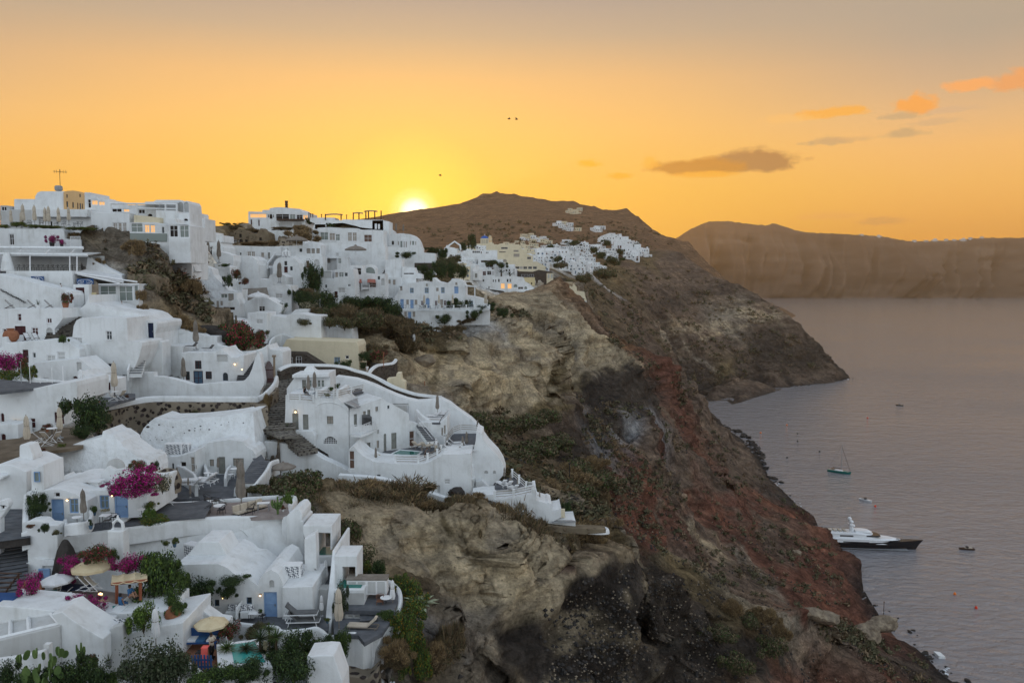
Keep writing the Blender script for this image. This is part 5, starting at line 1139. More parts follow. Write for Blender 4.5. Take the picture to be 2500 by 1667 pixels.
addslab(h,'sign_gable','920 1130 920 1100 935 1060 990 1075 1015 1105 1015 1130',.3,'canvas',back=-.3)
h=house('white gate wall with a tall maroon door at the top of the stone steps',124.5,'755 1345 755 1120 918 1120 920 1320 905 1345',1.2,'dr 780 1153 878 1330')
s_=MB();a=P3(925,1322,125.5);b=P3(1015,1120,125.5);s_.box(((b.x-a.x)/2,0,(b.z-a.z)/2),(b.x-a.x,.2,b.z-a.z));r=tag(s_.build('menu_board','teak',loc=a),'tall brown board with a pale menu box beside the maroon door','board')
s_=MB();s_.box(((b.x-a.x)*.55,-.15,(b.z-a.z)*.42),(.8,.2,1.0));s_.build('menu_box','yellow',r)
r=sign('blue double oval sign curved over the restaurant entrance',127,797,1062,966,1138,['xxxx  xxxx','xxxx  xxxx'],size=.5)
r=empty('awning',P3(752,1000,128),'white cloth and batten awning over the restaurant entrance','awning');o0=r.location.copy()
s=MB();q=[P3(755,1000,127)-o0,P3(890,965,130)-o0,P3(1245,1000,133)-o0,P3(1280,1095,127)-o0];s.add(q+[v-Ve((0,0,.15)) for v in q],BX);s.build('cloth','cloth_white',r)
s=MB();[s.tube([P3(*a,127)-o0,P3(*b,127)-o0],.12,4) for a,b in (((780,1000),(1420,1095)),((800,1015),(1240,1110)),((1015,1122),(1440,1118)),((750,1005),(755,1120)))];s.build('batten','white_paint',r)
h=house('white leaning roof wedge behind the restaurant awning',131,'880 1010 905 835 930 850 1010 905 1120 960 1210 1000 1260 1020 1262 1060',5,'')
h=house('small ruined block house with pale render at the foot of the outcrop',131,'1310 1130 1315 1015 1400 1010 1560 1015 1620 1060 1618 1130',5,'wx 1312 1020 1330 1062',mat='ruin')
CUR[0]=5
h=house('white house with maroon shutters and door at the left edge',114,'-60 490 -60 150 0 148 220 145 640 142 650 240 600 310 565 350 558 470',6,'wm 178 195 221 268;wm 480 240 536 293;wm 25 350 100 416;dr 150 322 272 489;wm 325 338 396 416;nwa 476 340 548 452',curve=0)
stairs('steep stair of black stones with white joints between two white houses',(600,470,113),(745,150,120),3.6,16,'basalt','cobble')
h=house('white retaining wall with maroon door and boxed air conditioners',110,'-60 740 -60 540 25 540 25 435 62 432 72 495 400 470 620 452 700 480 745 520 822 560 825 690 330 740',4,'dr 232 568 296 700;w 335 597 369 650;ac 483 625 573 690;ac 590 590 674 670')
amphora('big round clay jar on the white wall below the maroon door',P3(118,497,111.5),0,1.7)
for x,lb in ((280,'pale deck chair left of a white cafe table'),(370,'pale deck chair right beside the low wall')):deck(lb,P3(x,480,111.5),R(-30),1.2)
table_ww('small white folding table beside the pale deck chairs',P3(425,465,112),0,1.0)
bushes('green','660 490 109 110 75','small shrub growing from the white wall corner')
h=house('broad swept white cave mass rising behind the blue door courtyard',118.5,'640 440 680 395 705 330 708 250 730 215 770 180 830 140 880 100 905 50 918 0 922 80 1000 105 1180 152 1290 168 1400 186 1470 215 1530 268 1610 278 1625 300 1622 340 1600 400 1590 500 1320 505 700 520',9,'dn 1350 350 1425 471;dn 1528 290 1592 456;w 1322 320 1330 470')
h=house('tall smooth white house with a single dark window and navy lower windows',112.5,'820 900 822 700 820 560 745 520 748 440 762 320 790 262 830 240 1310 240 1316 300 1322 478 1440 480 1466 495 1468 530 1440 640 1400 740 1350 815 1300 845 1190 900',7,'w 1095 373 1160 465;wn 1110 707 1202 800;dn 1112 826 1186 895;wn 1042 826 1066 860;wn 1257 822 1330 842;ac 746 440 850 500',curve=0)
addslab(h,'stair_base','1180 900 1430 640 1470 505 1500 520 1512 905',3,back=5.5)
h2=addslab(h,'buttress','815 770 818 560 850 500 935 505 950 600 975 765',1.2,back=-1.1)
stairs('narrow grey stair climbing between the smooth white house and its neighbour',(1400,825,111.5),(1492,520,119),1.6,13,'grey_paving','white',side=-1)
potted('potted plant on the wall top beside the vent box',1638,445,122,45,'red',w=40)
bush('climbing vine on the smooth white wall near the navy window',1020,815,110.5,115,130,'dark','vine','vine')
h=house('lower white house with a small arched maroon fanlight',105.5,'340 915 345 845 392 745 330 708 600 680 812 656 860 690 968 778 1002 830 1000 915',4.5,'nw 790 695 846 786;wma 750 838 804 868;w 445 852 505 864')
h=house('white entry block with arched passage and maroon slot window',101,'790 1100 792 895 830 790 880 838 985 868 1085 878 1150 885 1152 985 1112 1095',4,'nwa 890 910 933 1052;wm 1114 905 1144 986;w 795 950 803 1085')
addslab(h,'sloping_pier','870 850 900 845 960 870 1012 1050 990 1055 940 890',.6,back=-.5)
wallrun('low sloping white terrace wall beside the rooftop poles',[(345,850,100),(420,862,99),(640,885,97),(790,898,96)],1.2,.4)
h=house('long white house wall with maroon windows behind the two parasols',88,'-60 1560 -60 1030 0 1022 400 958 788 898 800 940 795 1100 670 1200 665 1345 590 1420 400 1500 190 1560',7,'wm 592 1108 643 1173;dr 562 1212 665 1336;wm 305 1273 369 1381;wma 2 1222 46 1312')
lamp('small lit lamp on the long white wall above the cubic block',153,1302,87.7)
h=house('small cubic white block with an arched maroon window at the left edge',85,'-60 1565 -60 1335 185 1338 188 1565',2.6,'wma 4 1437 60 1518')
floor_('roof_terrace','-60 1010 -60 870 150 885 380 905 640 900 780 905 400 955',anchor=(400,955),D=88.5,thick=.3)
for x,y0,y1,lb in ((224,690,940,'thin grey pole on the flat roof terrace nearest the flowers'),(313,700,915,'thin yellowish pole on the flat roof terrace'),(418,840,952,'short white post at the roof terrace edge'),(542,755,932,'white clothes line post on the roof terrace'),(654,738,900,'thin white pole at the right of the roof terrace')):
 pole(lb,x,y0,y1,92,.035,'metal_grey' if 'grey' in lb else 'white_paint')
bush('large magenta bougainvillea at the left edge above the roof terrace',95,800,101,330,205,'boug','bougainvillea','bougainvillea');bush('yellow green shrub under the magenta bougainvillea',90,890,99,260,130,'garden');bush('dark red green shrub right of the bougainvillea',300,880,100,160,160,'garden');bush('sparse bougainvillea branch beside the maroon door',250,820,101,120,170,'red','bougainvillea','bougainvillea')
CUR[0]=6
h=house('upper white terrace wall with a boxed vent below the dry bushes',127,'395 600 400 430 430 300 442 265 620 268 800 286 850 312 1000 342 1052 370 1200 372 1204 455 1250 475 1250 600',2.2,'ac 455 418 566 476')
h=house('white house with blue grey door and an arched niche left of the parasol',122,'180 905 190 760 285 690 292 520 320 478 470 480 500 492 765 496 768 940',5,'ac 326 615 431 686;wb 440 708 460 810;w 493 757 552 798;dw 473 820 568 905;nwa 667 880 735 938')
h=house('white house with maroon framed blue door and lit lamp by the dark stairs',119.5,'745 1000 748 580 1180 575 1200 560 1265 520 1300 575 1390 640 1470 635 1530 600 1546 620 1542 680 1512 945 1500 975 900 1000',6,'wr 917 683 1002 788;wr 797 820 853 930;db 897 813 1023 990;wr 1053 820 1134 917;wba 1273 835 1341 938;nw 1200 610 1335 700')
lamp('round lit lamp on the wall left of the dark stairs',1428,727,119.2,.11);lamp('warm wall lamp at the foot of the dark stairs',1520,793,118.8,.10)
stairs('dark slate stairs beside the lit lamp',(1565,945,118),(1618,655,125),2.6,14,'grey_paving','basalt')
for x,y,lb in ((880,490,'grey cushioned lounger on the roof terrace left of the parasol'),(1090,520,'grey cushioned lounger on the roof terrace right of the parasol')):lounger_g(lb,P3(x,y+40,122.5),R(160),1.1)
closed('closed grey parasol standing on the flat roof above the blue door',P3(935,545,122.5),0,1.65);closed('closed grey parasol standing beside the blue door',P3(778,985,117.5),0,1.45)
potted('potted green shrub at the head of the dark stairs',1665,640,125,70,'green',w=60)
h=house('long smooth white boundary wall rising in a curl beside the dark stairs',113.5,'-40 1150 -40 900 0 880 80 860 180 835 390 832 396 885 500 888 600 905 750 942 850 975 905 992 1200 965 1500 952 1560 925 1610 870 1650 780 1690 640 1730 575 1750 600 1765 700 1790 850 1800 930 1795 1000 1750 1080 1680 1120 1400 1140 200 1150',1.3,'nw 0 1010 35 1053',curve=0)
wallrun('white capped parapet curving along the stone retaining wall',[(-320,1340,98),(-180,1260,100),(0,1205,103),(180,1160,105),(390,1133,106),(900,1133,106.5),(1600,1135,107),(1740,1125,108),(1860,1040,110),(1935,950,113),(1960,870,116)],.95,.55)
h=wallrun('brown retaining wall with black stones under the white parapet',[(-330,1385,97.3),(-180,1320,99.3),(0,1280,102.3),(200,1240,104.3),(400,1212,105.3),(900,1212,105.8),(1600,1215,106.3),(1745,1205,107.3),(1870,1120,109.3),(1950,1020,112.3)],5.2,.8,'stone_wall',name='retaining_wall',round_=False)
h=wallrun('short stone buttress wall turning down toward the white courtyard',[(1700,1230,105),(1740,1240,103),(1760,1260,101),(1770,1300,99)],5,1.6,'stone_wall',name='retaining_wall',round_=False)
bushes('scrub','900 1440 105 170 170;1440 1400 105.3 130 120',['green caper bush hanging on the black stone wall, left of two','green caper bush hanging on the black stone wall, right of two']);bushes('dry','1830 1330 106 140 260','dry tan grass tuft at the bend of the stone wall')
pole('wooden lamp post above the maroon gate',1935,620,870,119,.16,'teak','post','post')
s_=MB();a=P3(1815,965,115);w_=P3(1925,965,115).x-a.x;[s_.box((w_*(i+.5)/9,0,(1.15+.45*math.sin(PI*(i+.5)/9))),(w_/14,.06,2*(1.15+.45*math.sin(PI*(i+.5)/9)))) for i in range(9)];s_.box((w_/2,.05,.5),(w_,.05,.12));s_.box((w_/2,.05,1.9),(w_,.05,.12));tag(s_.build('picket_gate','maroon',loc=a),'maroon wooden picket gate with an arched top beside the stone steps','gate')
h=house('bare white end wall behind the wooden lamp post',128,'1750 900 1750 600 1850 480 1880 540 2005 540 2040 575 2042 800 1970 860',5,'')
wallrun('white scalloped wall dipping behind the dark stairs',[(1205,460,127),(1260,480,127),(1340,495,127),(1480,550,127),(1560,560,127),(1700,545,127),(1800,510,127),(1845,470,127)],2.6,.4)
bush('large dark bougainvillea with red flowers behind the scalloped wall',1530,540,131,500,340,'red','bougainvillea','bougainvillea');bush('dark red flecked shrub spilling right of the big bougainvillea',1750,440,131,220,150,'red','bougainvillea','bougainvillea')
stairs('old stone stairway climbing between the stone wall and the terrace hotel',(1960,1560,98),(2040,900,128),4.6,26,'cobble','cobble')
floor_('stone_landing','1790 1568 1850 1500 2091 1500 2170 1568 2260 1640 2000 1650',anchor=(1900,1568),D=98.5,mat='cobble',thick=.6)
CUR[0]=7
stairs('lower flight of the old stone stairway beside the white sloping wall',(440,975,96),(240,810,99.2),2.6,9,'cobble','cobble')
CUR[0]=6
CUR[0]=5
for x,y,D,s_ in ((1187,1045,99,1.55),(845,1085,95,1.35)):(closed_w if x > 1000 else closed_white)('closed cream parasol over a cafe table on the courtyard path' if x > 1000 else 'closed white parasol beside the sloping pier',P3(x,y,D),0,s_)
table_w('dark legged cafe table under the closed cream parasol',P3(1190,1065,98.5),0,1.1)
for x,y,r_,lb in ((1160,1100,20,'white sling lounger left of the cafe table'),(1265,1085,160,'white sling lounger right of the cafe table'),(1010,1150,30,'white lounger end poking over the parapet')):deck2(lb,P3(x,y,98),R(r_),1.25)
potted('tall green plant in a terracotta pot at the path edge',1022,1130,97,85,'spiky',w=70);potted('red leaved plant in a terracotta pot against the boundary wall',1312,1085,101,60,'red',w=45)
floor_('courtyard_paving','800 1100 1000 1060 1150 1010 1400 1020 1400 1060 1250 1100 1050 1160 900 1180',anchor=(1200,1085),D=99,thick=.5)
bush('big dark leafy olive tree beside the cream parasols',900,1420,83,430,370,'dark','tree','olive_tree');bush('low dark shrub at the foot of the olive tree',850,1480,81,260,130,'dark');bush('grey green shrub at the end of the stone wall',1130,1330,92,100,130,'scrub')
closed_w('tall closed cream parasol left on the furnished terrace',P3(285,1590,76),.3,1.18*72/72);closed_w('flared closed cream parasol right on the furnished terrace',P3(625,1480,80),1.2,1.15)
floor_('terrace_paving','-60 1640 0 1500 200 1480 450 1380 750 1370 900 1420 860 1560 700 1590 480 1620 320 1700 0 1720',anchor=(300,1590),D=76,mat='earth',thick=.6)
for i,(x,y,r_,f_) in enumerate(((390,1530,40,deck2),(500,1560,200,deck2),(590,1520,150,deck2),(470,1520,80,deck2))):f_('white canvas deck chair on the furnished terrace between the parasols',P3(x,y,77.5),R(r_),1.05,'white canvas deck chairs by the parasols')
table_w('round table among the canvas deck chairs',P3(540,1460,79),0,1.1);chair_w('white chair by the flared parasol',P3(600,1400,82),1,1.1)
potted('terracotta trough of red leaved plants on the furnished terrace',490,1415,82,90,'red',w=120);potted('orange flowering pot beside the canvas chairs',640,1600,77,70,'garden',w=90);potted('broad terracotta pot with bare twigs by the lower wall',410,1690,73,110,'red',w=120)
CUR[0]=9
h=house('smooth vaulted white house with a deep overhang at the left edge',67,'-60 1420 -60 790 100 782 190 812 240 840 275 850 275 1420',5.5,'')
addslab(h,'chimney_block','12 800 14 650 30 635 110 640 158 760 158 800',1.5,back=2.5);addslab(h,'ledge','-60 915 -60 860 60 862 100 880 90 905 40 918',1.0,back=-.9)
h=house('rough whitewashed cave mass with a small arched window high above the blue doors',75,'270 1180 280 860 385 800 420 705 500 620 600 598 690 590 860 545 1050 492 1062 430 1110 470 1160 480 1250 545 1270 590 1340 640 1420 700 1540 745 1562 840 1560 1000 900 1100',4,'nwa 482 858 580 985',lean=.55,mat='rock_white',curve=0)
h=house('white vaulted cave house with a light blue door and framed picture above it',63.5,'275 1400 275 1062 300 1090 340 1075 380 1075 420 1055 500 1036 590 1030 680 1046 780 1080 868 1128 905 1152 905 1430 670 1445 520 1430',7,'wx 558 1068 619 1118;dl 523 1138 668 1425;wl 713 1132 813 1282;wl 385 1232 438 1286',curve=0)
addslab(h,'upper_block','278 1080 275 850 400 800 412 1060 360 1085',3,back=.6);
pl=HP[h.name];u=pl.uv(322,972);v=pl.uv(374,868);opening_parts(h,'wl',u[0],u[1],v[0],v[1],False,.5,False)
lamp('lit globe lamp between the blue door and the blue window',694,1148,63.2,.08)
h=house('flat roofed white house with a light blue door half hidden by magenta bougainvillea',65,'905 1410 905 1062 870 1020 930 1045 1060 1042 1525 1015 1528 1320 1330 1340',6,'wl 1027 1100 1128 1238;dl 1178 1085 1326 1330')
addslab(h,'roof_parapet','865 1025 880 960 955 870 1035 908 1245 878 1248 1000 1060 1040 930 1040',.5,back=2.5)
lamp('white lamp left of the half hidden blue door',1158,1103,64.8,.06)
s_=MB();s_.box((0,0,.25),(1.0,.6,.5),top=.8);s_.box((0,0,.56),(1.5,.9,.10));tag(s_.build('roof_vent',['white'],loc=P3(980,1010,66.5)),'small white roof vent with a dark slab cap on the flat roof','vent')
s_=MB();s_.lathe([(.8,0),(.8,.25),(0,.25)],n=20);s_.v=[(x,z,y+.7) for x,y,z in s_.v];tag(s_.build('round_screen','offgrey',loc=P3(1195,890,70)),'grey round disc wall on the roof behind the bougainvillea','wall')
bush('great magenta bougainvillea spilling over the flat roofed white house',1430,1060,63.5,540,240,'boug','bougainvillea','bougainvillea',seed=0);bush('trailing left arm of the magenta bougainvillea',1180,1045,63.7,240,75,'boug','bougainvillea','bougainvillea',seed=1);bush('lower lobe of the magenta bougainvillea hanging over the blue door',1400,1110,63.0,400,110,'boug','bougainvillea','bougainvillea',seed=2)
bush('cream flowering vine spilling right of the magenta bougainvillea',1680,1060,66,180,190,'cream','vine','vine');bush('upright leafy shoots above the magenta bougainvillea',1440,860,66,220,120,'red','vine','vine')
bush('dark climbing vine on the wall left of the light blue door',360,1355,62,190,270,'dark','vine','vine');bush('thin vine tips reaching over the vaulted house',450,1180,62.5,120,100,'dark','vine','vine');bush('side branch of the dark climbing vine',470,1260,62,140,80,'dark','vine','vine')
floor_('terrace_paving','500 1430 700 1425 905 1400 1330 1325 1530 1300 1700 1180 2000 1165 2119 1140 2200 1180 2119 1320 1700 1345 1300 1410 640 1515 560 1500',anchor=(905,1410),D=64,thick=.12)
CUR[0]=0
wallrun('low white coping along the top edge of the great smooth hall',[(52,1300,60.4),(95,1289,61),(150,1306,61.4),(230,1297,62.6),(307,1287,63.9),(375,1278,65.1),(470,1265,66.6),(562,1260,67.6),(700,1258,69.5)],1.4,.35)
CUR[0]=9
wallrun('rounded white terrace parapet around the small round table',[(672,1340,62.5),(690,1400,61),(715,1385,60.3),(800,1375,60.2),(900,1360,61),(945,1300,62.5),(935,1245,63.4)],.95,.3)
table_w('round white table behind the curved white parapet',P3(800,1400,61.6),0,.85)
closed('closed striped parasol above the round white table',P3(868,1370,62.3),0,.95)
potted('leafy plant in a blue pot beside the blue window',975,1305,63.5,110,'green','blue_grey',w=80);potted('white flowering potted plant on the terrace table',1085,1280,62.8,50,'cream','white',w=110);potted('dark plant in a tall blue pot at the parapet corner',940,1445,60.6,110,'dark','blue_grey',w=45)
table_r('white rectangular table before the half hidden blue door',P3(1120,1385,62),.1,.9);chair_b('black chair in front of the white rectangular table',P3(1110,1415,61),3.3,1.05);chair_b('black chair at the right end of the white rectangular table',P3(1200,1375,62),1.4,1.05)
table_w('small black stool table at the house corner',P3(1465,1305,63.5),0,.7)
bush('palm like green plant bed at the end of the grey terrace',1560,1400,62,330,110,'garden');bush('yellow green cycad above the plant bed',1560,1340,62.5,160,110,'bright');bush('orange green shrub in a white planter',1570,1230,65,160,90,'garden');bush('dark shrub spilling over the white wall top',460,1480,59.5,130,90,'dark');bush('small shrub in the terrace corner by the low blue gate',590,1500,59.5,100,60,'scrub');bush('brown leaved shrub on top of the stair wall',310,1435,60,100,40,'red')
h=house('low white stair wall with a blue edged opening',60.5,'270 1560 272 1370 330 1355 430 1358 480 1400 590 1410 592 1560',1.2,'')
stairs('broad shadowed stone stairway at the left edge',(60,1560,59.5),(160,1165,69),3.2,12,'grey_paving','basalt')
h=house('rounded white stair side wall on the left edge with a dark oval hole',61,'-60 1420 -60 1190 0 1150 60 1140 88 1180 85 1215 40 1290 0 1340 -20 1420',.6,'wx 10 1208 42 1240')
wallrun('short white wall rising between the stairway and the vine',[(262,1370,60.6),(266,1200,63),(272,1080,65.5)],2.2,.45)
CUR[0]=10
h=house('whitewashed cave roof studded with black stones above the sunken courtyard',92.5,'-60 560 -60 330 0 215 60 150 132 92 180 100 235 122 420 118 600 108 800 85 1000 62 1130 38 1275 30 1285 200 1300 380 1300 560 600 600 200 640',5,'',lean=.62,mat='rock_white',curve=0)
pl=HP[h.name];s_=MB();base_v=3.5
for x,y,rr_ in ((62,152,10),(55,198,22),(185,172,13),(345,200,9),(535,238,14),(600,212,9),(597,240,9),(665,190,12),(665,227,8),(765,228,11),(905,172,8),(992,142,6),(1162,150,10),(478,270,8),(145,315,5),(155,343,6),(220,350,9),(82,352,6),(5,385,9),(835,155,5),(270,250,6)):
 u,v=pl.uv(x,y);y_=.62*v;q=rr_/4.751/F*95;s_.lathe([(q*.6,-.04),(q,0),(q*.6,.05),(0,.06)],n=7);n_v=7*4;s_.v[-n_v:]=[(u+a,y_-.06+c*.6+b*.45*.3,v+b*.6) for a,b,c in s_.v[-n_v:]]
s_.build('embedded_stones','basalt',h)
h=house('white cave front with grey door and windows at the back of the courtyard',91.5,'600 790 598 470 640 420 760 380 1000 345 1150 370 1200 430 1260 460 1300 520 1305 560 1290 650 1250 790',4,'dg 868 547 952 745;wg 766 576 820 656;wg 636 573 708 617;wg 1038 562 1166 656',curve=0)
h=house('white flat roofed side house with curtained door on the courtyard left',88.5,'200 760 200 620 160 598 285 545 390 545 600 482 602 740 540 730',5,'dc 543 548 598 722;wx 427 602 500 665;wb 330 622 357 750')
acu('pair of boxed air conditioners above the courtyard side house',P3(365,520,90),0,1.7);acu('air conditioner box left above the courtyard side house',P3(455,505,90.6),0,1.5);acu('single boxed air conditioner on the white slope at the left',P3(118,595,88),0,1.6)
floor_('courtyard_paving','180 800 400 690 620 745 800 748 1000 745 1200 760 1260 800 1190 900 1100 960 1060 1030 600 1040 360 1030 200 960',anchor=(900,745),D=91.5,thick=.5)
for lb,pts in (('curving white divider wall left of the white loungers',[(395,640,88),(470,665,86.6),(540,705,85),(595,750,83.5),(612,830,82)]),('short curved white divider beside the taupe parasol',[(712,625,91),(722,660,89.5),(745,720,88),(750,770,87)]),('short curved white divider before the grey window',[(1010,640,91),(975,680,89),(955,740,87.3),(950,790,86)])):
 wallrun(lb,pts,2.3 if 'loungers' in lb else 1.6,.3)
for x,y0,y1,D,lb in ((395,655,810,83,'closed taupe parasol left of the curving divider wall'),(522,780,905,80,'closed grey green parasol behind the nearest courtyard parasol'),(545,860,1018,77.5,'closed taupe parasol nearest in the courtyard front corner'),(605,580,725,88.7,'closed taupe parasol before the curtained door'),(868,545,710,90,'closed taupe parasol before the grey door'),(1090,565,720,90,'closed parasol half behind the tall tied parasol')):
 closed(lb,P3(x,y1,D),ru(0,6),(y1-y0)/4.751/F*D/2.8)
closed('tall tied grey parasol standing on the pink paved terrace',P3(1140,1185,71.5),.4,(1195-558)/4.751/F*71.5/2.8*.98)
for x,y,r_,lb in ((700,870,165,'white sun lounger right of the divider wall, nearer one'),(740,845,165,'white sun lounger right of the divider wall, farther one'),(560,905,170,'white sun lounger in front of the divider wall'),(455,860,10,'white sun lounger beside the left taupe parasol')):lounger_w(lb,P3(x,y,82 if y > 850 else 84),R(r_),1.25)
chair_w('white chair with a red cushion by the short divider',P3(800,790,88),1,1.15);chair_w('white chair by the curved divider before the grey window',P3(1020,800,87),2.4,1.15);table_ww('round white table before the grey window',P3(1060,770,88.5),0,1.2);table_ww('low white table beside the divider wall',P3(740,800,86),0,.9)
stairs('white edged dark stair climbing out of the courtyard',(1210,850,81.5),(1365,590,90),1.9,11,'grey_paving','white',side=0);stairs('upper flight of the white edged dark stair',(1350,590,90),(1300,510,94),1.2,5,'grey_paving','white')
h=wallrun('scalloped white stair wall at the right of the courtyard',[(1210,895,80.5),(1290,860,81),(1350,790,82.5),(1430,690,85),(1480,600,88),(1560,570,91)],1.8,.35)
wallrun('knobbly white wall at the left of the dark stair',[(1080,895,82),(1120,850,83.5),(1190,770,85.5),(1250,700,88),(1310,590,91),(1270,480,94)],1.2,.5)
h=house('long white wall sloping down from the stone steps beside the grey umbrella',97,'1260 900 1270 640 1290 370 1500 368 1640 392 1760 430 1930 475 2100 575 2420 720 2700 860 2700 960 1900 845 1700 880',1.6,'nwa 1305 455 1440 560')
open_grey('open grey green cantilever parasol by the sloping white wall',P3(1625,850,88),.3,.95)
bushes('scrub','1500 900 86 260 160;1700 880 87 200 150;1360 960 80 260 110;1850 940 86 250 120;1230 960 79 160 80',['scrubby green bush below the grey green parasol, left','scrubby green bush below the grey green parasol, right','low weeds on the slope behind the terrace parapet','scrub on the path edge near the bending worker','green shrub at the foot of the courtyard stair'])
wallrun('white parapet between the sunken courtyard and the pink terrace',[(125,1035,76),(250,1050,74),(365,1065,72.5),(420,1068,72.5),(700,1050,74),(850,1040,75),(1100,1020,76),(1400,1000,77),(1640,985,78),(1740,992,74)],1.5,.45,curve=3)
wallrun('thick white parapet running back at the right end of the pink terrace',[(1655,1238,68.4),(1700,1112,71.6),(1742,992,75.6)],3.2,.7)
floor_('pink_terrace_paving','100 1340 150 1120 370 1125 700 1100 1100 1070 1500 1040 1660 1050 1700 1225 1300 1245 700 1260 300 1310',anchor=(900,1230),D=68.5,mat='pink_paving',thick=.6)
h=house('white corner pier with rounded steps at the end of the pink terrace',68,'1655 1480 1655 1240 1700 1190 1760 1150 1800 1150 1838 1200 1842 1240 1835 1285 1860 1300 1870 1480',3.2,'',curve=0)
table_w('round white bistro table nearest on the pink terrace',P3(888,1220,69.5),0,1.2);table_r('white table behind the bistro table on the pink terrace',P3(720,1165,72),0,.95)
for x,y,r_,lb in ((905,1225,3.1,'black chair in front of the bistro table'),(920,1150,0,'black chair behind the bistro table'),(735,1230,3.3,'black chair in front of the far white table, nearest left'),(610,1160,4.9,'black chair left of the far white table'),(750,1100,0,'black chair behind the far white table'),(840,1120,1.3,'black chair right of the far white table')):chair_b(lb,P3(x,y,69 if y > 1200 else 71.5),r_,1.2)
r=empty('outdoor_sofa',P3(1240,1210,70),'grey cushioned outdoor sofa set on the pink terrace','sofa',rz=R(55))
s=MB();[s.box((x,0,.45),(.72,.72,.16)) for x in (-1.2,-.4,.4,1.2)];s.build('seat_cushions','canvas',r,bevel=.04);s=MB();[s.box((x,.38,.78),(.70,.18,.55)) for x in (-1.2,-.4,.4,1.2)];s.build('back_cushions','canvas',r,bevel=.05)
s=MB();s.box((0,0,.28),(3.4,.85,.08));[s.tube([(x,y,.3),(x,y,0)],.03,5) for x in (-1.6,1.6) for y in (-.38,.38)];s.build('frame','black_metal',r)
r2=chair_b('dark armchair in front of the outdoor sofa',P3(1240,1225,69),3.2,1.35);table_lo('low white coffee table beside the outdoor sofa',P3(1395,1190,70),.2,1.2)
def cactus(label,x,y,D,h,n=6,seed=1,wd=.30):
 p=P3(x,y,D);H=h/FR[CUR[0]][2]/F*D;r=empty('cactus',p,label,'cactus');rr=RR(seed);s=MB();s.tube([(0,0,-.1),(0,0,H*.55),(0,0,H*.95)],[.09*H/1.5,.10*H/1.5,.05*H/1.5],7);s.build('stem','cactus_green',r)
 for i in range(n):
  a=i*6.28/n+rr.uniform(-.3,.3);s=MB();z0=H*rr.uniform(.15,.4);q=wd*H*rr.uniform(.6,1.1);dx,dy=math.cos(a)*q,math.sin(a)*q;s.tube([(0,0,z0),(dx*.8,dy*.8,z0+.08*H),(dx,dy,z0+.25*H),(dx*1.05,dy*1.05,z0+H*rr.uniform(.35,.58))],[.06*H/1.5,.075*H/1.5,.08*H/1.5,.045*H/1.5],7);s.build('arm','cactus_green',r)
cactus('tall green candelabra cactus at the corner of the pink terrace',1560,1195,69,210,8);bush('bright green spiky shrub behind the candelabra cactus',1680,1080,71,130,150,'bright')
potted('red leaved plant in the white bed beside the candelabra cactus',1620,1180,69.5,80,'red','white',w=70)
CUR[0]=9
deck2('folding canvas chair against the white parapet',P3(1720,1200,70),.4,1.1);rosette('agave_plant','dark spiky agave behind the white parapet',P3(1760,1130,75),.9,20,'leaf_olive',.5)
potted('dark sculptural plant in a terracotta pot above the stone planter',1610,870,72,130,'dark',w=90)
s_=MB();s_.lathe([(1.1,-1.0),(1.2,0),(.9,.9),(.3,1.15),(0,1.2)],n=14);tag(s_.build('stone_cairn','stone_wall',loc=P3(1735,950,71)),'rounded patterned stone planter right of the bougainvillea','planter')
s_=MB();s_.lathe([(.3,0),(.34,.5),(.4,.9),(.45,1.0),(.2,1.2),(0,1.3)],n=10);tag(s_.build('chimney','offgrey',loc=P3(1405,655,86)),'small grey capped chimney pot on the white slope','chimney')
bush('dry grey twiggy bush between the white rocks',1315,640,86,110,110,'dry')
CUR[0]=0
h=house('huge smooth white cave hall with a raised arch line above the light blue door',67.9,'40 1450 44 1330 50 1300 62 1291 92 1289 150 1307 250 1296 375 1281 470 1267 560 1262 698 1260 700 1285 716 1294 728 1310 732 1314 746 1315 750 1395 764 1403 764 1450',.6,'wl 128 1330 147 1353',lean=.42,anchor=(560,1262),yaw=19)
pl=HP[h.name];s_=MB();q=[pl.uv(x,y) for x,y in ((512,1307),(530,1292),(560,1284),(590,1293),(605,1308))];v0=0
s_.tube([(u,.42*v-.03,v) for u,v in catmull(q,5)],.07,6);s_.build('arch_moulding','white',h)
CUR[0]=12
h=house('white cave house with light blue door and arched niche behind two grey loungers',60,'100 1000 95 600 100 430 350 422 480 420 560 455 630 515 700 520 830 610 845 560 880 505 945 470 1010 505 1058 605 1055 900 880 905 700 945 500 915 330 860',6,'dl 880 668 1003 892;nwa 930 562 976 632;wb 728 714 778 776;wb 445 735 491 795',curve=0)
addslab(h,'side_room','1056 1000 1056 612 1326 600 1328 1000',5,back=-.35);addslab(h,'roof_step','100 440 215 300 400 300 420 330 480 430 350 445',3,back=2.0);addslab(h,'buttress','682 925 678 760 690 738 698 760 695 925',1.5,back=-1.3)
acu('boxed air conditioner with lattice front on the white hall roof right of the niche',P3(1116,555,62),0,1.65);acu('boxed air conditioner with lattice sides on the left roof terrace',P3(290,388,64),R(-25),1.75)
lamp('lit globe lamp left of the light blue door under the niche',850,700,59.7,.07);lamp('small lit lamp by the climbing vine',520,722,59.6,.05)
s_=MB();s_.lathe([(.18,0),(.22,.25),(.12,.5),(.05,.7),(0,.8)],n=8);tag(s_.build('lantern','black_metal',loc=P3(678,510,62.5)),'small dark lantern on the white roof edge','lantern')
bush('dark climbing vine spreading on the white wall left of the blue door',320,800,58.6,330,240,'dark','vine','vine');bush('thin arching vine branch over the wall',580,610,59.3,330,70,'dark','vine','vine');bush('right trailing branch of the climbing vine',560,720,59.2,170,100,'dark','vine','vine')
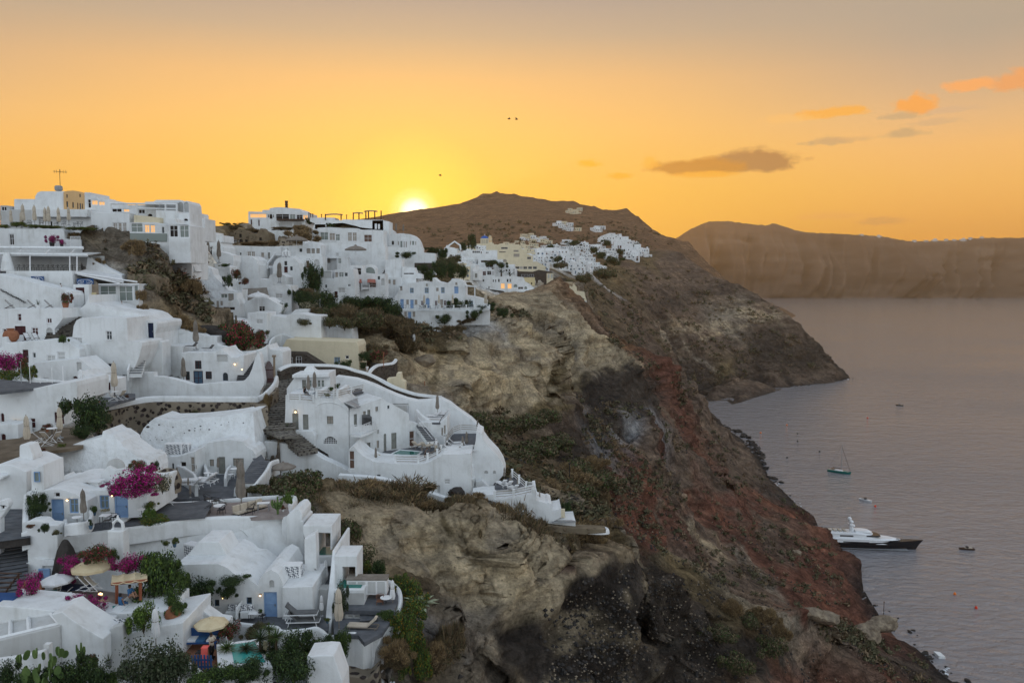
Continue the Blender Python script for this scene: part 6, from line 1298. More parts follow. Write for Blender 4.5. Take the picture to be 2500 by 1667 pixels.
floor_('terrace_paving','560 925 700 900 900 880 1330 885 1460 900 1450 1010 1300 975 1050 1010 950 975 700 950',anchor=(950,890),D=60,thick=.5)
for x,y,lb in ((1215,900,'white framed lounger with dark cushion nearer the door'),(1235,965,'white framed lounger with dark cushion at the parapet')):lounger_g(lb,P3(x,y,58.6),R(4),1.28)
table_r('white table with a plant beside the light blue door',P3(810,915,58.8),0,.75);chair_b('black chair beside the white table at the blue door',P3(870,920,58.8),1.2,.95);potted('leafy plant on the white table by the blue door',855,870,58.8,60,'green','white',w=40)
for x,lb in ((620,'black and white patterned cushion bench left of the buttress'),(735,'black and white patterned cushion right of the buttress')):
 r=empty('cushion_bench',P3(x,890,59.3),lb,'bench');s=MB();s.box((0,0,.25),(1.2,.5,.5));s.build('bench','white',r,bevel=.04);s=MB();s.box((-.25,.1,.72),(.5,.18,.5));s.box((.28,.1,.72),(.45,.18,.45));s.build('cushions','lattice',r,bevel=.05)
potted('orange flowering plant in a blue pot on the parapet end',1445,945,58,60,'garden','blue_grey',w=70)
wallrun('scalloped white parapet below the loungers',[(545,910,58.5),(700,938,57.8),(900,958,57.3),(1000,968,57.2),(1040,1000,57.1),(1150,998,57.2),(1270,985,57.3),(1345,972,57.4),(1400,1000,57.4),(1440,1035,57.3),(1500,1048,57.3),(1580,1030,57.3),(1680,1020,57.2),(1710,1045,57.1),(1740,1095,57),(1772,1118,57),(1850,1070,57.8),(1920,1035,58.6)],4.2,.4,curve=3)
h=house('tall white gateway frame over a small hot tub terrace',66,'1250 600 1245 200 1228 140 1228 80 1486 80 1486 300 1470 300 1470 150 1345 145 1345 600',3.5,'')
h=house('white side wall stepping down beside the hot tub terrace',63,'1240 780 1240 200 1340 150 1352 480 1330 460 1330 780',1.0,'')
r=empty('hot_tub',P3(1410,342,66.5),'small white edged hot tub under the tall gateway frame','hot tub');s=MB();s.box((0,.9,-.4),(2.4,2.6,.9));s.build('tub','white',r,bevel=.08);s=MB();s.box((0,.9,.04),(1.8,2.0,.06));s.build('water','pool_dark',r)
floor_('tub_terrace_paving','1330 640 1330 470 1470 470 1462 640',anchor=(1400,640),D=62.5,thick=2.0)
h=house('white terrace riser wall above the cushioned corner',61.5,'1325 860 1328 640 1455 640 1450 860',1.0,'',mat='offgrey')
table_w('small white table on the narrow hot tub terrace',P3(1355,620,63.5),0,1.0);closed_white('folded white parasol on the narrow hot tub terrace',P3(1432,600,64),0,.75);closed_white('folded white parasol lying in the cushioned corner',P3(1395,880,59.3),.4,.6)
h=house('long white divider wall stepping down between the two terraces',58.5,'1440 1060 1440 770 1470 500 1488 300 1512 300 1508 600 1503 1060',6,'',lean=.9)
h=house('white canopy block over the lower hot tub',62.5,'1504 760 1506 350 1706 350 1706 445 1700 750 1690 750 1690 447 1578 447 1578 760',2.6,'')
r=empty('hot_tub',P3(1635,640,61.2),'hot tub with green water under the white canopy block','hot tub');s=MB();s.box((0,.9,-.9),(2.5,2.4,1.9));s.build('tub','white',r,bevel=.08);s=MB();s.box((0,.9,.06),(1.9,1.7,.06));s.build('water','pool_dark',r);s=MB();s.box((0,-.32,-1.4),(2.5,.1,2.4));s.build('front_panel','offgrey',r)
r=empty('cabinet',P3(1795,688,62),'white louvred cabinet with a dark top on the far terrace','cabinet');s=MB();s.box((0,.4,.6),(3.2,1.0,1.2));s.build('body','white_paint',r,bevel=.03);s=MB();s.box((0,.4,1.25),(3.3,1.1,.12));s.build('top','taupe',r)
for x in (-1.15,-.4,.4,1.15):s=MB();s.box((x,-.12,.6),(.6,.04,.95));s.build('door','offgrey',r)
floor_('far_terrace_paving','1600 830 1605 700 1880 690 1920 560 2000 575 2075 650 2070 740 2040 840 1850 835',anchor=(1750,750),D=61.5,thick=1.2)
floor_('lower_terrace_paving','1502 1040 1502 905 1640 900 1760 905 2000 925 1930 1030 1850 1070 1772 1115 1720 1050',anchor=(1600,960),D=58.5,thick=1.2)
h=house('low white terrace step wall with lattice vents',60,'1600 925 1602 832 1765 830 1765 925',.6,'ac 1618 850 1672 902;ac 1680 850 1735 902');h=house('curved white planter on the right of the terrace step',60,'1845 920 1845 878 1880 832 2040 832 2030 880 1980 930 1900 928',.9,'')
stairs('short dark steps between the lower and the far terrace',(1806,918,59),(1806,810,61),1.3,5,'grey_paving','basalt')
wallrun('white outer parapet curving round the far terrace',[(1985,560,65),(2040,600,64),(2080,650,63.2),(2086,740,62),(2055,830,60.8),(2010,900,59.8),(1960,970,59.2),(1922,1040,58.6)],1.8,.4,curve=3)
h=house('rough whitewashed rock face under the scalloped parapet',57.2,'1720 1420 1715 1130 1772 1118 1850 1075 1925 1040 1905 1120 1870 1200 1860 1330 1780 1420',2.0,'',mat='rock_white',lean=.1)
table_w('round white bistro table with wicker chairs on the far terrace',P3(1963,795,61),0,1.0);chair_k('brown wicker chair left of the bistro table',P3(1910,800,61),4.8,1.15);chair_k('brown wicker chair behind the bistro table',P3(1945,700,62.5),.3,1.15);closed_white('folded white parasol beside the wicker chairs',P3(2022,800,61.2),0,.8)
closed_w('closed cream parasol on the lower terrace at the divider wall',P3(1548,1030,57.8),0,1.25);lounger_t('wooden framed sun lounger on the lower terrace',P3(1760,1010,58),R(175),1.2)
bush('dense olive tree growing beside the divider wall',1565,890,59.5,140,300,'olive','tree','olive_tree');bush('shrub filling the curved white planter',1955,890,59.6,150,70,'green');bush('green bush behind the louvred cabinet',1890,560,66,190,170,'dark');bush('orange green shrub above the louvred cabinet',1770,520,67,160,130,'garden');bush('bush in the corner below the lower terrace',1810,1100,57.5,170,90,'scrub')
bushes('garden','2090 660 66 220 150;2150 760 64 280 220;2210 880 62 260 230;2060 1000 60 240 190;2150 1080 59.5 260 260;2230 1250 58.5 220 320;2270 1450 58 200 320;2120 1420 57.5 160 220;2050 1150 59 180 150',['hanging green and orange garden growth spilling down the cliff edge'],'hanging plants','green growth spilling down the cliff below the far terrace','hanging_plant')
rosette('agave_plant','large pale variegated agave on the cliff edge',P3(2270,790,62.5),1.9,26,'agave',.35);rosette('agave_plant','pale agave among dry grass below the parapet',P3(2020,1230,57.5),1.4,22,'agave',.45)
bushes('dry','2060 1260 57.3 330 190;2380 1270 60 230 220',['tan dry grass mound round the pale agave','tan dry bush on the cliff right of the hanging garden']);bush('brown hanging shrub under the pale agave',2040,1330,57,300,140,'brown')
potted('spiky yucca in a round white pot at the cliff foot',2020,1500,55,110,'spiky','white')
h=house('white L shaped wall round the man with the cleaning pole',55,'160 1400 160 1000 170 815 280 800 340 830 470 920 560 935 560 1400',1.2,'')
floor_('brown_tiled_floor','165 1400 165 1080 470 1060 470 1400',anchor=(420,1250),D=51,mat='wicker',thick=.6)
r=empty('garden_pool',P3(640,1220,50),'small turquoise pool half hidden behind the yuccas','pool');o0=r.location.copy();zz=o0.z
q=[atz(x,y,zz)-o0 for x,y in ((465,1130),(820,1080),(960,1330),(480,1345))];s=MB();s.add(q+[v-Ve((0,0,1.2)) for v in q],BX);s.build('surround','white',r)
q=[atz(x,y,zz)-o0+Ve((0,0,.02)) for x,y in ((590,1135),(800,1105),(900,1290),(620,1300))];s=MB();s.quad(*reversed(q));s.v=[(a,b,.025) for a,b,c in s.v];s.build('water','pool_water',r)
open_cream('open cream parasol with a scalloped edge over the small pool court',P3(425,1130,53),.3,.76)
r=empty('daybed',P3(325,1150,52.5),'blue framed daybed with blue and white towels by the wall','daybed',rz=R(4));s=MB();s.box((0,0,.45),(2.3,.9,.12));s.box((0,.42,.8),(2.3,.08,.7));[s.tube([(x,y,.45),(x,y,0)],.04,5) for x in (-1.1,1.1) for y in (-.4,.4)];s.build('frame','sign_blue',r);[MB().box((x,0,.56),(w_,.8,.1)).build('white_towel','towel_white',r) for x,w_ in ((-.6,.8),(.75,.5))];s=MB();s.box((.1,-.02,.57),(.6,.85,.1));s.build('blue_towel','cloth_blue',r)
r=chair_b('dark chair with a white towel by the standing man',P3(325,1260,50.8),3.0,1.1);s_=MB();q_=P3(355,1180,50.2);s_.box((0,0,-.35),(.42,.06,.95),tilt=Matrix.Rotation(.06,3,'Y'));s_.box((0,.2,.12),(.42,.42,.04));tag(s_.build('towel','towel_red',loc=q_),'coral red towel hanging on the dark chair','towel')
s_=MB();[s_.box((x,0,.5+.1*math.cos(x*1.5)),(.10,.05,1.0)) for x in (-.6,-.4,-.2,0,.2,.4,.6)];s_.box((0,.04,.3),(1.4,.05,.1));s_.box((0,.04,.75),(1.4,.05,.1));tag(s_.build('picket_gate','sign_blue',loc=P3(335,1370,48.5)),'blue picket gate at the foot of the brown tiles','gate')
def yucca(label,x,y,D,r,trunk,seed):
 rt=rosette('yucca',label,P3(x,y,D)-Ve((0,0,trunk)),r/3.6185/F*D,90,'leaf_dark' if seed % 2 else 'leaf_green',.12,.030,'yucca',None,trunk,seed,.18)
for i,(x,y,r_,lb) in enumerate(((555,1165,120,'spiky yucca head at the left of the small pool'),(725,1170,110,'spiky yucca head before the pool water'),(590,1285,130,'low yucca head in front of the pool edge'),(850,1080,140,'yucca head against the white parapet left'),(990,1070,140,'yucca head against the white parapet right'),(890,1190,150,'yucca head with a cream flower spike'),(930,1000,100,'small yucca head touching the parapet top'),(1380,1460,110,'yucca at the bottom near the white planter'),(1510,1470,90,'second yucca at the bottom right of the planter'))):yucca(lb,x,y,50.5 if y > 1050 else 53,r_,1.6,i)
bush('cream flower spike of the middle yucca',895,1180,49.5,50,90,'cream','flower','flower_spike')
bushes('dark','1130 1250 51 330 230;1050 1420 49 360 240;820 1440 48.5 330 200;1290 1300 52 300 230;700 1470 47.5 330 160;1150 1470 48 420 240;1420 1230 54 200 150',['dark shrub mass in the front garden between the yuccas'],'shrub','dark shrubs of the front garden');bushes('green','460 1480 46.5 330 150;600 1440 47 220 130;1480 1250 55 150 200;1590 1250 56 140 260',['bright leafy shrub below the blue gate','leafy shrub right of the blue gate','leafy shrub below the white parapet bend','slim feathery shrub on the white rock face'])
bush('dark bougainvillea with red flowers in front of the parapet',560,1060,53.5,250,150,'red','bougainvillea','bougainvillea');bushes('scrub','760 1080 54 180 120;850 1000 56 150 80',['grey green shrub against the parapet left of the yuccas','thin shrub along the parapet'])
h=house('grey blue angular roof terrace wall at the bottom centre',48.5,'1270 1560 1260 1240 1420 1225 1500 1230 1580 1460 1590 1560',2.0,'');
h=house('low stone footing wall at the bottom by the white rock',55.5,'1560 1560 1560 1400 1800 1430 1890 1345 1900 1560',1.5,'',mat='stone_wall')
wallrun('white capped wall running diagonally down at the bottom left centre',[(0,1145,50),(60,1180,49.5),(170,1260,48.5),(280,1340,47.5),(360,1400,46.8),(430,1460,46)],3,.55)
CUR[0]=11
h=house('low white cave room with a light blue door below the blue hatch',59.5,'200 780 205 560 230 400 330 330 520 350 640 470 640 620 520 700',4,'dl 420 412 515 590;wl 370 485 398 545',lean=.25,curve=0)
s_=MB();s_.lathe([(.9,-1.2),(.8,0),(.55,.8),(.25,1.35),(0,1.5)],n=9,wob=lambda j,k:1+.2*math.sin(j*3+k));tag(s_.build('rock_pillar','basalt',loc=P3(650,330,60)),'dark lava rock pillar left of the bougainvillea','rock')
r=empty('chimney',P3(1182,345,60),'white bell shaped chimney with arched openings behind the parasol','chimney');s=MB();s.box((0,0,.9),(1.2,1.0,3.0));s.build('stack','white',r,bevel=.08);s=MB();s.tube([(-.4,0,2.4),(-.35,0,2.9),(0,0,3.2),(.35,0,2.9),(.4,0,2.4)],.13,6);s.lathe([(.12,3.2),(.06,3.5),(0,3.5)],n=6);s.build('cap','white',r)
for x,y,w_,h_,k,lb in ((730,480,270,180,'boug','magenta bougainvillea left of the open parasol'),(980,350,340,150,'red','deep red bougainvillea along the wall top'),(1260,480,330,190,'boug','purple bougainvillea between the parasol and the shade pergola'),(690,560,220,130,'boug','dark magenta bougainvillea low behind the white parasol'),(310,700,230,220,'boug','magenta flowering bush in the big terracotta pot'),(790,800,230,120,'boug','magenta bougainvillea on the white wall, left lobe'),(930,850,250,140,'boug','magenta bougainvillea hanging over the white wall, right lobe')):bush(lb,x,y,57.5 if y < 600 else 53.5,w_,h_,k,'bougainvillea','bougainvillea')
bushes('green','1540 800 56 430 520;1680 560 58 230 240;1780 700 56 190 240;1480 520 58.5 300 260;1720 830 54.5 200 200;1740 930 53 200 170;1130 350 58.5 120 110',['tall dark green shrub right of the shade pergola','upper right shoots of the tall green shrub','lemon green shrub by the white wall end','upright green shoots behind the shade pergola','hedge on the wall beside the clay jar','trailing green hedge at the wall corner','green shrub beside the white chimney'])
open_white('open pale parasol beside the dark tiled table',P3(570,745,56.5),.4,.76);open_cream('large open canvas parasol over the tan chairs',P3(920,665,57.5),.2,.98)
table_d('dark blue tiled dining table between the two open parasols',P3(750,720,57),R(-6),1.05)
for x,y,r_,lb in ((840,640,0,'tan director chair behind the dining table, left'),(910,650,0,'tan director chair behind the dining table, right'),(655,770,3.2,'tan director chair in front of the dining table'),(560,730,4.8,'tan director chair under the pale parasol')):deck2(lb,P3(x,y,56.5),r_,1.05)
lamp('burning candle lantern on the low wall beside the dining table',993,690,55.8,.14)
amphora('great terracotta pot holding the magenta bush',P3(318,775,55.5),0,1.35);amphora('clay jar lying in the hedge at the wall corner',P3(1715,965,53),0,.9)
s_=MB();s_.box((0,0,0),(1.5,.6,.9));tag(s_.build('bench_box','teal_paint',loc=P3(440,720,55.8)),'turquoise box bench under the pale parasol','bench')
floor_('garden_terrace_paving','100 800 180 720 420 690 900 640 1300 690 1640 660 1700 800 1100 870 620 850',anchor=(900,700),D=56.8,mat='pink_paving',thick=.6)
r=empty('shade_pergola',P3(1155,780,54.5),'rust red post pergola with a cream cloth roof over the bathers','pergola');o0=r.location.copy()
for x,y in ((1155,780),(1388,745)):s=MB();s.tube([P3(x,y,54.5)-o0,P3(x,y-190 if x < 1300 else y-190,54.5)-o0],.12,4);s.build('post','wood_red',r)
[MB().tube([P3(*a)-o0,P3(*b)-o0],.1,4).build('beam','wood_red',r) for a,b in (((1100,590,54.5),(1455,550,54.5)),((1112,520,57),(1455,480,57)))]
s=MB();A_,B_,C_,D_=P3(1100,585,54.3)-o0,P3(1455,548,54.3)-o0,P3(1455,455,56.8)-o0,P3(1108,495,56.8)-o0;N=12
for i in range(N):
 t0,t1=i/N,(i+1)/N;sg=lambda t:Ve((0,0,-.10*abs(math.sin(t*PI*3))));s.quad(A_.lerp(B_,t0)+sg(t0),A_.lerp(B_,t1)+sg(t1),D_.lerp(C_,t1)+sg(t1),D_.lerp(C_,t0)+sg(t0))
o=s.build('cloth_roof','cloth_cream',r,fix=False);so_=o.modifiers.new('Solidify','SOLIDIFY');so_.thickness=.03
h=house('white pool block with the turquoise pool on top',53,'1058 1000 1058 872 1110 862 1180 878 1632 858 1632 1010',4.2,'')
r=empty('plunge_pool',P3(1330,870,53.2),'turquoise plunge pool in front of the shade pergola','pool');o0=r.location.copy();zz=o0.z
q=[atz(x,y,zz)-o0 for x,y in ((1040,810),(1635,712),(1635,862),(1062,885))];s=MB();s.add(q+[v-Ve((0,0,.8)) for v in q],BX);s.build('surround','white',r)
q=[atz(x,y,zz)-o0 for x,y in ((1112,808),(1556,738),(1556,855),(1118,868))];s=MB();s.quad(*[Ve((a.x,a.y,.03)) for a in reversed(q)]);s.build('water','pool_water',r)
wallrun('white wall behind the bathers running to the hedge',[(900,600,59.5),(1100,655,58.5),(1250,690,57.8),(1400,700,57.4),(1620,665,57),(1790,610,58)],1.0,.35,curve=0)
h=house('white lower wall with lattice below the plunge pool',51.5,'1215 1300 1215 1085 1340 1062 1560 1010 1810 965 1808 1400 1215 1400',5,'');
s_=MB();s_.box((0,0,0),(2.4,.1,1.1));tag(s_.build('lattice_screen','lattice',loc=P3(1240,1010,51.8)),'white lattice screen beside the potted shrub under the pool','screen')
bush('round yellow green shrub in front of the plunge pool',1420,1045,51.3,290,270,'bright')
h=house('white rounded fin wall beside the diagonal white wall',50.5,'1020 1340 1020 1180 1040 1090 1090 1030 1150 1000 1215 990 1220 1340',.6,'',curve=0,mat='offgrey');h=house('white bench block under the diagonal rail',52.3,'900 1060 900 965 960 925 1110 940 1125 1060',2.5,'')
h=house('white curved wall below the magenta flowers',53.8,'610 1000 612 800 700 795 800 815 870 845 1000 830 1060 850 1060 1000',1.2,'')
h=house('white sunlit wall top carrying the big terracotta pot',54.5,'205 900 208 790 610 738 612 900',1.4,'')
h=house('large plain white gabled wall at the bottom left',49.5,'595 1560 590 1000 500 890 610 860 700 935 850 1030 1022 1130 1026 1360 900 1560',2.6,'')
h=house('white roof wall with a thick sloping coping at the bottom left',51.5,'-60 1000 -60 800 0 802 300 828 612 862 600 960 520 1000',3.0,'')
r=empty('skylight_roof',P3(0,1140,49.8),'white framed glazed roof panels at the bottom left','roof');o0=r.location.copy();zz=o0.z
s=MB();q=[P3(-80,1150,49.8)-o0,P3(590,990,49.8)-o0,P3(500,885,51.6)-o0,P3(-80,985,51.6)-o0];s.add(q+[v-Ve((0,0,.2)) for v in q],BX);s.build('panels','offgrey',r)
s=MB();q=[v+Ve((0,0,.06)) for v in q];[s.tube([a,b],.13,4) for a,b in ((q[0],q[1]),(q[1],q[2]),(q[2],q[3]),(q[0].lerp(q[1],.27),q[3].lerp(q[2],.32)),(q[0].lerp(q[1],.55),q[3].lerp(q[2],.62)))];s.build('frame','white',r)
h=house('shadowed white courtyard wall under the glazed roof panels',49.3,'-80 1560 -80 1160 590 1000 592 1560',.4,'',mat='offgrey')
h=house('white low wall at the very bottom left',46.5,'-80 1600 -80 1350 150 1320 420 1258 440 1380 440 1600',.5,'')
s_=MB();s_.box((0,0,0),(.35,.35,1.5));tag(s_.build('post','white',loc=P3(480,1290,47.5)),'white post beside the prickly pear','post')
cactus('stout green column cactus in a pot before the white gabled wall',810,1370,47.5,230,7,3,.2)
s_=MB();s_.lathe([(.3,0),(.4,.45),(.42,.5),(0,.48)],n=12);tag(s_.build('pot','metal_grey',loc=P3(820,1390,47.5)),'grey pot under the column cactus','pot')
potted('red leaved plant in a small pot between the cactus and the grey pot',930,1390,47.5,120,'red',w=90);potted('spiky plant in a tall grey pot before the rounded fin wall',1078,1400,47.5,170,'spiky','metal_grey')
closed_white('closed pale parasol in front of the lower white wall',P3(1545,1230,50.8),0,1.0)
bush('large grey green olive tree at the bottom centre left',1480,1640,46,720,480,'olive','tree','olive_tree',seed=1);bush('right crown of the grey green olive tree',1750,1640,46,420,330,'olive','tree','olive_tree',seed=2)
bushes('dark','60 1640 43 260 280;700 1640 43.5 400 300;300 1640 43 320 210;950 1640 44 360 280',['dark green shrub in the bottom left corner','dark green shrub behind the prickly pear','dark shrub left of the prickly pear','dark shrub below the grey pots']);bushes('green','820 1560 44.5 220 200;1980 1640 45 260 190;1100 1620 44.5 200 160',['leafy shrub below the column cactus','leafy shrub at the foot of the diagonal wall','leafy shrub left of the olive tree'])
r=empty('prickly_pear',P3(420,1560,43),'prickly pear cactus with flat pads at the bottom left','cactus');rr_=RR(4);
for i in range(34):
 s=MB()
 c=Ve((rr_.uniform(-1.1,1.1),rr_.uniform(-.6,.6),rr_.uniform(.1,2.0)));a=rr_.uniform(0,3.1);t=rr_.uniform(-.5,.5);w_=rr_.uniform(.16,.26)
 ring=[Ve((math.cos(k*PI/5)*w_,0,math.sin(k*PI/5)*w_*1.35)) for k in range(10)];m_=Matrix.Rotation(a,3,'Z') @ Matrix.Rotation(t,3,'Y');nn=m_ @ Ve((0,.03,0));s.add([c+m_ @ p-nn for p in ring]+[c+m_ @ p+nn for p in ring],[tuple(range(10)),tuple(range(19,9,-1))]+[(k,(k+1) % 10,10+(k+1) % 10,10+k) for k in range(10)]);s.build('pad','cactus_green',r)
r=empty('wooden_stair_rail',P3(190,800,54),'dark wooden stair rail and landing at the left edge','railing');o0=r.location.copy();s=MB();Q=lambda x,y,D=54:P3(x,y,D)-o0
for a,b in (((185,480),(190,800)),((-60,478),(215,485)),((-60,520),(185,525)),((185,490),(30,700)),((30,700),(35,790)),((-60,572),(140,575)),((-60,620),(110,625)),((-60,665),(70,668))):s.tube([Q(*a),Q(*b)],.06,4)
s.build('rails','wood_dark',r)
stairs('dark shadowed stone stairway along the left edge beside the white hall',(40,800,55),(60,90,64),3.0,18,'grey_paving','basalt')
s_=MB();s_.box((0,0,0),(2.0,1.2,.5));tag(s_.build('daybed','sign_blue',loc=P3(40,740,53)),'blue covered daybed under the wooden stair rail','daybed')
s_=MB();s_.box((0,0,0),(1.4,.06,.35));tag(s_.build('wall_panel','navy',loc=P3(450,835,54.0)),'small royal blue panel on the white wall','panel')
for i,x in enumerate((1640,1728)):potted('green succulent in a %s pot on the white roof ledge' % ('white' if i==0 else 'blue'),x,240 if i==0 else 222,62,100,'garden','white' if i==0 else 'blue_grey',w=90)
CUR[0]=7
h=house('white hotel wing with two grey doors and a barred half moon window',101,'190 800 192 690 198 560 200 400 345 400 350 420 490 470 515 365 555 370 556 430 700 440 700 368 740 370 745 440 850 530 860 1165 760 1110 640 1010 540 950 470 965 420 900 285 850 285 800',7,'dg 268 590 336 762;dg 377 600 438 758;wg 626 617 694 700;wxa 588 828 736 906;wb 470 885 496 960;nwa 280 548 326 590',curve=0)
s_=MB();pl=HP[h.name];[s_.tube([(pl.uv(x,905)[0],.12,pl.uv(x,905)[1]),(pl.uv(x,905)[0],.12,pl.uv(x,845)[1])],.03,4) for x in range(605,735,18)];[s_.tube([(pl.uv(595,y)[0],.12,pl.uv(595,y)[1]),(pl.uv(732,y)[0],.12,pl.uv(732,y)[1])],.03,4) for y in (850,870,890)];s_.build('window_bars','white_paint',h)
q=[pl.uv(x,y) for x,y in ((510,520),(550,490),(640,475),(740,490),(820,540),(850,590))];s_=MB();s_.tube([(u,-.02,v) for u,v in catmull(q,4)],.06,6);s_.build('arch_moulding','white',h)
lamp('glowing lamp in the arch over the first grey door',302,575,100.6,.12)
addslab(h,'entry_terrace','280 860 285 755 500 752 530 800 525 950 470 965 440 900',1.3,back=-1.25)
h=house('rooftop room with tall glazed doors and white timber frame',107,'210 480 212 330 285 230 287 180 380 172 660 165 664 335 664 480',3.5,'dg 370 242 416 402;wp 440 246 471 315;wp 480 246 512 315;wp 528 245 561 316;wp 567 245 600 317')
addslab(h,'roof_edge','285 215 287 180 662 165 662 205',1.0,back=-.9);addslab(h,'chimney','372 230 370 150 400 112 450 118 480 150 525 165 525 230',1.2,back=1.0)
floor_('rooftop_paving','205 478 210 400 660 330 1010 335 1005 362 745 428 700 430',anchor=(500,470),D=102,thick=.3)
railing('white posted railing along the hotel roof left edge',[(235,465,101),(350,468,101),(490,478,101)],.95,3,'teak');railing('stepped white posted railing along the hotel roof front',[(525,428,101),(700,430,101),(735,428,101)],.95,3,'teak');railing('white posted railing receding along the hotel roof side',[(740,428,101.2),(880,395,105),(1005,362,109)],.95,3,'teak')
closed('closed grey parasol left one before the rooftop room',P3(438,400,104),0,.95);closed('closed grey parasol right one before the rooftop room',P3(502,385,105),.5,1.05)
potted('bushy plant in a pot at the rooftop room corner',672,372,105.5,60,'green','white',w=55);potted('tall dark shrub in a pot on the hotel roof',738,355,106,75,'dark','white',w=55);potted('orange plant on the hotel roof railing corner',635,430,102,55,'garden','white',w=70);potted('spiky plant in a round white planter beside the stone stairway',222,770,99.5,120,'spiky','white')
table_ww('white table on the hotel roof beside the parasols',P3(470,425,103),0,1.1);lounger_w('white lounge seat on the hotel roof',P3(840,370,107),.3,1.0)
h=house('long white hotel facade facing the pool with a lattice balcony',101,'860 1180 862 600 870 540 1200 430 1245 470 1300 490 1475 590 1480 680 1572 690 1572 925 1545 935 1350 965 1240 990 1100 1075 1000 1090',5,'dg 906 598 941 722;wg 1002 568 1031 602;dg 1046 553 1079 640;wg 1129 522 1158 566;nw 1145 760 1168 800;dg 955 928 1000 1035;dg 1042 893 1080 1040;wg 1143 872 1168 948;dga 1215 800 1244 980;dg 1294 793 1350 955;dk 1480 773 1538 930;w 1254 508 1276 540',yaw=33,anchor=(860,1165),curve=0)
r=empty('balcony',P3(870,810,100.6),'long white lattice balcony slung across the pool facade','balcony');o0=r.location.copy();s=MB();A_,B_,C_,D_=[P3(*q)-o0 for q in ((875,808,99.6),(985,815,99.2),(1300,685,107.6),(1230,690,108.5))];s.add([A_,B_,C_,D_]+[v-Ve((0,0,.3)) for v in (A_,B_,C_,D_)],BY);s.build('floor_slab','white',r)
railing('white criss cross balcony railing over the pool facade',[(878,800,99.6),(985,808,99.2),(1300,678,107.6)],1.15,3,'white_paint',lattice=True,posts=False)
for x0,y0,x1,y1,D,lb in ((990,605,1088,712,101.5,'dark slatted privacy screen on the lattice balcony, left one'),(1097,567,1191,672,104.5,'dark slatted privacy screen on the lattice balcony, right one')):
 a,b=P3(x0,y1,D),P3(x1,y0,D);s=MB();w_,h_=b.x-a.x,b.z-a.z;s.add([(0,0,0),(w_,.2,0),(w_,.2,h_*.78),(w_*.72,.14,h_),(0,0,h_),(0,.1,0),(w_,.3,0),(w_,.3,h_*.78),(w_*.72,.24,h_),(0,.1,h_)],[(0,1,2,3,4),(9,8,7,6,5),(0,5,6,1),(1,6,7,2),(2,7,8,3),(3,8,9,4),(4,9,5,0)])
 r=empty('privacy_screen',a,lb,'screen');s.build('panel','cloth_grey',r);s=MB();[s.box((w_/2,-.02+.1*.5,h_*.78*k/10),(w_*.98,.06,.03)) for k in range(1,10)];s.build('slats','black_metal',r)
r=empty('glass_awning',P3(810,478,101),'grey green glass awning over the hotel side stair','awning');o0=r.location.copy();A_,B_,C_,D_=[P3(*q)-o0 for q in ((810,478,101),(925,530,100),(1105,470,107),(1000,412,108.5))];s=MB();s.add([A_,B_,C_,D_]+[v-Ve((0,0,.12)) for v in (A_,B_,C_,D_)],BY);s.build('panel','metal_grey',r)
s=MB();[s.tube([A_.lerp(D_,t)+Ve((0,0,.05)),B_.lerp(C_,t)+Ve((0,0,.05))],.06,4) for t in (0,.33,.66,1)];s.tube([A_,D_],.06,4);s.build('frame','offgrey',r)
h=house('white wall under the glass awning on the hotel side',103,'745 540 745 470 890 500 895 545 1200 450 1200 560',2.5,'',yaw=33,anchor=(890,545))
h=house('white block wall with a blue grey window above the pool deck',106,'1570 930 1572 700 1600 680 1800 683 1870 620 1878 830 1790 915',4,'wg 1812 740 1828 820;wg 1838 715 1855 800',yaw=0)
floor_('upper_sun_deck','1610 680 1640 640 1700 600 1880 590 1870 620 1800 685',anchor=(1800,680),D=106.2,thick=.25)
for x,y,lb in ((1740,640,'white lounger left on the upper dark sun deck'),(1820,620,'white lounger right on the upper dark sun deck')):lounger_w(lb,P3(x,y,108),R(165),1.15)
closed('closed grey parasol on the upper dark sun deck',P3(1772,600,110),0,1.0)
wallrun('curled white stair wall up to the dark sun deck',[(1475,680,106),(1420,620,107),(1400,590,108)],1.5,.35);wallrun('white fin wall beside the sun deck stair',[(1560,545,109),(1590,580,108),(1640,620,107),(1690,650,106.5)],2.5,.4)
stairs('dark stair descending from the sun deck to the pool',(1715,880,101.5),(1580,700,107),1.2,10,'grey_paving','white');railing('white stair handrail beside the pool stair',[(1720,878,101),(1575,700,106.5)],.9,2,'white_paint',posts=False)
floor_('pool_deck','1085 1085 1120 1030 1345 925 1560 925 1700 900 1840 890 1830 970 1790 1030 1640 1100 1340 1100',anchor=(1340,1095),D=97.3,thick=.6)
r=empty('swimming_pool',P3(1350,1060,98),'green hotel swimming pool with white rim on the curved terrace','pool');o0=r.location.copy();zz=P3(1340,1095,97.3).z-o0.z
q=[atz(x,y,zz+o0.z)-o0 for x,y in ((1205,1050),(1382,962),(1625,985),(1500,1085),(1260,1085))];n=len(q);s=MB();s.add([v+Ve((0,0,.06)) for v in q]+[v-Ve((0,0,.5)) for v in q],[tuple(range(n)),tuple(reversed(range(n,2*n)))]+[(i,i+n,(i+1) % n+n,(i+1) % n) for i in range(n)]);s.build('rim','white',r)
q=[atz(x,y,zz+o0.z)-o0 for x,y in ((1232,1048),(1388,976),(1598,993),(1492,1062),(1262,1062))];s=MB();s.quad(*[Ve((v.x,v.y,v.z+.08)) for v in q]);s.build('water','pool_dark',r,fix=False)
railing('white railing bowing round the pool terrace',[(1340,1110,96.6),(1575,1115,96.6),(1670,1085,97.2),(1770,1040,98.3),(1810,1000,99.3)],.95,3,'teak',pw=.26)
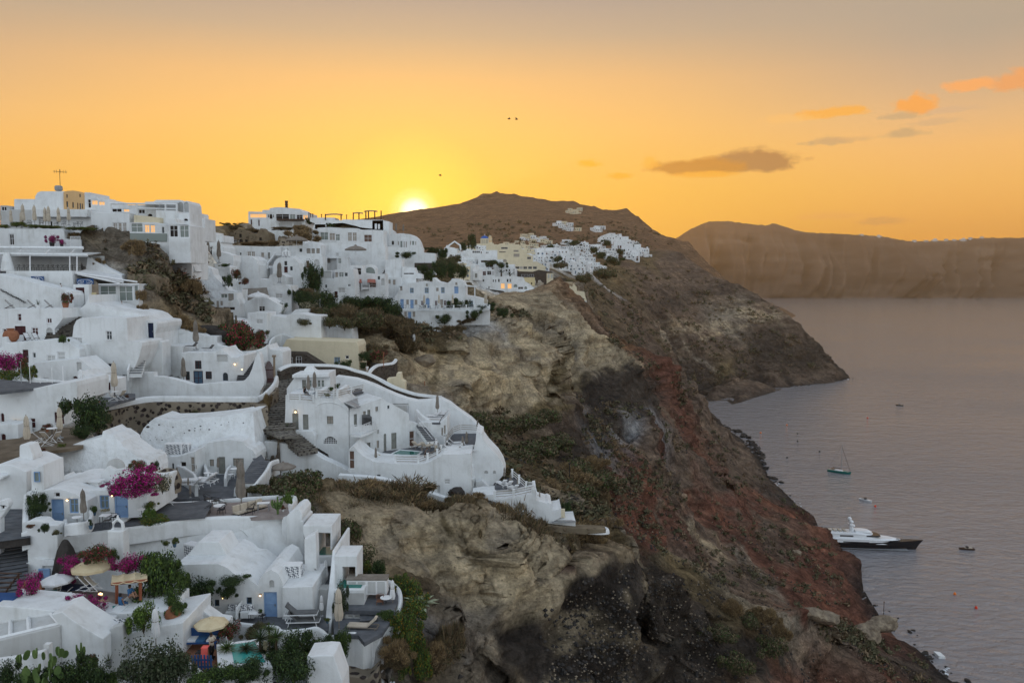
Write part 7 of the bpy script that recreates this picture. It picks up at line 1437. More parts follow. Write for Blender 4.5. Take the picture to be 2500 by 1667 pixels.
for x,y0,y1,D,lb in ((1135,935,1085,98,'closed grey parasol at the left end of the pool deck'),(1612,905,1000,101,'closed grey parasol behind the pool, left'),(1690,870,990,101.5,'closed dark parasol behind the pool at the stair foot')):closed(lb,P3(x,y1,D),0,(y1-y0)/4.238/F*D/2.8)
for x,y,lb in ((1570,945,'taupe lounge chair behind the pool, left'),(1660,955,'taupe lounge chair behind the pool, right'),(1210,1080,'taupe lounger at the near left pool corner')):lounger_t(lb,P3(x,y,100.5),R(60),1.1)
h=house('thick curved white retaining wall under the pool terrace',96,'850 1200 855 960 900 925 940 975 1000 1030 1060 1060 1110 1088 1340 1108 1580 1112 1670 1100 1760 1055 1830 1015 2000 1010 2119 1000 2119 1420 1925 1455 1840 1462 1600 1380 1300 1290 1180 1255 1000 1225 900 1210',5,'dk 855 975 916 1165;nwa 1768 1330 1800 1410;ac 1842 1268 1902 1322;w 1140 1220 1186 1246',curve=0)
h=house('low white parapet sweeping from the pool wall down to the rocks',94,'740 1330 745 1225 990 1240 1185 1260 1380 1310 1600 1380 1850 1462 1925 1455 1930 1480 1840 1500 1500 1430 1200 1330',1.0,'',curve=0,ext=2)
h=house('broad white hillside wall enclosing the hotel terraces',113,'700 420 718 205 800 215 920 232 1020 262 1120 300 1230 352 1330 395 1450 438 1560 462 1700 452 1812 436 1900 480 1960 530 2040 585 2119 640 2200 720 2300 900 2300 1100 2000 1100 1500 700 1000 500',2.0,'nw 1310 490 1470 585',lean=.22,curve=0)
wallrun('dark lava stone path wall sweeping above the hotel',[(128,150,126),(190,118,127),(260,98,128),(400,97,128),(560,100,128),(700,105,128),(830,125,128),(920,155,128),(1050,190,127.5),(1180,250,127),(1290,310,126),(1400,355,125.5),(1550,400,125),(1700,420,124),(1810,432,123)],4.0,.7,'lava_wall',name='stone_wall',cap='white',round_=False)
bushes('dark','800 135 133 200 85;1010 125 136 110 60;1020 45 140 120 80',['clipped dark bush below the cream building','dark bush beside the curved stone wall end','dark tree like bush right of the cream building'])
wallrun('curved dark stone wall ending in a loop beside the dark bush',[(1060,185,131),(1090,140,133),(1150,100,136),(1240,88,139),(1310,75,141),(1340,40,143)],4.5,.6,'lava_wall',name='stone_wall',cap='white',round_=False)
h=house('small cream stepped pillar wall on the cliff path',127,'1245 340 1248 230 1340 220 1350 170 1390 172 1398 240 1435 265 1437 355',2,'',mat='cream')
for x,y in ((1215,30),(1640,330)):pole('slim pink painted post on the cliff path %s' % ('near the loop wall' if x < 1400 else 'before the tuff cliff'),x,y-70,y+60,135,.06,'terracotta')
CUR[0]=8
h=house('lower white hotel flank curving down to the sea side terrace',100,'60 900 58 540 135 505 200 500 430 498 440 460 470 340 480 220 540 250 545 300 600 375 700 480 755 570 780 650 700 740 660 760 662 900 430 905',5,'na 75 772 102 838;ac 143 703 207 770;nwa 560 628 600 660;w 340 625 352 710;wp 425 480 440 560;nwa 652 628 680 665',curve=0)
addslab(h,'rounded_room','230 900 240 660 320 560 365 540 460 560 465 880',1.5,back=-1.4);addslab(h,'dome_arch','470 890 475 720 540 705 600 760 640 830 660 890',1.3,back=-1.2)
pl=HP[h.name];u0,v0=pl.uv(365,670);u1,v1=pl.uv(468,560);s_=MB();s_.box(((u0+u1)/2,-1.9,v0),(u1-u0,1.2,.2));s_.build('ledge','white',h)
railing('white railing round the lounger terrace on the point',[(150,490,98.6),(285,480,99.4),(330,430,100.8)],.95,3,'teak');railing('white railing along the lounger terrace edge',[(150,365,104),(235,255,108),(315,222,110),(500,232,110)],.95,3,'teak')
floor_('lounger_terrace_paving','150 480 150 370 240 250 500 240 480 340 430 490',anchor=(300,485),D=99,thick=.5)
for x,y,lb in ((225,440,'white lounger nearest left on the point terrace'),(250,400,'white lounger second on the left of the point terrace'),(270,370,'white lounger third on the left of the point terrace'),(395,450,'white lounger nearest right on the point terrace'),(415,410,'white lounger second on the right of the point terrace')):lounger_w(lb,P3(x,y,100+(450-y)*.06),R(15),1.15)
for x,y0,y1,D,lb in ((337,265,415,101,'closed green grey parasol on the point terrace, shorter'),(378,220,395,102.5,'closed dark parasol on the point terrace, taller'),(490,98,205,112,'closed dark parasol on top of the white hillside wall'),(768,590,725,98,'closed grey parasol on the sea side terrace, left'),(833,645,790,97,'closed grey parasol on the sea side terrace, middle'),(908,695,835,96,'closed grey parasol on the sea side terrace, right'),(1133,832,930,94.5,'small closed grey parasol outside the stair rail')):closed(lb,P3(x,y1,D),.3,(y1-y0)/4.238/F*D/2.8)
floor_('sea_terrace_paving','660 925 655 755 760 700 850 660 980 780 1075 820 1080 850 870 900',anchor=(700,915),D=93.5,thick=.5)
for x,y,lb in ((740,790,'white chairs group left on the sea side terrace'),(800,800,'white lounger middle of the sea side terrace'),(860,840,'white lounger right of the sea side terrace')):lounger_w(lb,P3(x,y,95.5),R(120),1.05)
h=house('stepped white lowest hotel building with one shuttered window',92.5,'430 900 520 885 660 875 665 928 860 912 1065 865 1065 822 1096 820 1097 935 1200 965 1225 958 1258 975 1260 1042 1330 1030 1356 1015 1357 1110 1262 1160 1400 1155 1504 1150 1504 1222 1330 1205 1140 1188 1050 1150 900 1080 700 960 560 920',4,'ws 916 966 971 1042',curve=0,ext=.5)
s_=MB();A_,B_,C_,D_=[P3(*q) for q in ((1260,1160,92),(1510,1150,92),(1500,1135,96),(1320,1105,96))];s_.add([v-A_ for v in (A_,B_,C_,D_)]+[v-A_-Ve((0,0,.15)) for v in (A_,B_,C_,D_)],BY);tag(s_.build('low_roof','metal_grey',loc=A_),'grey green low pitched roof on the lowest building','roof')
railing('white railing with teak bars at the sea side terrace front',[(670,925,92.8),(865,912,92.8),(1060,870,92.8)],.95,3,'teak',pw=.3);railing('white sloping railing on the right of the sea side terrace',[(850,700,97.5),(920,760,96),(995,830,94.5)],.95,3,'white_paint',pw=.25)
railing('thin white metal stair railing beyond the square pillar',[(1015,820,94),(1080,820,94),(1105,935,92),(1130,935,92)],.9,4,'white_paint',posts=False)
h=house('grey rendered foundation wall under the lowest white building',91.8,'1140 1200 1180 1188 1330 1205 1500 1222 1820 1235 1820 1275 1600 1290 1400 1285 1200 1250',1.5,'',mat='ruin',ext=0)
wallrun('white rounded parapet tip pointing out over the cliff',[(1500,1190,95),(1620,1205,95.5),(1730,1215,96),(1780,1203,96.5),(1825,1215,96),(1828,1238,95),(1700,1240,93.5),(1504,1222,92.2)],.55,.4,curve=3)
bush('round dark green bush beside the lowest building',1415,1110,97,110,150,'dark');s_=MB();s_.box((0,0,.5),(.6,.4,1));tag(s_.build('meter_box','cream',loc=P3(1368,1110,94)),'small cream meter box by the round dark bush','box')
rock('dark rounded boulder perched on the tuff crest',P3(280,850,90.5),(1.0,.75,.85),.5)
for lb,pts,D0 in (('pale stone parapet of the cliff path, upper loop',[(1890,175,266),(1850,175,262),(1700,200,255),(1600,235,248),(1500,280,236),(1450,330,224),(1470,400,214),(1520,450,206),(1530,490,202)],0),('pale stone parapet of the cliff path, lower loop',[(1380,595,192),(1440,620,190),(1510,645,188),(1530,680,184),(1470,720,178),(1380,780,170),(1310,830,163),(1300,870,158),(1320,890,154),(1300,915,150),(1240,925,145),(1150,925,138),(1090,920,132)],0)):
 if lb.endswith('upper loop'):pts=[(x*1.0+(250 if x > 1300 else 0)-0,y,D) for x,y,D in pts]
 else:pts=[(x+(270 if x > 1370 else 260) if True else x,y,D) for x,y,D in pts]
 wallrun(lb,pts,1.4,.5,'ruin',name='stone_parapet',curve=3)
h=house('pale square buttress of the cliff path wall',254,'1962 300 1962 200 2045 178 2048 280 2000 302',2,'',mat='ruin',name='buttress',cat='wall')
floor_('cliff_path','1700 470 1690 300 1760 260 1790 300 1745 340 1760 400 1790 460',anchor=(1700,470),D=206,mat='cobble',thick=.5)
for x,y0,y1,D in ((1775,235,440,210),(1797,440,640,195),(1440,545,905,150)):pole('thin dark lamp post on the cliff path, %s' % {1775:'upper',1797:'middle',1440:'lowest'}[x],x,y0,y1,D,.09,'black_metal','lamp_post','lamp post')
CUR[0]=2
h=house('wide skyline hotel with open loggias and a scrolled gable',258,'660 560 662 367 806 370 808 350 880 350 885 332 960 322 1000 322 1195 340 1228 375 1282 380 1282 470 1250 470 1250 560',12,'wo 678 390 850 432;wx 946 392 1085 446;wp 1090 395 1150 446;wx 1160 400 1225 446;wm 685 450 703 545;wm 764 453 780 516;nw 976 485 1117 548;nw 1132 485 1220 540;wxa 880 393 912 443;wxa 865 398 875 428;wxa 918 398 927 430;wo 1232 405 1252 445;wo 1258 405 1276 445')
addslab(h,'tiled_eave','965 462 965 446 1240 446 1245 462',1.5,'wood_dark',back=-1.4)
s_=MB();[s_.box((0,0,z),(.75+.2*math.sin(z*7),.7,.42)) for z in (.2,.6,1.0,1.4,1.8,2.15)];tag(s_.build('chimney','wood_dark',loc=P3(1058,332,262)),'tall brown knobbly chimney on the skyline hotel roof','chimney')
def canopy(label,x0,x1,y0,y1,D,posts,mat='taupe'):
 r=empty('rooftop_canopy',P3(x0,y1,D),label,'canopy');o0=r.location.copy();s=MB();N=6;pts=[]
 for i in range(N+1):x=x0+(x1-x0)*i/N;y=y0-6*math.sin(PI*i/N);pts.append((P3(x,y,D)-o0,P3(x,y-8,D+7)-o0))
 for (a,b),(c,d) in zip(pts,pts[1:]):s.add([a,c,d,b]+[v-Ve((0,0,.15)) for v in (a,c,d,b)],BX)
 s.build('cloth',mat,r);[MB().tube([P3(x,y0-10,D)-o0,P3(x,y1,D)-o0],.18,4).build('post','wood_dark',r) for x in posts]
canopy('flat dark canopy on thin posts left on the skyline roof terrace',1460,1640,402,455,240,(1460,1622));canopy('low dark canopy in the middle of the skyline roof terrace',1745,1850,388,450,240,(1748,1807));canopy('highest arched canopy near the sun on the skyline roof terrace',1860,2000,368,450,240,(1878,1905,1970,2036))
for i,x in enumerate((1290,1308,1330,1420,1680)):pole('thin dark mast on the skyline roof, number %s from the left beside the canopies' % ['one','two','three','four','five'][i],x,385+5*i,455,243,.12,'wood_dark','mast','mast')
h=house('long low roof terrace wall under the skyline canopies',240,'1255 560 1350 490 1300 470 1300 430 1555 430 1560 455 1630 458 1640 448 2057 455 2060 560',6,'')
h=house('ruined vaulted stone house with four dark openings',232,'455 715 455 610 480 585 520 560 560 552 610 556 645 575 665 610 668 715',6,'wx 568 597 594 634;wx 508 655 542 686;wxa 562 648 606 692;wx 628 657 656 684',mat='ruin')
h=house('crumbling stone block with one dark window right of the ruined vault',231,'668 715 668 605 720 590 745 600 790 540 800 555 870 590 878 650 872 715',6,'wx 776 636 802 668;nwa 765 675 820 700',mat='ruin')
h=house('squat round stone tower stump in the dry brush',214,'978 735 984 665 1000 655 1020 640 1040 655 1080 660 1086 735',3.5,'',mat='stone_wall')
h=house('low ruined field wall left of the ruined vault',236,'280 620 285 545 420 560 455 575 455 650 400 700 380 640',3,'',mat='ruin')
rock('pale rounded tank like boulder behind the ruins',P3(612,550,250),(3.2,2.5,2.4),0,True)
h=house('long flat white house row with curtained windows below the ruins',206,'488 890 490 718 610 722 790 728 975 728 1000 722 1005 890',8,'wc 650 780 690 836;wc 694 780 732 836;dc 790 790 829 878;dg 864 790 888 852;w 500 742 526 770;w 575 792 590 815')
h=house('white domed chapel with bell gable and red windows',196,'912 1010 915 930 932 885 960 855 1000 835 1050 826 1100 834 1150 860 1180 900 1192 950 1195 1010',9,'wr 1034 880 1064 924;wr 978 935 1006 976;dr 1032 935 1070 998;wr 1094 935 1121 976',curve=0)
pl=HP[h.name];a,b=pl.uv(1020,832),pl.uv(1082,755);s_=MB();w_=b[0]-a[0];hh=b[1]-a[1]
for x in (0,.5,1):s_.box((a[0]+w_*x,.3,a[1]+hh*.28),(.45,.6,hh*.7))
s_.tube([(a[0],.3,a[1]+hh*.55),(a[0]+w_*.25,.3,a[1]+hh*.72),(a[0]+w_*.5,.3,a[1]+hh*.60),(a[0]+w_*.75,.3,a[1]+hh*.72),(a[0]+w_,.3,a[1]+hh*.55)],.25,5);s_.box((a[0]+w_*.5,.3,a[1]+hh*.8),(w_*.5,.6,.8),top=.5);s_.box((a[0]+w_*.5,.3,a[1]+hh*1.05),(.15,.15,.9));s_.box((a[0]+w_*.5,.3,a[1]+hh*1.08),(.5,.15,.15));s_.build('bell_gable','white',h)
stairs('white double stair climbing behind the domed chapel',(915,930,197),(990,825,205),2.2,12,'grey_paving','white',side=2)
h=house('white vaulted house with a small chimney and three grey windows',207,'975 835 975 728 1100 722 1225 716 1226 668 1235 660 1245 662 1256 702 1290 682 1330 675 1372 682 1412 712 1414 835',6,'wg 1264 748 1306 800;wg 1315 750 1351 800;wg 1366 748 1402 800;w 1190 750 1220 785;nwa 1034 742 1080 790')
open_grey('thatched open parasol on the vaulted house terrace',P3(1165,812,203),0,1.9);
h=house('white terrace house with a lit brown door and an arched recess',203,'1110 970 1110 822 1320 824 1430 828 1432 900 1422 955 1340 960',5,'dk 1256 873 1296 952;nwa 1342 858 1397 932;w 1200 965 1280 985')
h=house('large white house with tall curtained glazing under the skyline',232,'1365 700 1370 590 1378 535 1500 528 1600 535 1790 540 1812 556 1945 556 1975 556 2060 562 2062 700',7,'wp 1405 580 1490 662;wc 1500 590 1560 666;wp 1565 600 1610 668;wc 1690 583 1735 674;wc 1740 583 1785 674;wm 1790 540 1808 668;dk 1858 606 1942 682')
h=house('upper white house with two tall narrow windows near the sun',240,'1350 545 1352 500 1480 500 1560 490 1640 485 1790 520 1812 530 1945 545 1945 460 2057 458 2120 470 2120 600 2060 600',7,'wg 1970 492 1993 548;wg 2003 496 2024 548;wx 1460 505 1470 525')
bush('small dark shrub on the white roof parapet',1512,527,234,80,38,'dark');bush('row of low plants along the white roof edge',1660,535,233,160,22,'brown')
h=house('great plain white wall with stacked terraces below the glazed house',216,'1433 980 1436 690 1600 688 2062 690 2078 760 2080 960 1990 1010 1850 940 1830 980',5,'wg 1465 852 1512 898;dc 1640 870 1690 905;ac 1565 795 1600 830;wx 1845 903 1988 975',ext=2)
addslab(h,'awning','1440 850 1440 838 1580 845 1580 856',2.0,'white',back=-1.9);
h=house('white terrace room with a white framed canopy on the great wall',211,'1580 960 1585 835 1695 840 1700 920 1840 925 1842 960 1726 975 1726 1000 1580 1000',3,'wp 1590 850 1625 905')
open_grey('white open parasol on the great wall terrace',P3(1775,905,210),0,1.9)
h=house('white round arched room with a glass front beside the dark recess',203,'1845 1025 1845 960 1860 930 1900 915 1945 922 1975 950 1988 1025',4,'wpa 1862 940 1975 1020')
h=house('white flat house with pergola awning and a red door above the green slope',190,'1393 1265 1395 980 1520 975 1530 1060 1555 1055 1555 968 1690 950 1742 958 1762 1060 1765 1250 1560 1262',6,'nw 1407 985 1520 1056;wc 1560 995 1590 1046;wp 1598 995 1650 1046;w 1660 1000 1690 1035;w 1457 1123 1476 1154;w 1457 1180 1478 1226;w 1690 1117 1721 1143;dr 1553 1192 1587 1258;ac 1590 1155 1665 1210')
h=house('white house with two small red brown awnings and stairs between',198,'1728 1160 1728 925 1842 925 1845 1000 1990 1015 2078 1010 2085 1160',5,'wx 1735 950 1832 1022;dk 1767 1098 1842 1152;dk 1897 1102 1985 1152;nwa 2035 1058 2072 1130;w 2000 1035 2025 1070')
for x0,x1,lb in ((1770,1836,'faded red awning left of the narrow stair'),(1892,1980,'faded red awning right of the narrow stair')):
 s_=MB();a,b,c,d=[P3(*q) for q in ((x0,1095,195),(x1,1100,195),(x1-4,1068,198),(x0+4,1064,198))];s_.add([v-a for v in (a,b,c,d)]+[v-a-Ve((0,0,.12)) for v in (a,b,c,d)],BY);tag(s_.build('awning','awning_red',loc=a),lb,'awning')
stairs('narrow grey stair between the two red awnings',(1875,1150,197),(1845,1085,201),1.6,9,'grey_paving','white',side=2)
h=house('smooth white barrel dome house in the middle of the village',190,'468 1020 472 935 480 880 520 840 570 822 640 822 700 835 745 870 765 920 766 1020',9,'w 757 890 764 945',curve=0)
h=house('white stepped house blocks left of the barrel dome',192,'60 760 62 640 60 590 200 590 280 578 282 600 390 612 395 680 372 690 410 740 410 790 200 800',8,'w 238 700 250 714;wx 388 665 400 690')
h=house('white house with a long sloping awning left of the barrel dome',184,'290 900 292 780 350 775 500 820 510 880 470 930 350 905',5,'wg 340 810 360 860;wx 200 820 215 870')
h=house('white lower terraces with a closed parasol left of the dome',178,'210 1010 215 900 350 905 470 940 475 1060 300 1060',5,'')
closed('closed grey parasol left before the sloping awning',P3(250,880,180),0,1.6);closed('closed grey parasol right before the sloping awning',P3(360,900,178),0,1.8)
bush('trimmed hedge on the terrace below the closed parasols',415,938,176,110,32,'green');bush('red bougainvillea at the left of the village stairs',235,905,175,50,30,'red','bougainvillea','bougainvillea');bush('tall red bougainvillea beside the barrel dome',540,1060,176,110,100,'red','bougainvillea','bougainvillea');bush('red bougainvillea trailing down the white wall below the dome',620,1120,172,110,70,'red','bougainvillea','bougainvillea');bush('round dark olive bush below the white rock face',455,1140,166,110,110,'dark')
h=house('bumpy white rock face rising like a peak left of the village lane',166,'75 1060 120 1000 165 950 200 925 235 940 285 960 300 1020 340 1070 380 1100 430 1150 450 1180 540 1200 600 1170 610 1290 540 1310 400 1300 270 1290 230 1270 170 1170 130 1090',3.5,'',mat='rock_white',lean=.4)
h=house('white small house with grey glazed porch in the hollow',161,'265 1400 270 1270 370 1265 372 1212 540 1208 545 1290 460 1330 440 1385 330 1410',4,'wp 375 1217 446 1262;wg 452 1215 512 1290;wc 330 1290 360 1380;wc 366 1290 400 1340')
s_=MB();q=[P3(*v) for v in ((608,1292,170),(880,1262,170),(852,1152,172),(606,1165,172))];s_.add([v-q[0] for v in q]+[v-q[0]+Ve((0,.15,0)) for v in q],BX);tag(s_.build('tarpaulin_fence','taupe',loc=q[0]),'brown and grey tarpaulin fence beside the white cube house','fence')
h=house('white cube house with one shuttered panel beside the dark shrubs',172,'865 1400 868 1250 870 1180 885 1135 1000 1128 1100 1132 1108 1200 1112 1400',6,'ac 942 1217 1018 1262')
h=house('white vaulted wall with a red strip above the tarpaulin fence',182,'520 1150 520 1085 600 1090 660 1062 780 1060 870 1075 885 1025 920 1006 965 1003 1020 1020 1060 1045 1070 1150',5,'wx 795 1040 905 1078')
closed('closed grey parasol left of a pair before the small vault',P3(978,1105,180),0,1.6);closed('closed grey parasol right of a pair before the small vault',P3(993,1105,180),.4,1.65)
h=house('open fronted white vault with a pale umbrella inside',161,'600 1425 605 1320 725 1255 855 1258 935 1305 1000 1340 1000 1380 880 1410 700 1430',5,'wx 585 1310 600 1330;wx 770 1345 835 1400')
open_white('open white parasol in front of the open vault',P3(768,1395,158),0,1.5)
h=house('white organic terrace walls with a dark canopy at the lane foot',158,'280 1480 285 1405 395 1390 400 1330 480 1290 545 1265 570 1320 580 1460 520 1500',4,'wx 400 1352 525 1388;wx 580 1440 660 1500')
h=house('white vault with a lattice vent and sloping roof above the red shrub',153,'640 1545 655 1415 740 1405 855 1415 862 1545',6,'ac 745 1480 815 1525',lean=.15)
h=house('rounded white bluff terrace with a black rock in it',150,'255 1568 262 1480 290 1415 340 1430 400 1475 530 1480 600 1500 640 1568 640 1620 300 1620',5,'');rock('black rock lump on the white bluff terrace',P3(395,1480,152),1.6,1)
h=house('white stepped terraces with a hanging garden wall',156,'865 1568 870 1470 900 1440 1050 1460 1080 1430 1190 1420 1290 1440 1410 1445 1418 1568',6,'wx 1250 1490 1290 1508')
h=house('white walled terrace holding a green bush on the slope',163,'1080 1440 1150 1380 1280 1378 1275 1460 1170 1450',3,'')
bushes('dark','980 1430 163 160 110;1180 1320 172 190 140;1300 1400 170 240 150;1480 1400 172 260 190;1560 1500 168 220 180;1310 1160 186 190 240;1370 1200 185 150 240;1800 1400 182 240 150;1950 1440 184 240 130;2060 1470 184 230 120;1240 1300 174 150 110;1690 1370 180 180 120',['dark green shrubs massed on the slope below the white flat house'],'shrub','dark shrubs on the green slope')
bushes('scrub','1340 1540 160 260 120;1500 1560 158 240 140;1660 1580 160 240 150;1800 1560 165 280 190;1950 1580 170 300 190;1420 1480 166 260 150;1350 1280 176 170 110;1250 1540 156 180 90',['grey green scrub spreading down the slope beside the dark shrubs'],'shrub','grey green scrub on the slope');bushes('brown','1340 1450 165 170 120;1290 1230 180 160 90;1700 1500 166 330 210;1900 1520 172 330 200;1600 1440 174 240 150;2080 1560 176 240 160',['brown dry brush on the slope below the white village'],'shrub','brown brush on the slope')
bush('cream flowered bush above the green slope',1290,1380,168,170,90,'cream');bushes('dry','1230 700 222 330 160;1250 600 232 260 110;1190 560 240 130 60;800 712 226 260 40;930 712 224 150 60;640 715 226 250 36',['large tan dry bush on the knoll under the skyline hotel','dry bush on top of the knoll','small dry bush at the hotel wall foot','dry brush strip before the stone ruins','dry tufts left of the stone tower','dry brush strip before the ruined vault']);bushes('dark','1300 500 245 100 60;440 520 250 130 36;580 530 252 130 44;200 470 180 130 60',['dark tree clump right of the skyline hotel','dark shrubs on the skyline left','dark shrub on the skyline beside the hotel','palm like tree at the left skyline terrace']);bushes('brown','520 545 240 160 50;700 590 240 260 60;1000 560 246 240 40',['brown brush on the skyline saddle','brown brush under the skyline hotel, left','brown brush under the skyline hotel, right'])
CUR[0]=6
bush('round red flowered bush in the lane by the scalloped wall',1560,520,130,470,330,'red','bougainvillea','bougainvillea',seed=1)
bushes('dry','700 300 131 420 220;900 320 129 330 170;500 240 134 260 150',['golden tan dry bush behind the white terrace wall, left','golden tan dry bush behind the white terrace wall, right','golden tan dry bush at the foot of the outcrop'])
rock('dark rounded rock right of the golden dry bushes',P3(1150,360,131),(4.2,2.5,2.4),0)
CUR[0]=1
bushes('dry','1420 820 134 160 180;1340 760 137 160 120;1480 1280 127 130 120;1490 1430 125.5 130 120;1960 1190 143 180 150;2060 1220 143 110 150;1790 1200 141 140 70;1010 920 132 130 90;740 650 139 170 80;1650 1110 140 100 60;1530 1500 125 160 120',['golden dry bush under the frosted panels house','dry bush higher on the outcrop','tan dry bush beside the glass porch','tan dry bush below the glass porch','big tan dry bush on the right shoulder of the outcrop','dry bush at the outer edge of the outcrop','dry brush strip across the outcrop','dry tuft behind the restaurant roof wedge','dry brush under the skyline hedge','small dry tuft in the rock wall','dry bush at the outcrop foot'])
CUR[0]=0
h=house('cream walled house with a bright blue window above the lava path',150,'690 905 690 845 700 828 870 835 875 845 877 905',8,'wl 816 872 830 888;wx 843 868 852 876',mat='cream')
h=house('low dark stone room with a doorway left of the cream house',146,'690 912 690 860 740 862 790 893 790 912',3,'wx 700 872 715 895;wx 722 870 737 888',mat='lava_wall')
h=house('white pool terrace building above the cream house',162,'660 850 662 800 700 790 745 792 858 800 862 835 860 850',6,'wx 700 802 735 808')
r=empty('pool',P3(790,806,166),'pale blue terrace pool lined with small figures and parasols','pool');s=MB();s.box((0,0,0),(10,4,.3));s.build('rim','white',r);s=MB();s.box((0,0,.12),(9,3.2,.1));s.build('water','pool_water',r)
for i,(x,h_) in enumerate(((762,24),(808,26),(822,24),(835,26),(770,18),(848,20))):closed('closed pale parasol at the blue terrace pool',P3(x,822,163),i,h_/F*163/2.8,'closed parasols of the terrace pool')
for i,x in enumerate((735,752,790,815,840)):lounger_g('dark cushioned lounger at the blue terrace pool',P3(x,822,163),1.5,1.0,'loungers of the terrace pool')
wallrun('white wall dipping below the pool terrace',[(655,870,146),(660,830,152),(690,815,156),(730,830,152)],3.0,.4)
rosette('palm','small palm tree right of the pool terrace',P3(885,870,158),3.2,30,'leaf_olive',.35,.04,'palm tree',trunk=1.5);bush('shrubs right of the cream house',900,880,152,60,30,'scrub');bush('flowering shrub on the path corner',925,878,150,45,26,'red')
CUR[0]=3
h=house('broad white hotel with rows of light blue doors and arched gables',206,'242 1400 245 1290 262 1255 310 1200 312 1150 368 1112 480 1100 560 1088 640 1100 660 1112 662 1052 672 1050 720 1090 810 1110 850 1080 862 1060 900 1062 940 1068 985 1098 1005 1135 1006 1235 1105 1250 1180 1270 1225 1290 1222 1350 1250 1352 1250 1400',8,
 'wg 325 1140 349 1185;wl 427 1157 466 1209;wl 580 1155 621 1211;wg 592 1113 611 1139;wg 698 1155 724 1191;wl 750 1150 786 1211;dl 886 1142 929 1214;wg 896 1100 918 1126;wg 292 1288 304 1320;dl 327 1273 364 1370;wg 388 1278 415 1330;dl 430 1278 466 1370;wg 475 1278 504 1330;wm 540 1288 571 1338;dla 590 1260 631 1376;wm 682 1288 713 1338;dc 740 1275 770 1370;wm 775 1285 806 1340;wg 825 1290 856 1341;dl 876 1293 906 1350;wg 940 1297 963 1330;dd 993 1280 1030 1376;wl 1045 1290 1081 1352',hdep=.25)
addslab(h,'terrace_front','240 1420 255 1372 1250 1352 1252 1382 1100 1420',1.8,back=-1.7);addslab(h,'side_canopy','1005 1140 1005 1125 1120 1140 1120 1152',2.2,back=-1.0);addslab(h,'canopy_post','1095 1255 1095 1145 1106 1145 1106 1255',.4,back=-1.2)
h=house('tall white base wall of the blue door hotel with three more openings',203.5,'150 1480 250 1385 700 1392 1090 1402 1130 1385 1060 1450 960 1500 880 1568 850 1640 700 1700 500 1720 380 1640',4,'wg 367 1402 394 1456;dl 407 1403 441 1497;wg 455 1402 482 1456;wg 205 1640 212 1650',ext=1)
for i,x in enumerate((290,400,530,560,640,700,780,840,940,1070)):(chair_b if i % 2 else table_w)(('dark chair' if i % 2 else 'small dark table')+' on the blue door hotel terrace',P3(x,1375,202.5),i,1.3,('chairs' if i % 2 else 'tables')+' of the blue door hotel')
for i,x in enumerate((575,728,870,1205,1218)):closed_w('closed cream parasol on the blue door hotel terrace',P3(x,1350,203),i,1.1,'closed parasols of the blue door hotel')
railing('thin glass and post railing along the blue door hotel terrace',[(280,1372,202.2),(400,1374,202.2),(500,1374,202.2),(600,1376,202.2),(740,1376,202.2),(880,1378,202.2),(1010,1374,202.2),(1100,1370,202.2),(1250,1375,202.2)],1.0,2,'metal_grey',pw=.35)
wallrun('white side stair wall descending left of the blue door hotel',[(240,1370,204),(300,1440,198),(350,1500,192),(420,1560,186),(470,1620,180)],2.2,.5)
stairs('dark stair descending left of the blue door hotel',(450,1600,182),(265,1375,203),1.6,18,'basalt','basalt')
h=house('twin vaulted white house with closed parasols behind on the roof',241,'150 760 152 660 180 645 250 600 330 592 430 602 470 615 505 645 525 680 545 745 545 800 150 800',7,'wg 303 675 314 713;wp 328 672 349 740;wg 362 676 372 740;wg 384 678 395 740;wg 428 672 438 712;wp 450 672 470 712;wg 482 676 492 712;wxa 240 670 262 710')
for x,y0,y1 in ((197,470,525),(285,487,590),(360,500,595)):closed('closed grey parasol standing against the hazy hill',P3(x,y1,246),0,(y1-y0)/4.238/F*246/2.8,'closed parasols on the twin vault roof')
h=house('white curving end house stepping down from the skyline near the sun',244,'-20 620 -20 455 80 458 150 468 210 540 255 570 255 660 100 660',7,'wg 63 492 88 550;wg 100 496 118 548;wx 30 530 42 555')
h=house('white terrace wall with a planted bed above the cube house',233,'150 900 152 725 310 735 480 742 560 745 560 790 690 800 692 898 480 900 300 905',4,'');addslab(h,'stone_base','476 975 476 898 695 898 697 975',3,'lava_wall',back=-.2)
bush('dark spiky planted bed on the white terrace wall',385,850,229,190,62,'dark')
h=house('plain white cube house in the middle right village',213,'170 1060 170 865 340 855 345 1060',6,'');h=house('white house with small awnings right of the cube house',209,'165 1130 168 1050 345 1050 348 1135',4,'wg 203 1072 228 1112;wc 250 1072 278 1125');h=house('white terraces with a chimney above the blue door hotel',212,'345 1130 345 935 470 945 490 1000 548 1020 550 1060 490 1060 490 1130',5,'wx 360 1000 470 1018')
CUR[0]=3
bushes('dark','760 1060 225 190 160;640 1080 222 180 120;870 1050 228 160 140;760 860 262 160 110;650 800 262 160 60;560 1010 222 140 90;980 1060 232 120 120',['dark shrubs on the slope above the blue door hotel'],'shrub','dark shrubs above the blue door hotel');bushes('scrub','830 980 245 200 160;900 900 262 160 110;680 960 235 180 110;740 940 245 180 130;920 1000 245 160 130',['olive scrub on the slope above the blue door hotel'],'shrub','olive scrub above the blue door hotel')
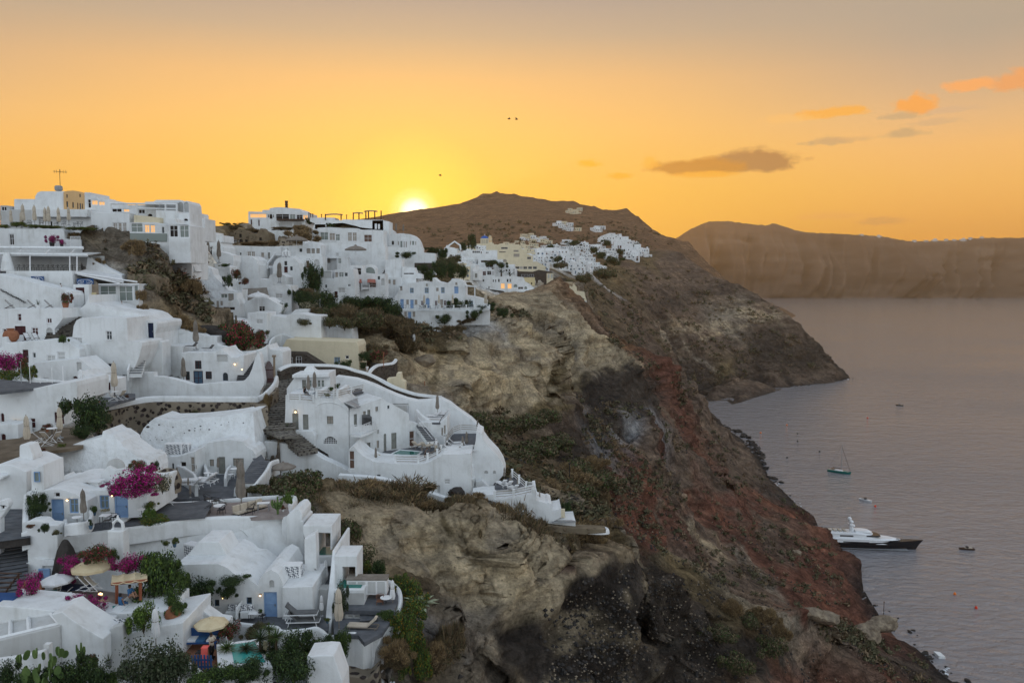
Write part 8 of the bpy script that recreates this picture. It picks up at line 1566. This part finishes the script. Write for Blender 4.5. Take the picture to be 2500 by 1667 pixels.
bushes('dark','1090 1480 202 150 90;1150 1420 205 130 80',['dark shrub at the right foot of the blue door hotel, lower','dark shrub beside the blue door hotel terrace end']);bushes('dark','150 1440 184 330 170;50 1420 184 260 160;260 1480 182 200 150;-40 1400 184 200 120',['dark red green shrubs left of the blue door hotel'],'shrub','dark shrubs left of the blue door hotel');bushes('brown','300 1580 176 330 160;130 1600 174 330 190;0 1600 172 330 180;400 1640 172 260 130',['brown brush slope below the blue door hotel'],'shrub','brown brush below the blue door hotel')
CUR[0]=3
h=house('cream church tower with a bright blue dome on the far ridge',585,'1112 770 1112 700 1157 698 1158 645 1240 645 1241 690 1292 692 1292 770',16,'dg 1170 655 1178 700;dg 1190 655 1198 700;dg 1212 655 1220 700;dg 1229 655 1236 700',mat='cream',name='church',cat='church')
pl=HP[h.name];u0,v0=pl.uv(1158,646);u1,v1=pl.uv(1239,616);s_=MB();r_=(u1-u0)/2;s_.lathe([(r_,0),(r_*1.02,.3),(r_*.95,(v1-v0)*.35),(r_*.72,(v1-v0)*.72),(r_*.35,(v1-v0)*.95),(0,v1-v0)],c=((u0+u1)/2,r_,v0),n=20);s_.build('dome','dome_blue',h,smooth=True)
s_=MB();s_.tube([((u0+u1)/2,r_,v1),((u0+u1)/2,r_,v1+1.2)],.12,4);s_.box(((u0+u1)/2,r_,v1+.8),(.7,.12,.12));s_.build('cross','white',h)
addslab(h,'bell_wall','1241 712 1240 640 1243 622 1258 614 1272 622 1277 640 1279 712',1.5,'cream',back=-.2)
for x0,y0,x1,y1 in ((1246,625,1256,650),(1262,625,1272,650),(1246,660,1256,685),(1262,660,1272,685)):a,b=pl.uv(x0,y1),pl.uv(x1,y0);s_=MB();s_.box(((a[0]+b[0])/2,-.25,(a[1]+b[1])/2),(b[0]-a[0],.1,b[1]-a[1]));s_.build('bell_opening','peach',h)
h=house('white domed chapel with a small bell gable left on the far ridge',430,'730 800 745 775 780 765 785 742 800 732 806 715 818 715 824 732 850 735 890 742 915 765 918 800',9,'wx 800 765 808 795;wx 786 772 793 790;wx 812 772 820 790',name='chapel',cat='chapel')
s_=MB();s_.tube([(-3.2,0,0),(-3,0,2.5),(0,0,4.6),(3,0,2.5),(3.2,0,0)],.5,5);tag(s_.build('arch','white',loc=P3(890,765,436)),'free standing white arch ring beside the ridge chapel','arch')
for lb,D,poly,dp,w_,mt in (
 ('long white building with a row of small windows below the blue dome',430,'1000 860 1002 768 1330 766 1332 860',7,'wx 1075 775 1090 795;wx 1095 775 1110 795;wx 1115 775 1130 795;wx 1135 775 1150 795;wx 1215 785 1223 800;wx 1230 785 1238 800;wm 1160 780 1170 800','white'),
 ('cream terraced complex with stepped arches right of the blue dome',475,'1215 800 1216 712 1400 708 1440 705 1580 718 1585 752 1630 760 1640 800 1600 830 1300 830',9,'wx 1370 735 1440 755;wg 1500 765 1550 785;wx 1350 780 1420 815','cream'),
 ('second cream terrace with oval openings on the far village slope',455,'1300 900 1300 830 1340 790 1600 790 1700 830 1700 890 1560 900',8,'wg 1500 803 1560 835;wx 1640 835 1680 860;wga 1390 860 1430 890','cream'),
 ('long cream hotel with a dark shaded loggia on the far village slope',440,'1425 990 1428 905 1500 890 1740 885 1830 935 1832 990',8,'wx 1480 935 1560 960;wx 1600 935 1640 962;wx 1650 935 1690 962;wx 1700 935 1740 962;wc 1560 935 1595 962','cream'),
 ('dark brown stone building with white trimmed bands on the far slope',420,'1500 1100 1502 960 1560 985 1700 990 1760 970 1900 990 1910 1050 2050 1060 2052 1100 1850 1105 1800 1110',8,'wx 1580 1015 1650 1040;wx 1660 1015 1710 1042;wp 1855 1010 1868 1050;wp 1880 1010 1895 1050','lava_wall'),
 ('cream vaulted house with two arches beside the dark stone building',405,'1845 1060 1845 1005 1910 1005 1912 1060',5,'nwa 1852 1012 1872 1055;nwa 1884 1012 1904 1055','cream'),
 ('tall pale yellow house below the long cream hotel',395,'1600 1200 1605 1050 1720 1048 1725 1200',6,'wx 1640 1100 1655 1120;wx 1680 1100 1692 1120','yellow'),
 ('white cliff hotel with orange shutters and rows of tiny windows',368,'1095 1130 1100 1062 1180 1045 1340 1040 1450 1035 1600 1045 1620 1090 1660 1110 1740 1180 1742 1215 1560 1215 1480 1215 1400 1190 1250 1170 1180 1150',7,'wo 1367 1110 1408 1165;wo 1437 1112 1480 1165;wx 1240 1140 1250 1165;wx 1285 1070 1295 1095;wx 1310 1070 1320 1095;wx 1340 1065 1355 1095;wx 1430 1065 1445 1095;wx 1460 1065 1470 1095;wpa 1500 1118 1540 1150;wpa 1610 1140 1640 1172;wx 1545 1145 1600 1170;wx 1180 1070 1195 1090','white'),
 ('white glazed terrace restaurant at the tip of the cliff hotel',364,'1560 1258 1565 1190 1720 1188 1770 1200 1772 1262',5,'wp 1575 1205 1630 1235;wo 1640 1205 1680 1235;wp 1690 1205 1740 1235','white'),
 ('white building with a dark canopy terrace above the cliff hotel',386,'1095 1050 1100 968 1300 965 1305 1035 1250 1045',5,'wx 1115 980 1170 1025;wm 1175 985 1215 1028;wx 1225 980 1270 1022;nwa 1275 980 1300 1025','white'),
 ('white stepped house cluster below the ridge chapel',420,'740 870 742 795 800 790 925 800 985 815 990 870 900 865',7,'wx 900 815 908 835;wx 940 820 948 838','white'),
 ('white terrace houses with tiny windows left on the far village slope',405,'850 960 850 865 930 850 1060 840 1120 870 1130 940 1080 980 960 950',7,'wx 900 880 908 895;wx 1060 860 1075 890;wx 1010 880 1020 900','white'),
 ('white and mauve houses with a dark garden patch beside them',400,'1130 990 1135 860 1160 850 1320 860 1400 890 1460 930 1500 960 1502 1030 1310 1030 1300 970',7,'wx 1160 870 1305 895;wx 1205 895 1290 950;wx 1420 965 1435 985;wx 1450 965 1462 985;wx 1315 860 1335 880','white')):
 house(lb,D,poly,dp,w_,mat=mt,ext=6)
CUR[0]=4
for lb,D,poly,dp,w_,mt in (
 ('large white mansion crowning the far right village',1010,'430 620 440 590 470 570 540 545 595 545 600 560 655 550 660 575 710 590 712 610 560 618',14,'wx 560 560 566 568;wx 600 575 608 585;wx 520 590 528 600;wx 640 590 650 602;wm 575 590 583 602;wx 480 590 486 600;wx 620 560 628 570;wx 545 590 552 602','white'),
 ('white terraced block with a yellow upper house at the far village edge',960,'585 720 585 625 640 622 700 640 765 645 770 700 830 730 835 760 760 800 740 825 700 815 640 760',12,'wo 698 640 750 660;wm 612 665 630 690;wm 640 665 655 690;wx 660 700 668 712;wx 700 740 708 752;wx 720 700 728 712;wx 640 740 648 752;wx 660 770 668 780;wx 680 720 688 730;wx 740 720 748 730;wx 700 780 706 790;wx 620 710 626 722','white'),
 ('cream house on the cliff spur between the tuff blocks',372,'150 1228 150 1110 115 1060 120 1035 190 1060 200 1030 225 1060 232 1100 300 1105 310 1150 325 1195 322 1228',5,'wx 188 1187 205 1215;wx 160 1110 180 1130','cream'),
 ('grey base wall under the cream cliff spur house',369,'205 1270 200 1200 325 1195 328 1275',4,'','offgrey')):
 house(lb,D,poly,dp,w_,mat=mt,ext=4 if D > 500 else 2)
h=house('tiny white chapel alone high on the far hill',1700,'690 430 692 412 705 405 715 395 725 402 732 412 735 430',10,'',name='chapel',cat='chapel')
def tiny(kind):
 r=empty('small_house',(0,0,0),'x','house');s=MB();mt='cream' if kind >=6 else 'white';k=kind % 6
 if k in (0,3):s.box((0,2.5,1.0),(6,5,6));s.box((0,2.5,4.1),(6.2,5.2,.25))
 elif k==1:
  N=8;ring=[(-3,-2),(3,-2),(3,2.2)]+[(3*math.cos(PI*i/N),2.2+1.8*math.sin(PI*i/N)) for i in range(1,N)]+[(-3,2.2)];n=len(ring)
  s.add([(x,0,z) for x,z in ring]+[(x,6,z) for x,z in ring],[tuple(range(n)),tuple(reversed(range(n,2*n)))]+[(i,i+n,(i+1) % n+n,(i+1) % n) for i in range(n)])
 elif k==2:s.box((-1.5,3,1.2),(5,6,6.4));s.box((2.5,2.2,.2),(3.4,4.4,4.4))
 elif k==4:s.box((0,3,.6),(9,6,5.2));s.box((1.5,4.5,4),(4,3,3))
 else:s.box((0,3,1),(7,6,6));s.box((-2,-1,-.6),(4,2.5,2.8));s.box((2.6,1,4.2),(.8,.8,1.4))
 s.build('wall',mt,r)
 w0={0:-2,3:-2,1:-1.6,2:-3,4:-3.4,5:-2.4}[k];n={0:3,3:2,1:2,2:2,4:4,5:3}[k]
 for i in range(n):
  s=MB();s.box((w0+i*(2.0 if k !=4 else 2.3),-.04,2.3 if k !=3 else 2.8),(.8,.16,1.0));s.build('window',['glass','dark_room','blue_grey','shutter_brown'][(i+k) % 4],r)
 s=MB();s.box(({0:1.6,3:1.5,1:1.4,2:2.6,4:3.4,5:2}[k],-.05,.4),(1.0,.18,2.1));s.build('door',['blue_grey','wood_dark','grey_green'][k % 3],r)
 if k in (0,4):s=MB();s.box((-1,-1.4,.9),(6,.25,.9));s.build('terrace_wall',mt,r)
 return r
TINY={}
def put_tiny(px,py,D,sc_,k,label,group):
 if k not in TINY:TINY[k]=r=tiny(k)
 else:r=copy_tree(TINY[k])
 p=at(px,py,D);r['label']=label;r['group']=group;r.location=p;r.scale=(sc_*ru(.8,1.25),sc_,sc_*ru(.75,1.1));r.rotation_euler=(0,0,ru(-.5,.7))
CNT=0
for poly,step,ss,lb,gp,kinds in (
 ('1200 600 1260 590 1310 600 1330 625 1290 625 1230 612',15,1.0,'small cream house right of the blue dome church','cream houses right of the blue dome church',(6,7,8,9)),
 ('1310 610 1345 605 1400 612 1440 625 1455 648 1485 660 1440 668 1412 672 1380 660 1350 640 1330 650',13.5,1.35,'tiny white house in the dense white cluster of the far village','white houses of the dense far cluster',(0,1,2,3,4,5)),
 ('1350 600 1400 596 1440 600 1480 606 1500 620 1505 640 1485 642 1460 625 1400 612',14,1.6,'tiny white house on the upper terraces of the far village','white houses on the upper terraces of the far village',(0,2,3,4,5)),
 ('1500 590 1530 590 1550 600 1560 612 1582 622 1570 632 1545 636 1530 632 1505 612',13,2.0,'tiny white house at the right end of the far village','white houses at the right end of the far village',(0,1,2,4,5)),
 ('1350 548 1400 550 1420 562 1400 568 1360 560',14,1.8,'tiny pale house scattered high on the far hillside','pale houses high on the far hillside',(0,4,6)),
 ('1380 515 1425 512 1430 520 1390 528',12,2.0,'faint house row high on the hazy hill','faint house rows on the hazy hill',(6,8)),
 ('1270 575 1330 580 1360 590 1330 598 1280 590',14,1.4,'small pale house between dark shrubs above the cream houses','pale houses above the cream houses',(0,2,6)),
 ('1445 560 1480 556 1478 564 1450 570',11,1.8,'tiny white house in the short row under the hill chapel','white houses in the short row under the hill chapel',(0,4)),
 ('1070 620 1120 608 1180 600 1200 610 1300 622 1330 640 1340 680 1330 712 1290 716 1200 700 1150 690 1120 670 1090 650',15,1.0,'small white house packed on the near slope of the far village','white houses packed on the near slope of the far village',(0,1,2,3,4,5,6,8)),
 ('1380 700 1345 690 1330 712 1345 738 1385 730',15,.9,'small cream house by the tuff spur','cream houses by the tuff spur',(6,7,8))):
 P=pairs(poly);x0=min(a for a,b in P);x1=max(a for a,b in P);y0=min(b for a,b in P);y1=max(b for a,b in P)
 y=y0+step*.3;row=0
 while y < y1:
  x=x0+(row % 2)*step*.5
  while x < x1:
   qx,qy=x+ru(-.3,.3)*step,y+ru(-.2,.2)*step
   if inpoly(qx,qy,P) and CNT < 290:
    r0,n0=hit(qx,qy)
    if r0:put_tiny(qx,qy+1,r0.y-1,ss*.92,rnd.choice(kinds),lb,gp);CNT +=1
   x +=step
  y +=step*.52;row +=1
print('tiny houses',CNT)
for i,(x,D) in enumerate(((2105,4790),(2150,4790),(2235,4790),(2262,4790),(2285,4790),(2310,4790),(2332,4790),(2352,4790),(2372,4790),(2400,4790))):
 y=[b for (a,b) in rim if a <=x][-1];put_tiny(x,y+2,D,3.2,(0,4,3)[i % 3],'minute pale house on the rim of the hazy far cliff','pale houses on the far cliff rim')
CUR[0]=0
for i,(x,y,D,w_,h_,lb) in enumerate(((1152,608,470,26,34,'dark round tree left of the blue dome church'),(1130,612,450,24,18,'dark shrub beside the dark round tree'),(1200,648,395,34,12,'dark garden patch on the near town slope, left'),(1225,655,395,28,14,'dark garden patch on the near town slope, right'),(1360,640,560,30,14,'dark shrubs left of the dense far cluster'),(1345,612,640,26,14,'dark tree between the cream and white houses'),(1470,632,780,40,16,'dark garden strip through the far village, lower'),(1500,648,800,46,20,'dark shrubs below the upper far terraces'),(1450,618,800,28,14,'dark tree clump in the far village middle'),(1480,600,950,24,14,'dark trees left of the white mansion'),(1555,608,1010,26,14,'dark shrub right of the far mansion'),(1515,622,950,20,14,'dark tree at the foot of the far mansion'),(1400,600,850,40,12,'dark bushes above the dense far cluster'),(1430,690,500,50,30,'dark green scrub at the village cliff edge, left'),(1480,680,560,70,34,'dark green scrub at the village cliff edge, right'),(1390,700,420,34,22,'dark scrub above the cream spur house'),(1370,655,520,40,18,'dark scrub strip below the cream terraces'),(1320,660,470,26,12,'dark shrub on the cream terraces'))):
 bush(lb,x,y,D,w_,h_,'dark' if i < 13 else 'scrub','tree' if 'tree' in lb else 'shrub','tree' if 'tree' in lb else 'shrub')
for x,y,D,lb in ((1224,672,388,'small palm tree in front of the canopy terrace, left'),(1245,678,376,'small palm tree above the orange shuttered hotel, right')):rosette('palm',lb,P3(x,y+4,D)+Ve((0,0,-2)),4.5,24,'leaf_dark',.3,.05,'palm tree',trunk=4)
CUR[0]=0
bushes('brown','780 1257 84 170 80;860 1272 85 190 100;930 1282 85.5 190 110;1000 1272 86 160 100;1045 1257 87.5 90 60;840 1232 86 200 70;960 1232 87.5 200 75;740 1292 80 130 110;760 1352 74 120 120;820 1322 78 110 90;1240 1320 88 150 110;1190 1300 89 110 80;1290 1340 89 140 90;1340 1360 90 120 80',['big rounded brown brush on the near cliff top'],'shrub','brown brush mounds on the near cliff top');bushes('dry','900 1217 87 160 50;1010 1227 88 130 50;1130 1239 89.5 110 40;1210 1274 90.5 140 50;1300 1304 94 130 45;1400 1314 98 150 60;1470 1304 102 90 50;1390 1344 94 150 70;1440 1344 98 120 60;1340 1319 95 140 60;1060 1237 89 60 24',['tan dry brush on the edge of the near cliff top'],'shrub','tan brush along the near cliff edge')
bushes('brown','1150 1270 85 50 60;1170 1310 83 50 70;1125 1250 86 80 50;1090 1600 66 90 110;1065 1640 63 110 90;1180 1640 80 110 110;1260 1600 88 70 60',['brown tuft hanging in the cleft of the tuff bluff','brown tuft lower in the tuff cleft','brown mat at the top of the tuff cleft','brown bush right of the hanging garden','brown bush at the very bottom beside the hanging garden','dark brown bush in the lava hollow, left','dark brown bush in the lava hollow, right'])
bushes('scrub','760 1350 73 130 120;730 1300 76 110 110;700 1250 80 140 90;720 1200 83 120 70;880 1380 70 110 60;840 1330 74 90 80',['dark green scrub behind the gateway frame','dark scrub above the gateway frame','scrub behind the terrace corner pier','scrub on the slope below the stone path','green shrub above the cabinet slope','brown green scrub on the slope by the gateway'])
bushes('brown','960 830 184 100 60;1000 860 180 90 50;930 800 190 90 60;1100 812 199 70 24;1075 830 197 60 26;1130 790 206 60 20;880 830 176 80 50;910 870 160 70 40',['brown brush in the hollow above the cliff path'],'shrub','brown brush above the tuff bluffs');bushes('dark','1110 762 206 40 28;1130 752 207 50 24;1085 790 203 40 22;1190 760 212 50 22;1230 775 216 50 22;1345 930 225 34 60;1330 900 222 30 40',['green shrub on the crest of the tuff bluff left end','green shrub beside the blue door hotel rock','green mat on the tuff crest','green shrub right of the blue door hotel terrace','green strip on the tuff saddle','green shrub in the gully between the tuff bluffs, lower','green shrub in the gully between the tuff bluffs, upper'])
bushes('scrub','1140 1130 122 130 70;1190 1060 140 120 60;1280 1050 165 110 50;1330 1030 180 90 40;1240 1150 127 140 70;1300 1120 148 130 60;1420 1170 160 110 60;1400 1220 143 120 60;1480 1190 165 100 50;1180 1030 158 60 30;1350 1100 170 120 50;1280 1180 130 110 50',['olive brown scrub on the slope beyond the white hotel'],'shrub','scrub on the slope beyond the white hotel');bushes('dry','1330 1200 137 150 34;1400 1190 150 120 40;1380 1165 158 100 40;1440 1150 172 90 40;1850 1510 142 50 36;1790 1500 138 60 40;1880 1520 140 60 40;1910 1560 138 50 50',['golden grass patch on the lower cliff path','golden grass above the lower path loop','golden grass patch right of the lamp post','golden grass inside the path bend','golden bush on the lava ledge, left','golden bush on the lava ledge, farthest left','golden bush on the lava ledge, middle','golden bush hanging from the lava ledge'])
bushes('scrub','1820 1525 139 70 34;1760 1560 130 90 40;1700 1540 125 80 40;1880 1600 130 80 60;1800 1640 118 90 60;1600 1600 110 80 50;1500 1620 100 80 50;1380 1640 92 70 50',['dark scrub on the bottom lava slope'],'shrub','dark scrub on the bottom lava slope')
for x,y,D,s_,lb in ((2110,1545,215,(4.5,3,5),'large pale pitted boulder standing on the red slope'),(2150,1520,230,(5,3,3.5),'dark brown crag beside the pale pitted boulder'),(2010,1500,156,(3.2,2.5,1.8),'grey rock block on the ledge top, right'),(1980,1490,154,(2.5,2,1.6),'grey rock block on the ledge top, left'),(1860,1475,215,(1.6,.5,1.0),'pale flat slab stuck in the red scree'),(1945,1345,262,(1.6,1.2,1.3),'small grey rock on the red slope near the yacht'),(1030,880,178,(3,2,2.2),'rounded tuff lump behind the cream pillar wall'),(2290,1600,244,(3,2,2),'dark sea rock above the landing')):
 rock(lb,P3(x,y,D)-Ve((0,0,.5)),s_,0,'pale' in lb or 'grey' in lb or 'tuff' in lb)
h=house('small white corrugated hut on the rocks at the waterline',232,'2292 1618 2292 1600 2308 1602 2308 1620',3,'',name='hut',cat='hut',ext=1)
pole('slim bare pole on the red ridge against the sea',2157,1466,1506,250,.1,'wood_dark')
s=MB();
for i,q in enumerate(SH2[2:]):
 if noise.noise(Ve((i*.21,5,0))) < .2:continue
 a=ru(0,6.28);w_=ru(.25,.7)*(1 if q[1] < 500 else 2.2);c=Ve((q[0]+ru(-1,3),q[1]+ru(-2,2),.12));ring=[(c.x+w_*math.cos(t*.9)*ru(.5,1.3),c.y+w_*1.6*math.sin(t*.9)*ru(.5,1.3),.10) for t in range(7)];s.quad(*ring)
tag(s.build('surf_foam','foam',fix=False),kind='stuff')
CUR[0]=12
fz=P3(425,1252,50.9)
person('man in a pale shirt and black trousers holding a pool cleaning pole',fz,R(75),'stand','canvas','cloth_black','skin_dark','hair',1.76,arms={-1:[(-.25,-.18,1.18),(-.10,-.42,1.30)],1:[(.25,-.18,1.14),(.12,-.44,1.18)]})
s_=MB();s_.tube([(0,0,0),(.05,.1,1.6)],.02,5);tag(s_.build('cleaning_pole','white_paint',loc=fz+Ve((.95,-.1,-.1))),'white pool cleaning pole held by the man','pole')
CUR[0]=11
person('woman with long dark hair sitting knees up under the cream pergola',P3(1290,770,54.6),R(70),'crouch','cloth_blue','skin','skin','hair',1.68,arms={-1:[(-.24,-.25,.66),(-.12,-.55,.62)],1:[(.24,-.25,.66),(.12,-.55,.58)]},female=True)
person('dark haired bather in turquoise low beside the pergola post',P3(1195,800,54.2)-Ve((0,0,.35)),R(150),'sit','cloth_blue','cloth_blue','skin','hair',1.6,female=True)
CUR[0]=1
person('person in white shirt and dark trousers on the white wall top',P3(1262,1392,126),R(120),'stand','cloth_white','navy','skin','hair',1.55,fine=False)
person('person in dark clothes sitting by the restaurant porch',P3(1073,1345,126.5),R(10),'sit','cloth_black','cloth_black','skin','hair',1.6,fine=False)
person('person in white leaning over with a camera below the oval sign',P3(630,1190,124.5),R(150),'sit','cloth_white','navy','skin','hair',1.6,fine=False)
person('person in white standing on the far terrace below the frosted panels',P3(1880,1030,146),R(20),'stand','cloth_white','cloth_black','skin','hair',1.7,fine=False);person('seated dark haired person on the far terrace beside the stair',P3(1922,1030,146),R(-20),'sit','cloth_white','awning_red','skin','hair',1.7,fine=False)
CUR[0]=7
person('walker in pale clothes behind the lava stone path wall',P3(1045,195,130),R(30),'stand','cloth_white','canvas','skin','hair',1.7,fine=False)
person('woman in a white hat standing at the pool terrace end',P3(1757,985,99.5),R(20),'stand','cloth_white','canvas','skin_dark','cloth_white',1.66,fine=False,female=True)
person('person in a dark patterned top by the pool railing',P3(1665,1040,98.5),R(-20),'sit','cloth_grey','cloth_black','skin','hair',1.6,fine=False)
person('dark haired guest sitting on the hotel roof terrace',P3(398,408,103.5),R(60),'sit','cloth_black','cloth_black','skin','hair',1.6,fine=False)
person('worker in grey bending on the path below the white wall',P3(240,1320,90),R(60),'crouch','metal_grey','cloth_black','skin','hair',1.7,fine=False)
CUR[0]=0
def gull(label,x,y,D,sp,rz,flap):
 D *=1.5
 r=empty('seagull',P3(x,y,D),label,'bird',rz=rz);s=MB();s.tube([(-.5,0,0),(-.2,0,.03),(.15,0,.02),(.5,0,-.04)],[.03,.12,.14,.02],6);s.build('body','hair',r)
 for k in (-1,1):s=MB();s.add([(-.15,k*.08,0),(.15,k*.08,0),(.1,k*sp*.5,flap),(-.12,k*sp*.5,flap),(-.25,k*sp,flap*.4),(-.15,k*.08,.04),(.15,k*.08,.04),(.1,k*sp*.5,flap+.04),(-.12,k*sp*.5,flap+.04)],[(0,1,2,3),(8,7,6,5),(3,2,4),(4,7,8)]);s.build('wing','hair',r)
gull('dark seagull high in the sky, left of the pair',1243,291,150,.9,.3,.3);gull('dark seagull high in the sky, right of the pair',1261,292,150,1.1,-.3,.4);gull('single small seagull flying just above the sun',1075,429,160,.9,.5,.35)
def scatter(name,polys,n,mat,lo,hi,blades,seed):
 r=RR(seed);s=MB();A=[pairs(p) for p in polys];k=0;t=0
 while k < n and t < n*12:
  t +=1;P=r.choice(A);x=r.uniform(min(a for a,b in P),max(a for a,b in P));y=r.uniform(min(b for a,b in P),max(b for a,b in P))
  if not inpoly(x,y,P):continue
  p,nn=hit(x,y)
  if not p or p.z < 2 or p.y > 1500 or noise.noise(p*.06)+.5*noise.noise(p*.2) < r.uniform(-.15,.35):continue
  k +=1;z=r.uniform(lo,hi)*(1+p.y/260)
  if blades:
   s.cm=r.randrange(len(mat))
   for _ in range(blades):
    d=(Ve((r.gauss(0,1),r.gauss(0,1),abs(r.gauss(0,1))+.3))).normalized();c=p+Ve((d.x,d.y,d.z*.8))*z*r.uniform(.2,1)+Ve((0,0,z*.1));q=Ve((r.gauss(0,1),r.gauss(0,1),r.gauss(0,1))).normalized()*z*.35;w_=d.cross(q).normalized()*z*.16;s.quad(c-q,c+w_,c+q,c-w_)
  else:
   v=[p+Ve((r.uniform(.6,1)*a*z,r.uniform(.6,1)*b*z,r.uniform(.5,.9)*c*z)) for a,b,c in ((1,0,0),(0,1,0),(-1,0,0),(0,-1,0),(0,0,1),(0,0,-1))];s.add(v,[(0,1,4),(1,2,4),(2,3,4),(3,0,4),(1,0,5),(2,1,5),(3,2,5),(0,3,5)])
 tag(s.build(name,mat,fix=False),kind='stuff')
SLOPE=['1450 660 1650 640 1900 760 2000 900 1700 950 1600 860 1480 780','1150 1010 1420 960 1600 1000 1560 1250 1400 1280 1180 1160','1440 680 1560 760 1700 960 1660 1000 1560 880 1400 780','1600 1000 1700 1000 1850 1150 2010 1290 2080 1480 1900 1480 1700 1400 1520 1300','1200 1480 1560 1380 2060 1500 2080 1667 1100 1667','1950 1480 2100 1520 2330 1667 2080 1667','1000 740 1180 730 1330 780 1000 860']
scatter('slope_scrub',SLOPE[:4]+SLOPE[5:]+['370 600 500 700 520 800 350 700 220 580','950 540 1500 500 1650 600 1560 620 1100 600'],2600,['leaf_scrub','leaf_drybrown','leaf_scrub'],.3,1.0,16,1)
scatter('loose_stones',SLOPE,2600,'boulder',.05,.2,0,2);scatter('dark_stones',SLOPE[1:6],2600,'basalt',.08,.32,0,3)
CUR[0]=0
def clear_ground():
 dg=bpy.context.evaluated_depsgraph_get();vs=[];fs=[]
 bpy.context.view_layer.update()
 for o in bpy.data.objects:
  if o.type !='MESH' or o.name.split('.')[0] not in ('wall','side_wing','upper_wall','low_wall','parapet_wall','retaining_wall','stone_wall','terrace_paving','pink_terrace_paving','courtyard_paving','grey_paving','treads','pool_deck','roof_terrace','stone_landing','garden_terrace_paving','lower_terrace_paving','far_terrace_paving','brown_tiled_floor','lounger_terrace_paving','sea_terrace_paving','rooftop_paving','surround','rim','tub','stone_parapet','stone_base','terrace_front','side_wall','upper_block'):continue
  mw=o.matrix_world;n=len(vs)
  if mw.translation.y > 700:continue
  vs +=[tuple(mw @ v.co) for v in o.data.vertices];fs +=[tuple(n+i for i in f.vertices) for f in o.data.polygons]
 bv=BVHTree.FromPolygons(vs,fs);O=Ve((0,0,CZ));me=terrain.data;cnt=0;nv=len(me.vertices)
 co=np.empty(nv*3);me.vertices.foreach_get('co',co);co=co.reshape(-1,3)
 f=co[:,1]*CP-(co[:,2]-CZ)*SP;u=co[:,1]*SP+(co[:,2]-CZ)*CP;f=np.maximum(f,1);X=1250+F*co[:,0]/f;Y=833.5-F*u/f
 idx=np.nonzero((co[:,1] > 30) & (co[:,1] < 640) & (X > -120) & (X < 1620) & (Y > 500) & (Y < 1720) & ~((X > 195) & (X < 530) & (Y > 545) & (Y < 800)))[0]
 drop=np.zeros(nv)
 for i in idx:
  p=Ve(co[i]);lim=9 if p.y < 240 else 16
  for st in range(7):
   d=p-O;L_=d.length;d /=L_;r=bv.ray_cast(O,d,L_+lim)
   if r[0] is None or r[3] < L_-.05 :break
   p.z -=1.0;drop[i] +=1.0
 E=np.unique(np.sort(TT[:,[[0,1],[1,2],[2,0]]].reshape(-1,2),axis=1),axis=0)
 for _ in range(2):
  m_=drop.copy();np.maximum.at(m_,E[:,0],drop[E[:,1]]*.8);np.maximum.at(m_,E[:,1],drop[E[:,0]]*.8);drop=m_
 co[:,2] -=drop;me.vertices.foreach_set('co',co.ravel());me.update();print('cleared',int((drop > 0).sum()))
clear_ground()
CUR[0]=0
hm=bpy.data.materials.new('haze');hm.use_nodes=True;hm.node_tree.nodes.clear()
pv=nnew(hm.node_tree,'ShaderNodeVolumePrincipled');pv.inputs['Color'].default_value=(.97,.76,.50,1)
pv.inputs['Density'].default_value=.00010;pv.inputs['Anisotropy'].default_value=.72
ho=nnew(hm.node_tree,'ShaderNodeOutputMaterial');hm.node_tree.links.new(pv.outputs[0],ho.inputs['Volume'])
s=MB();s.box((0,2600,210),(9000,5700,480))
tag(s.build('haze',hm),kind='stuff')
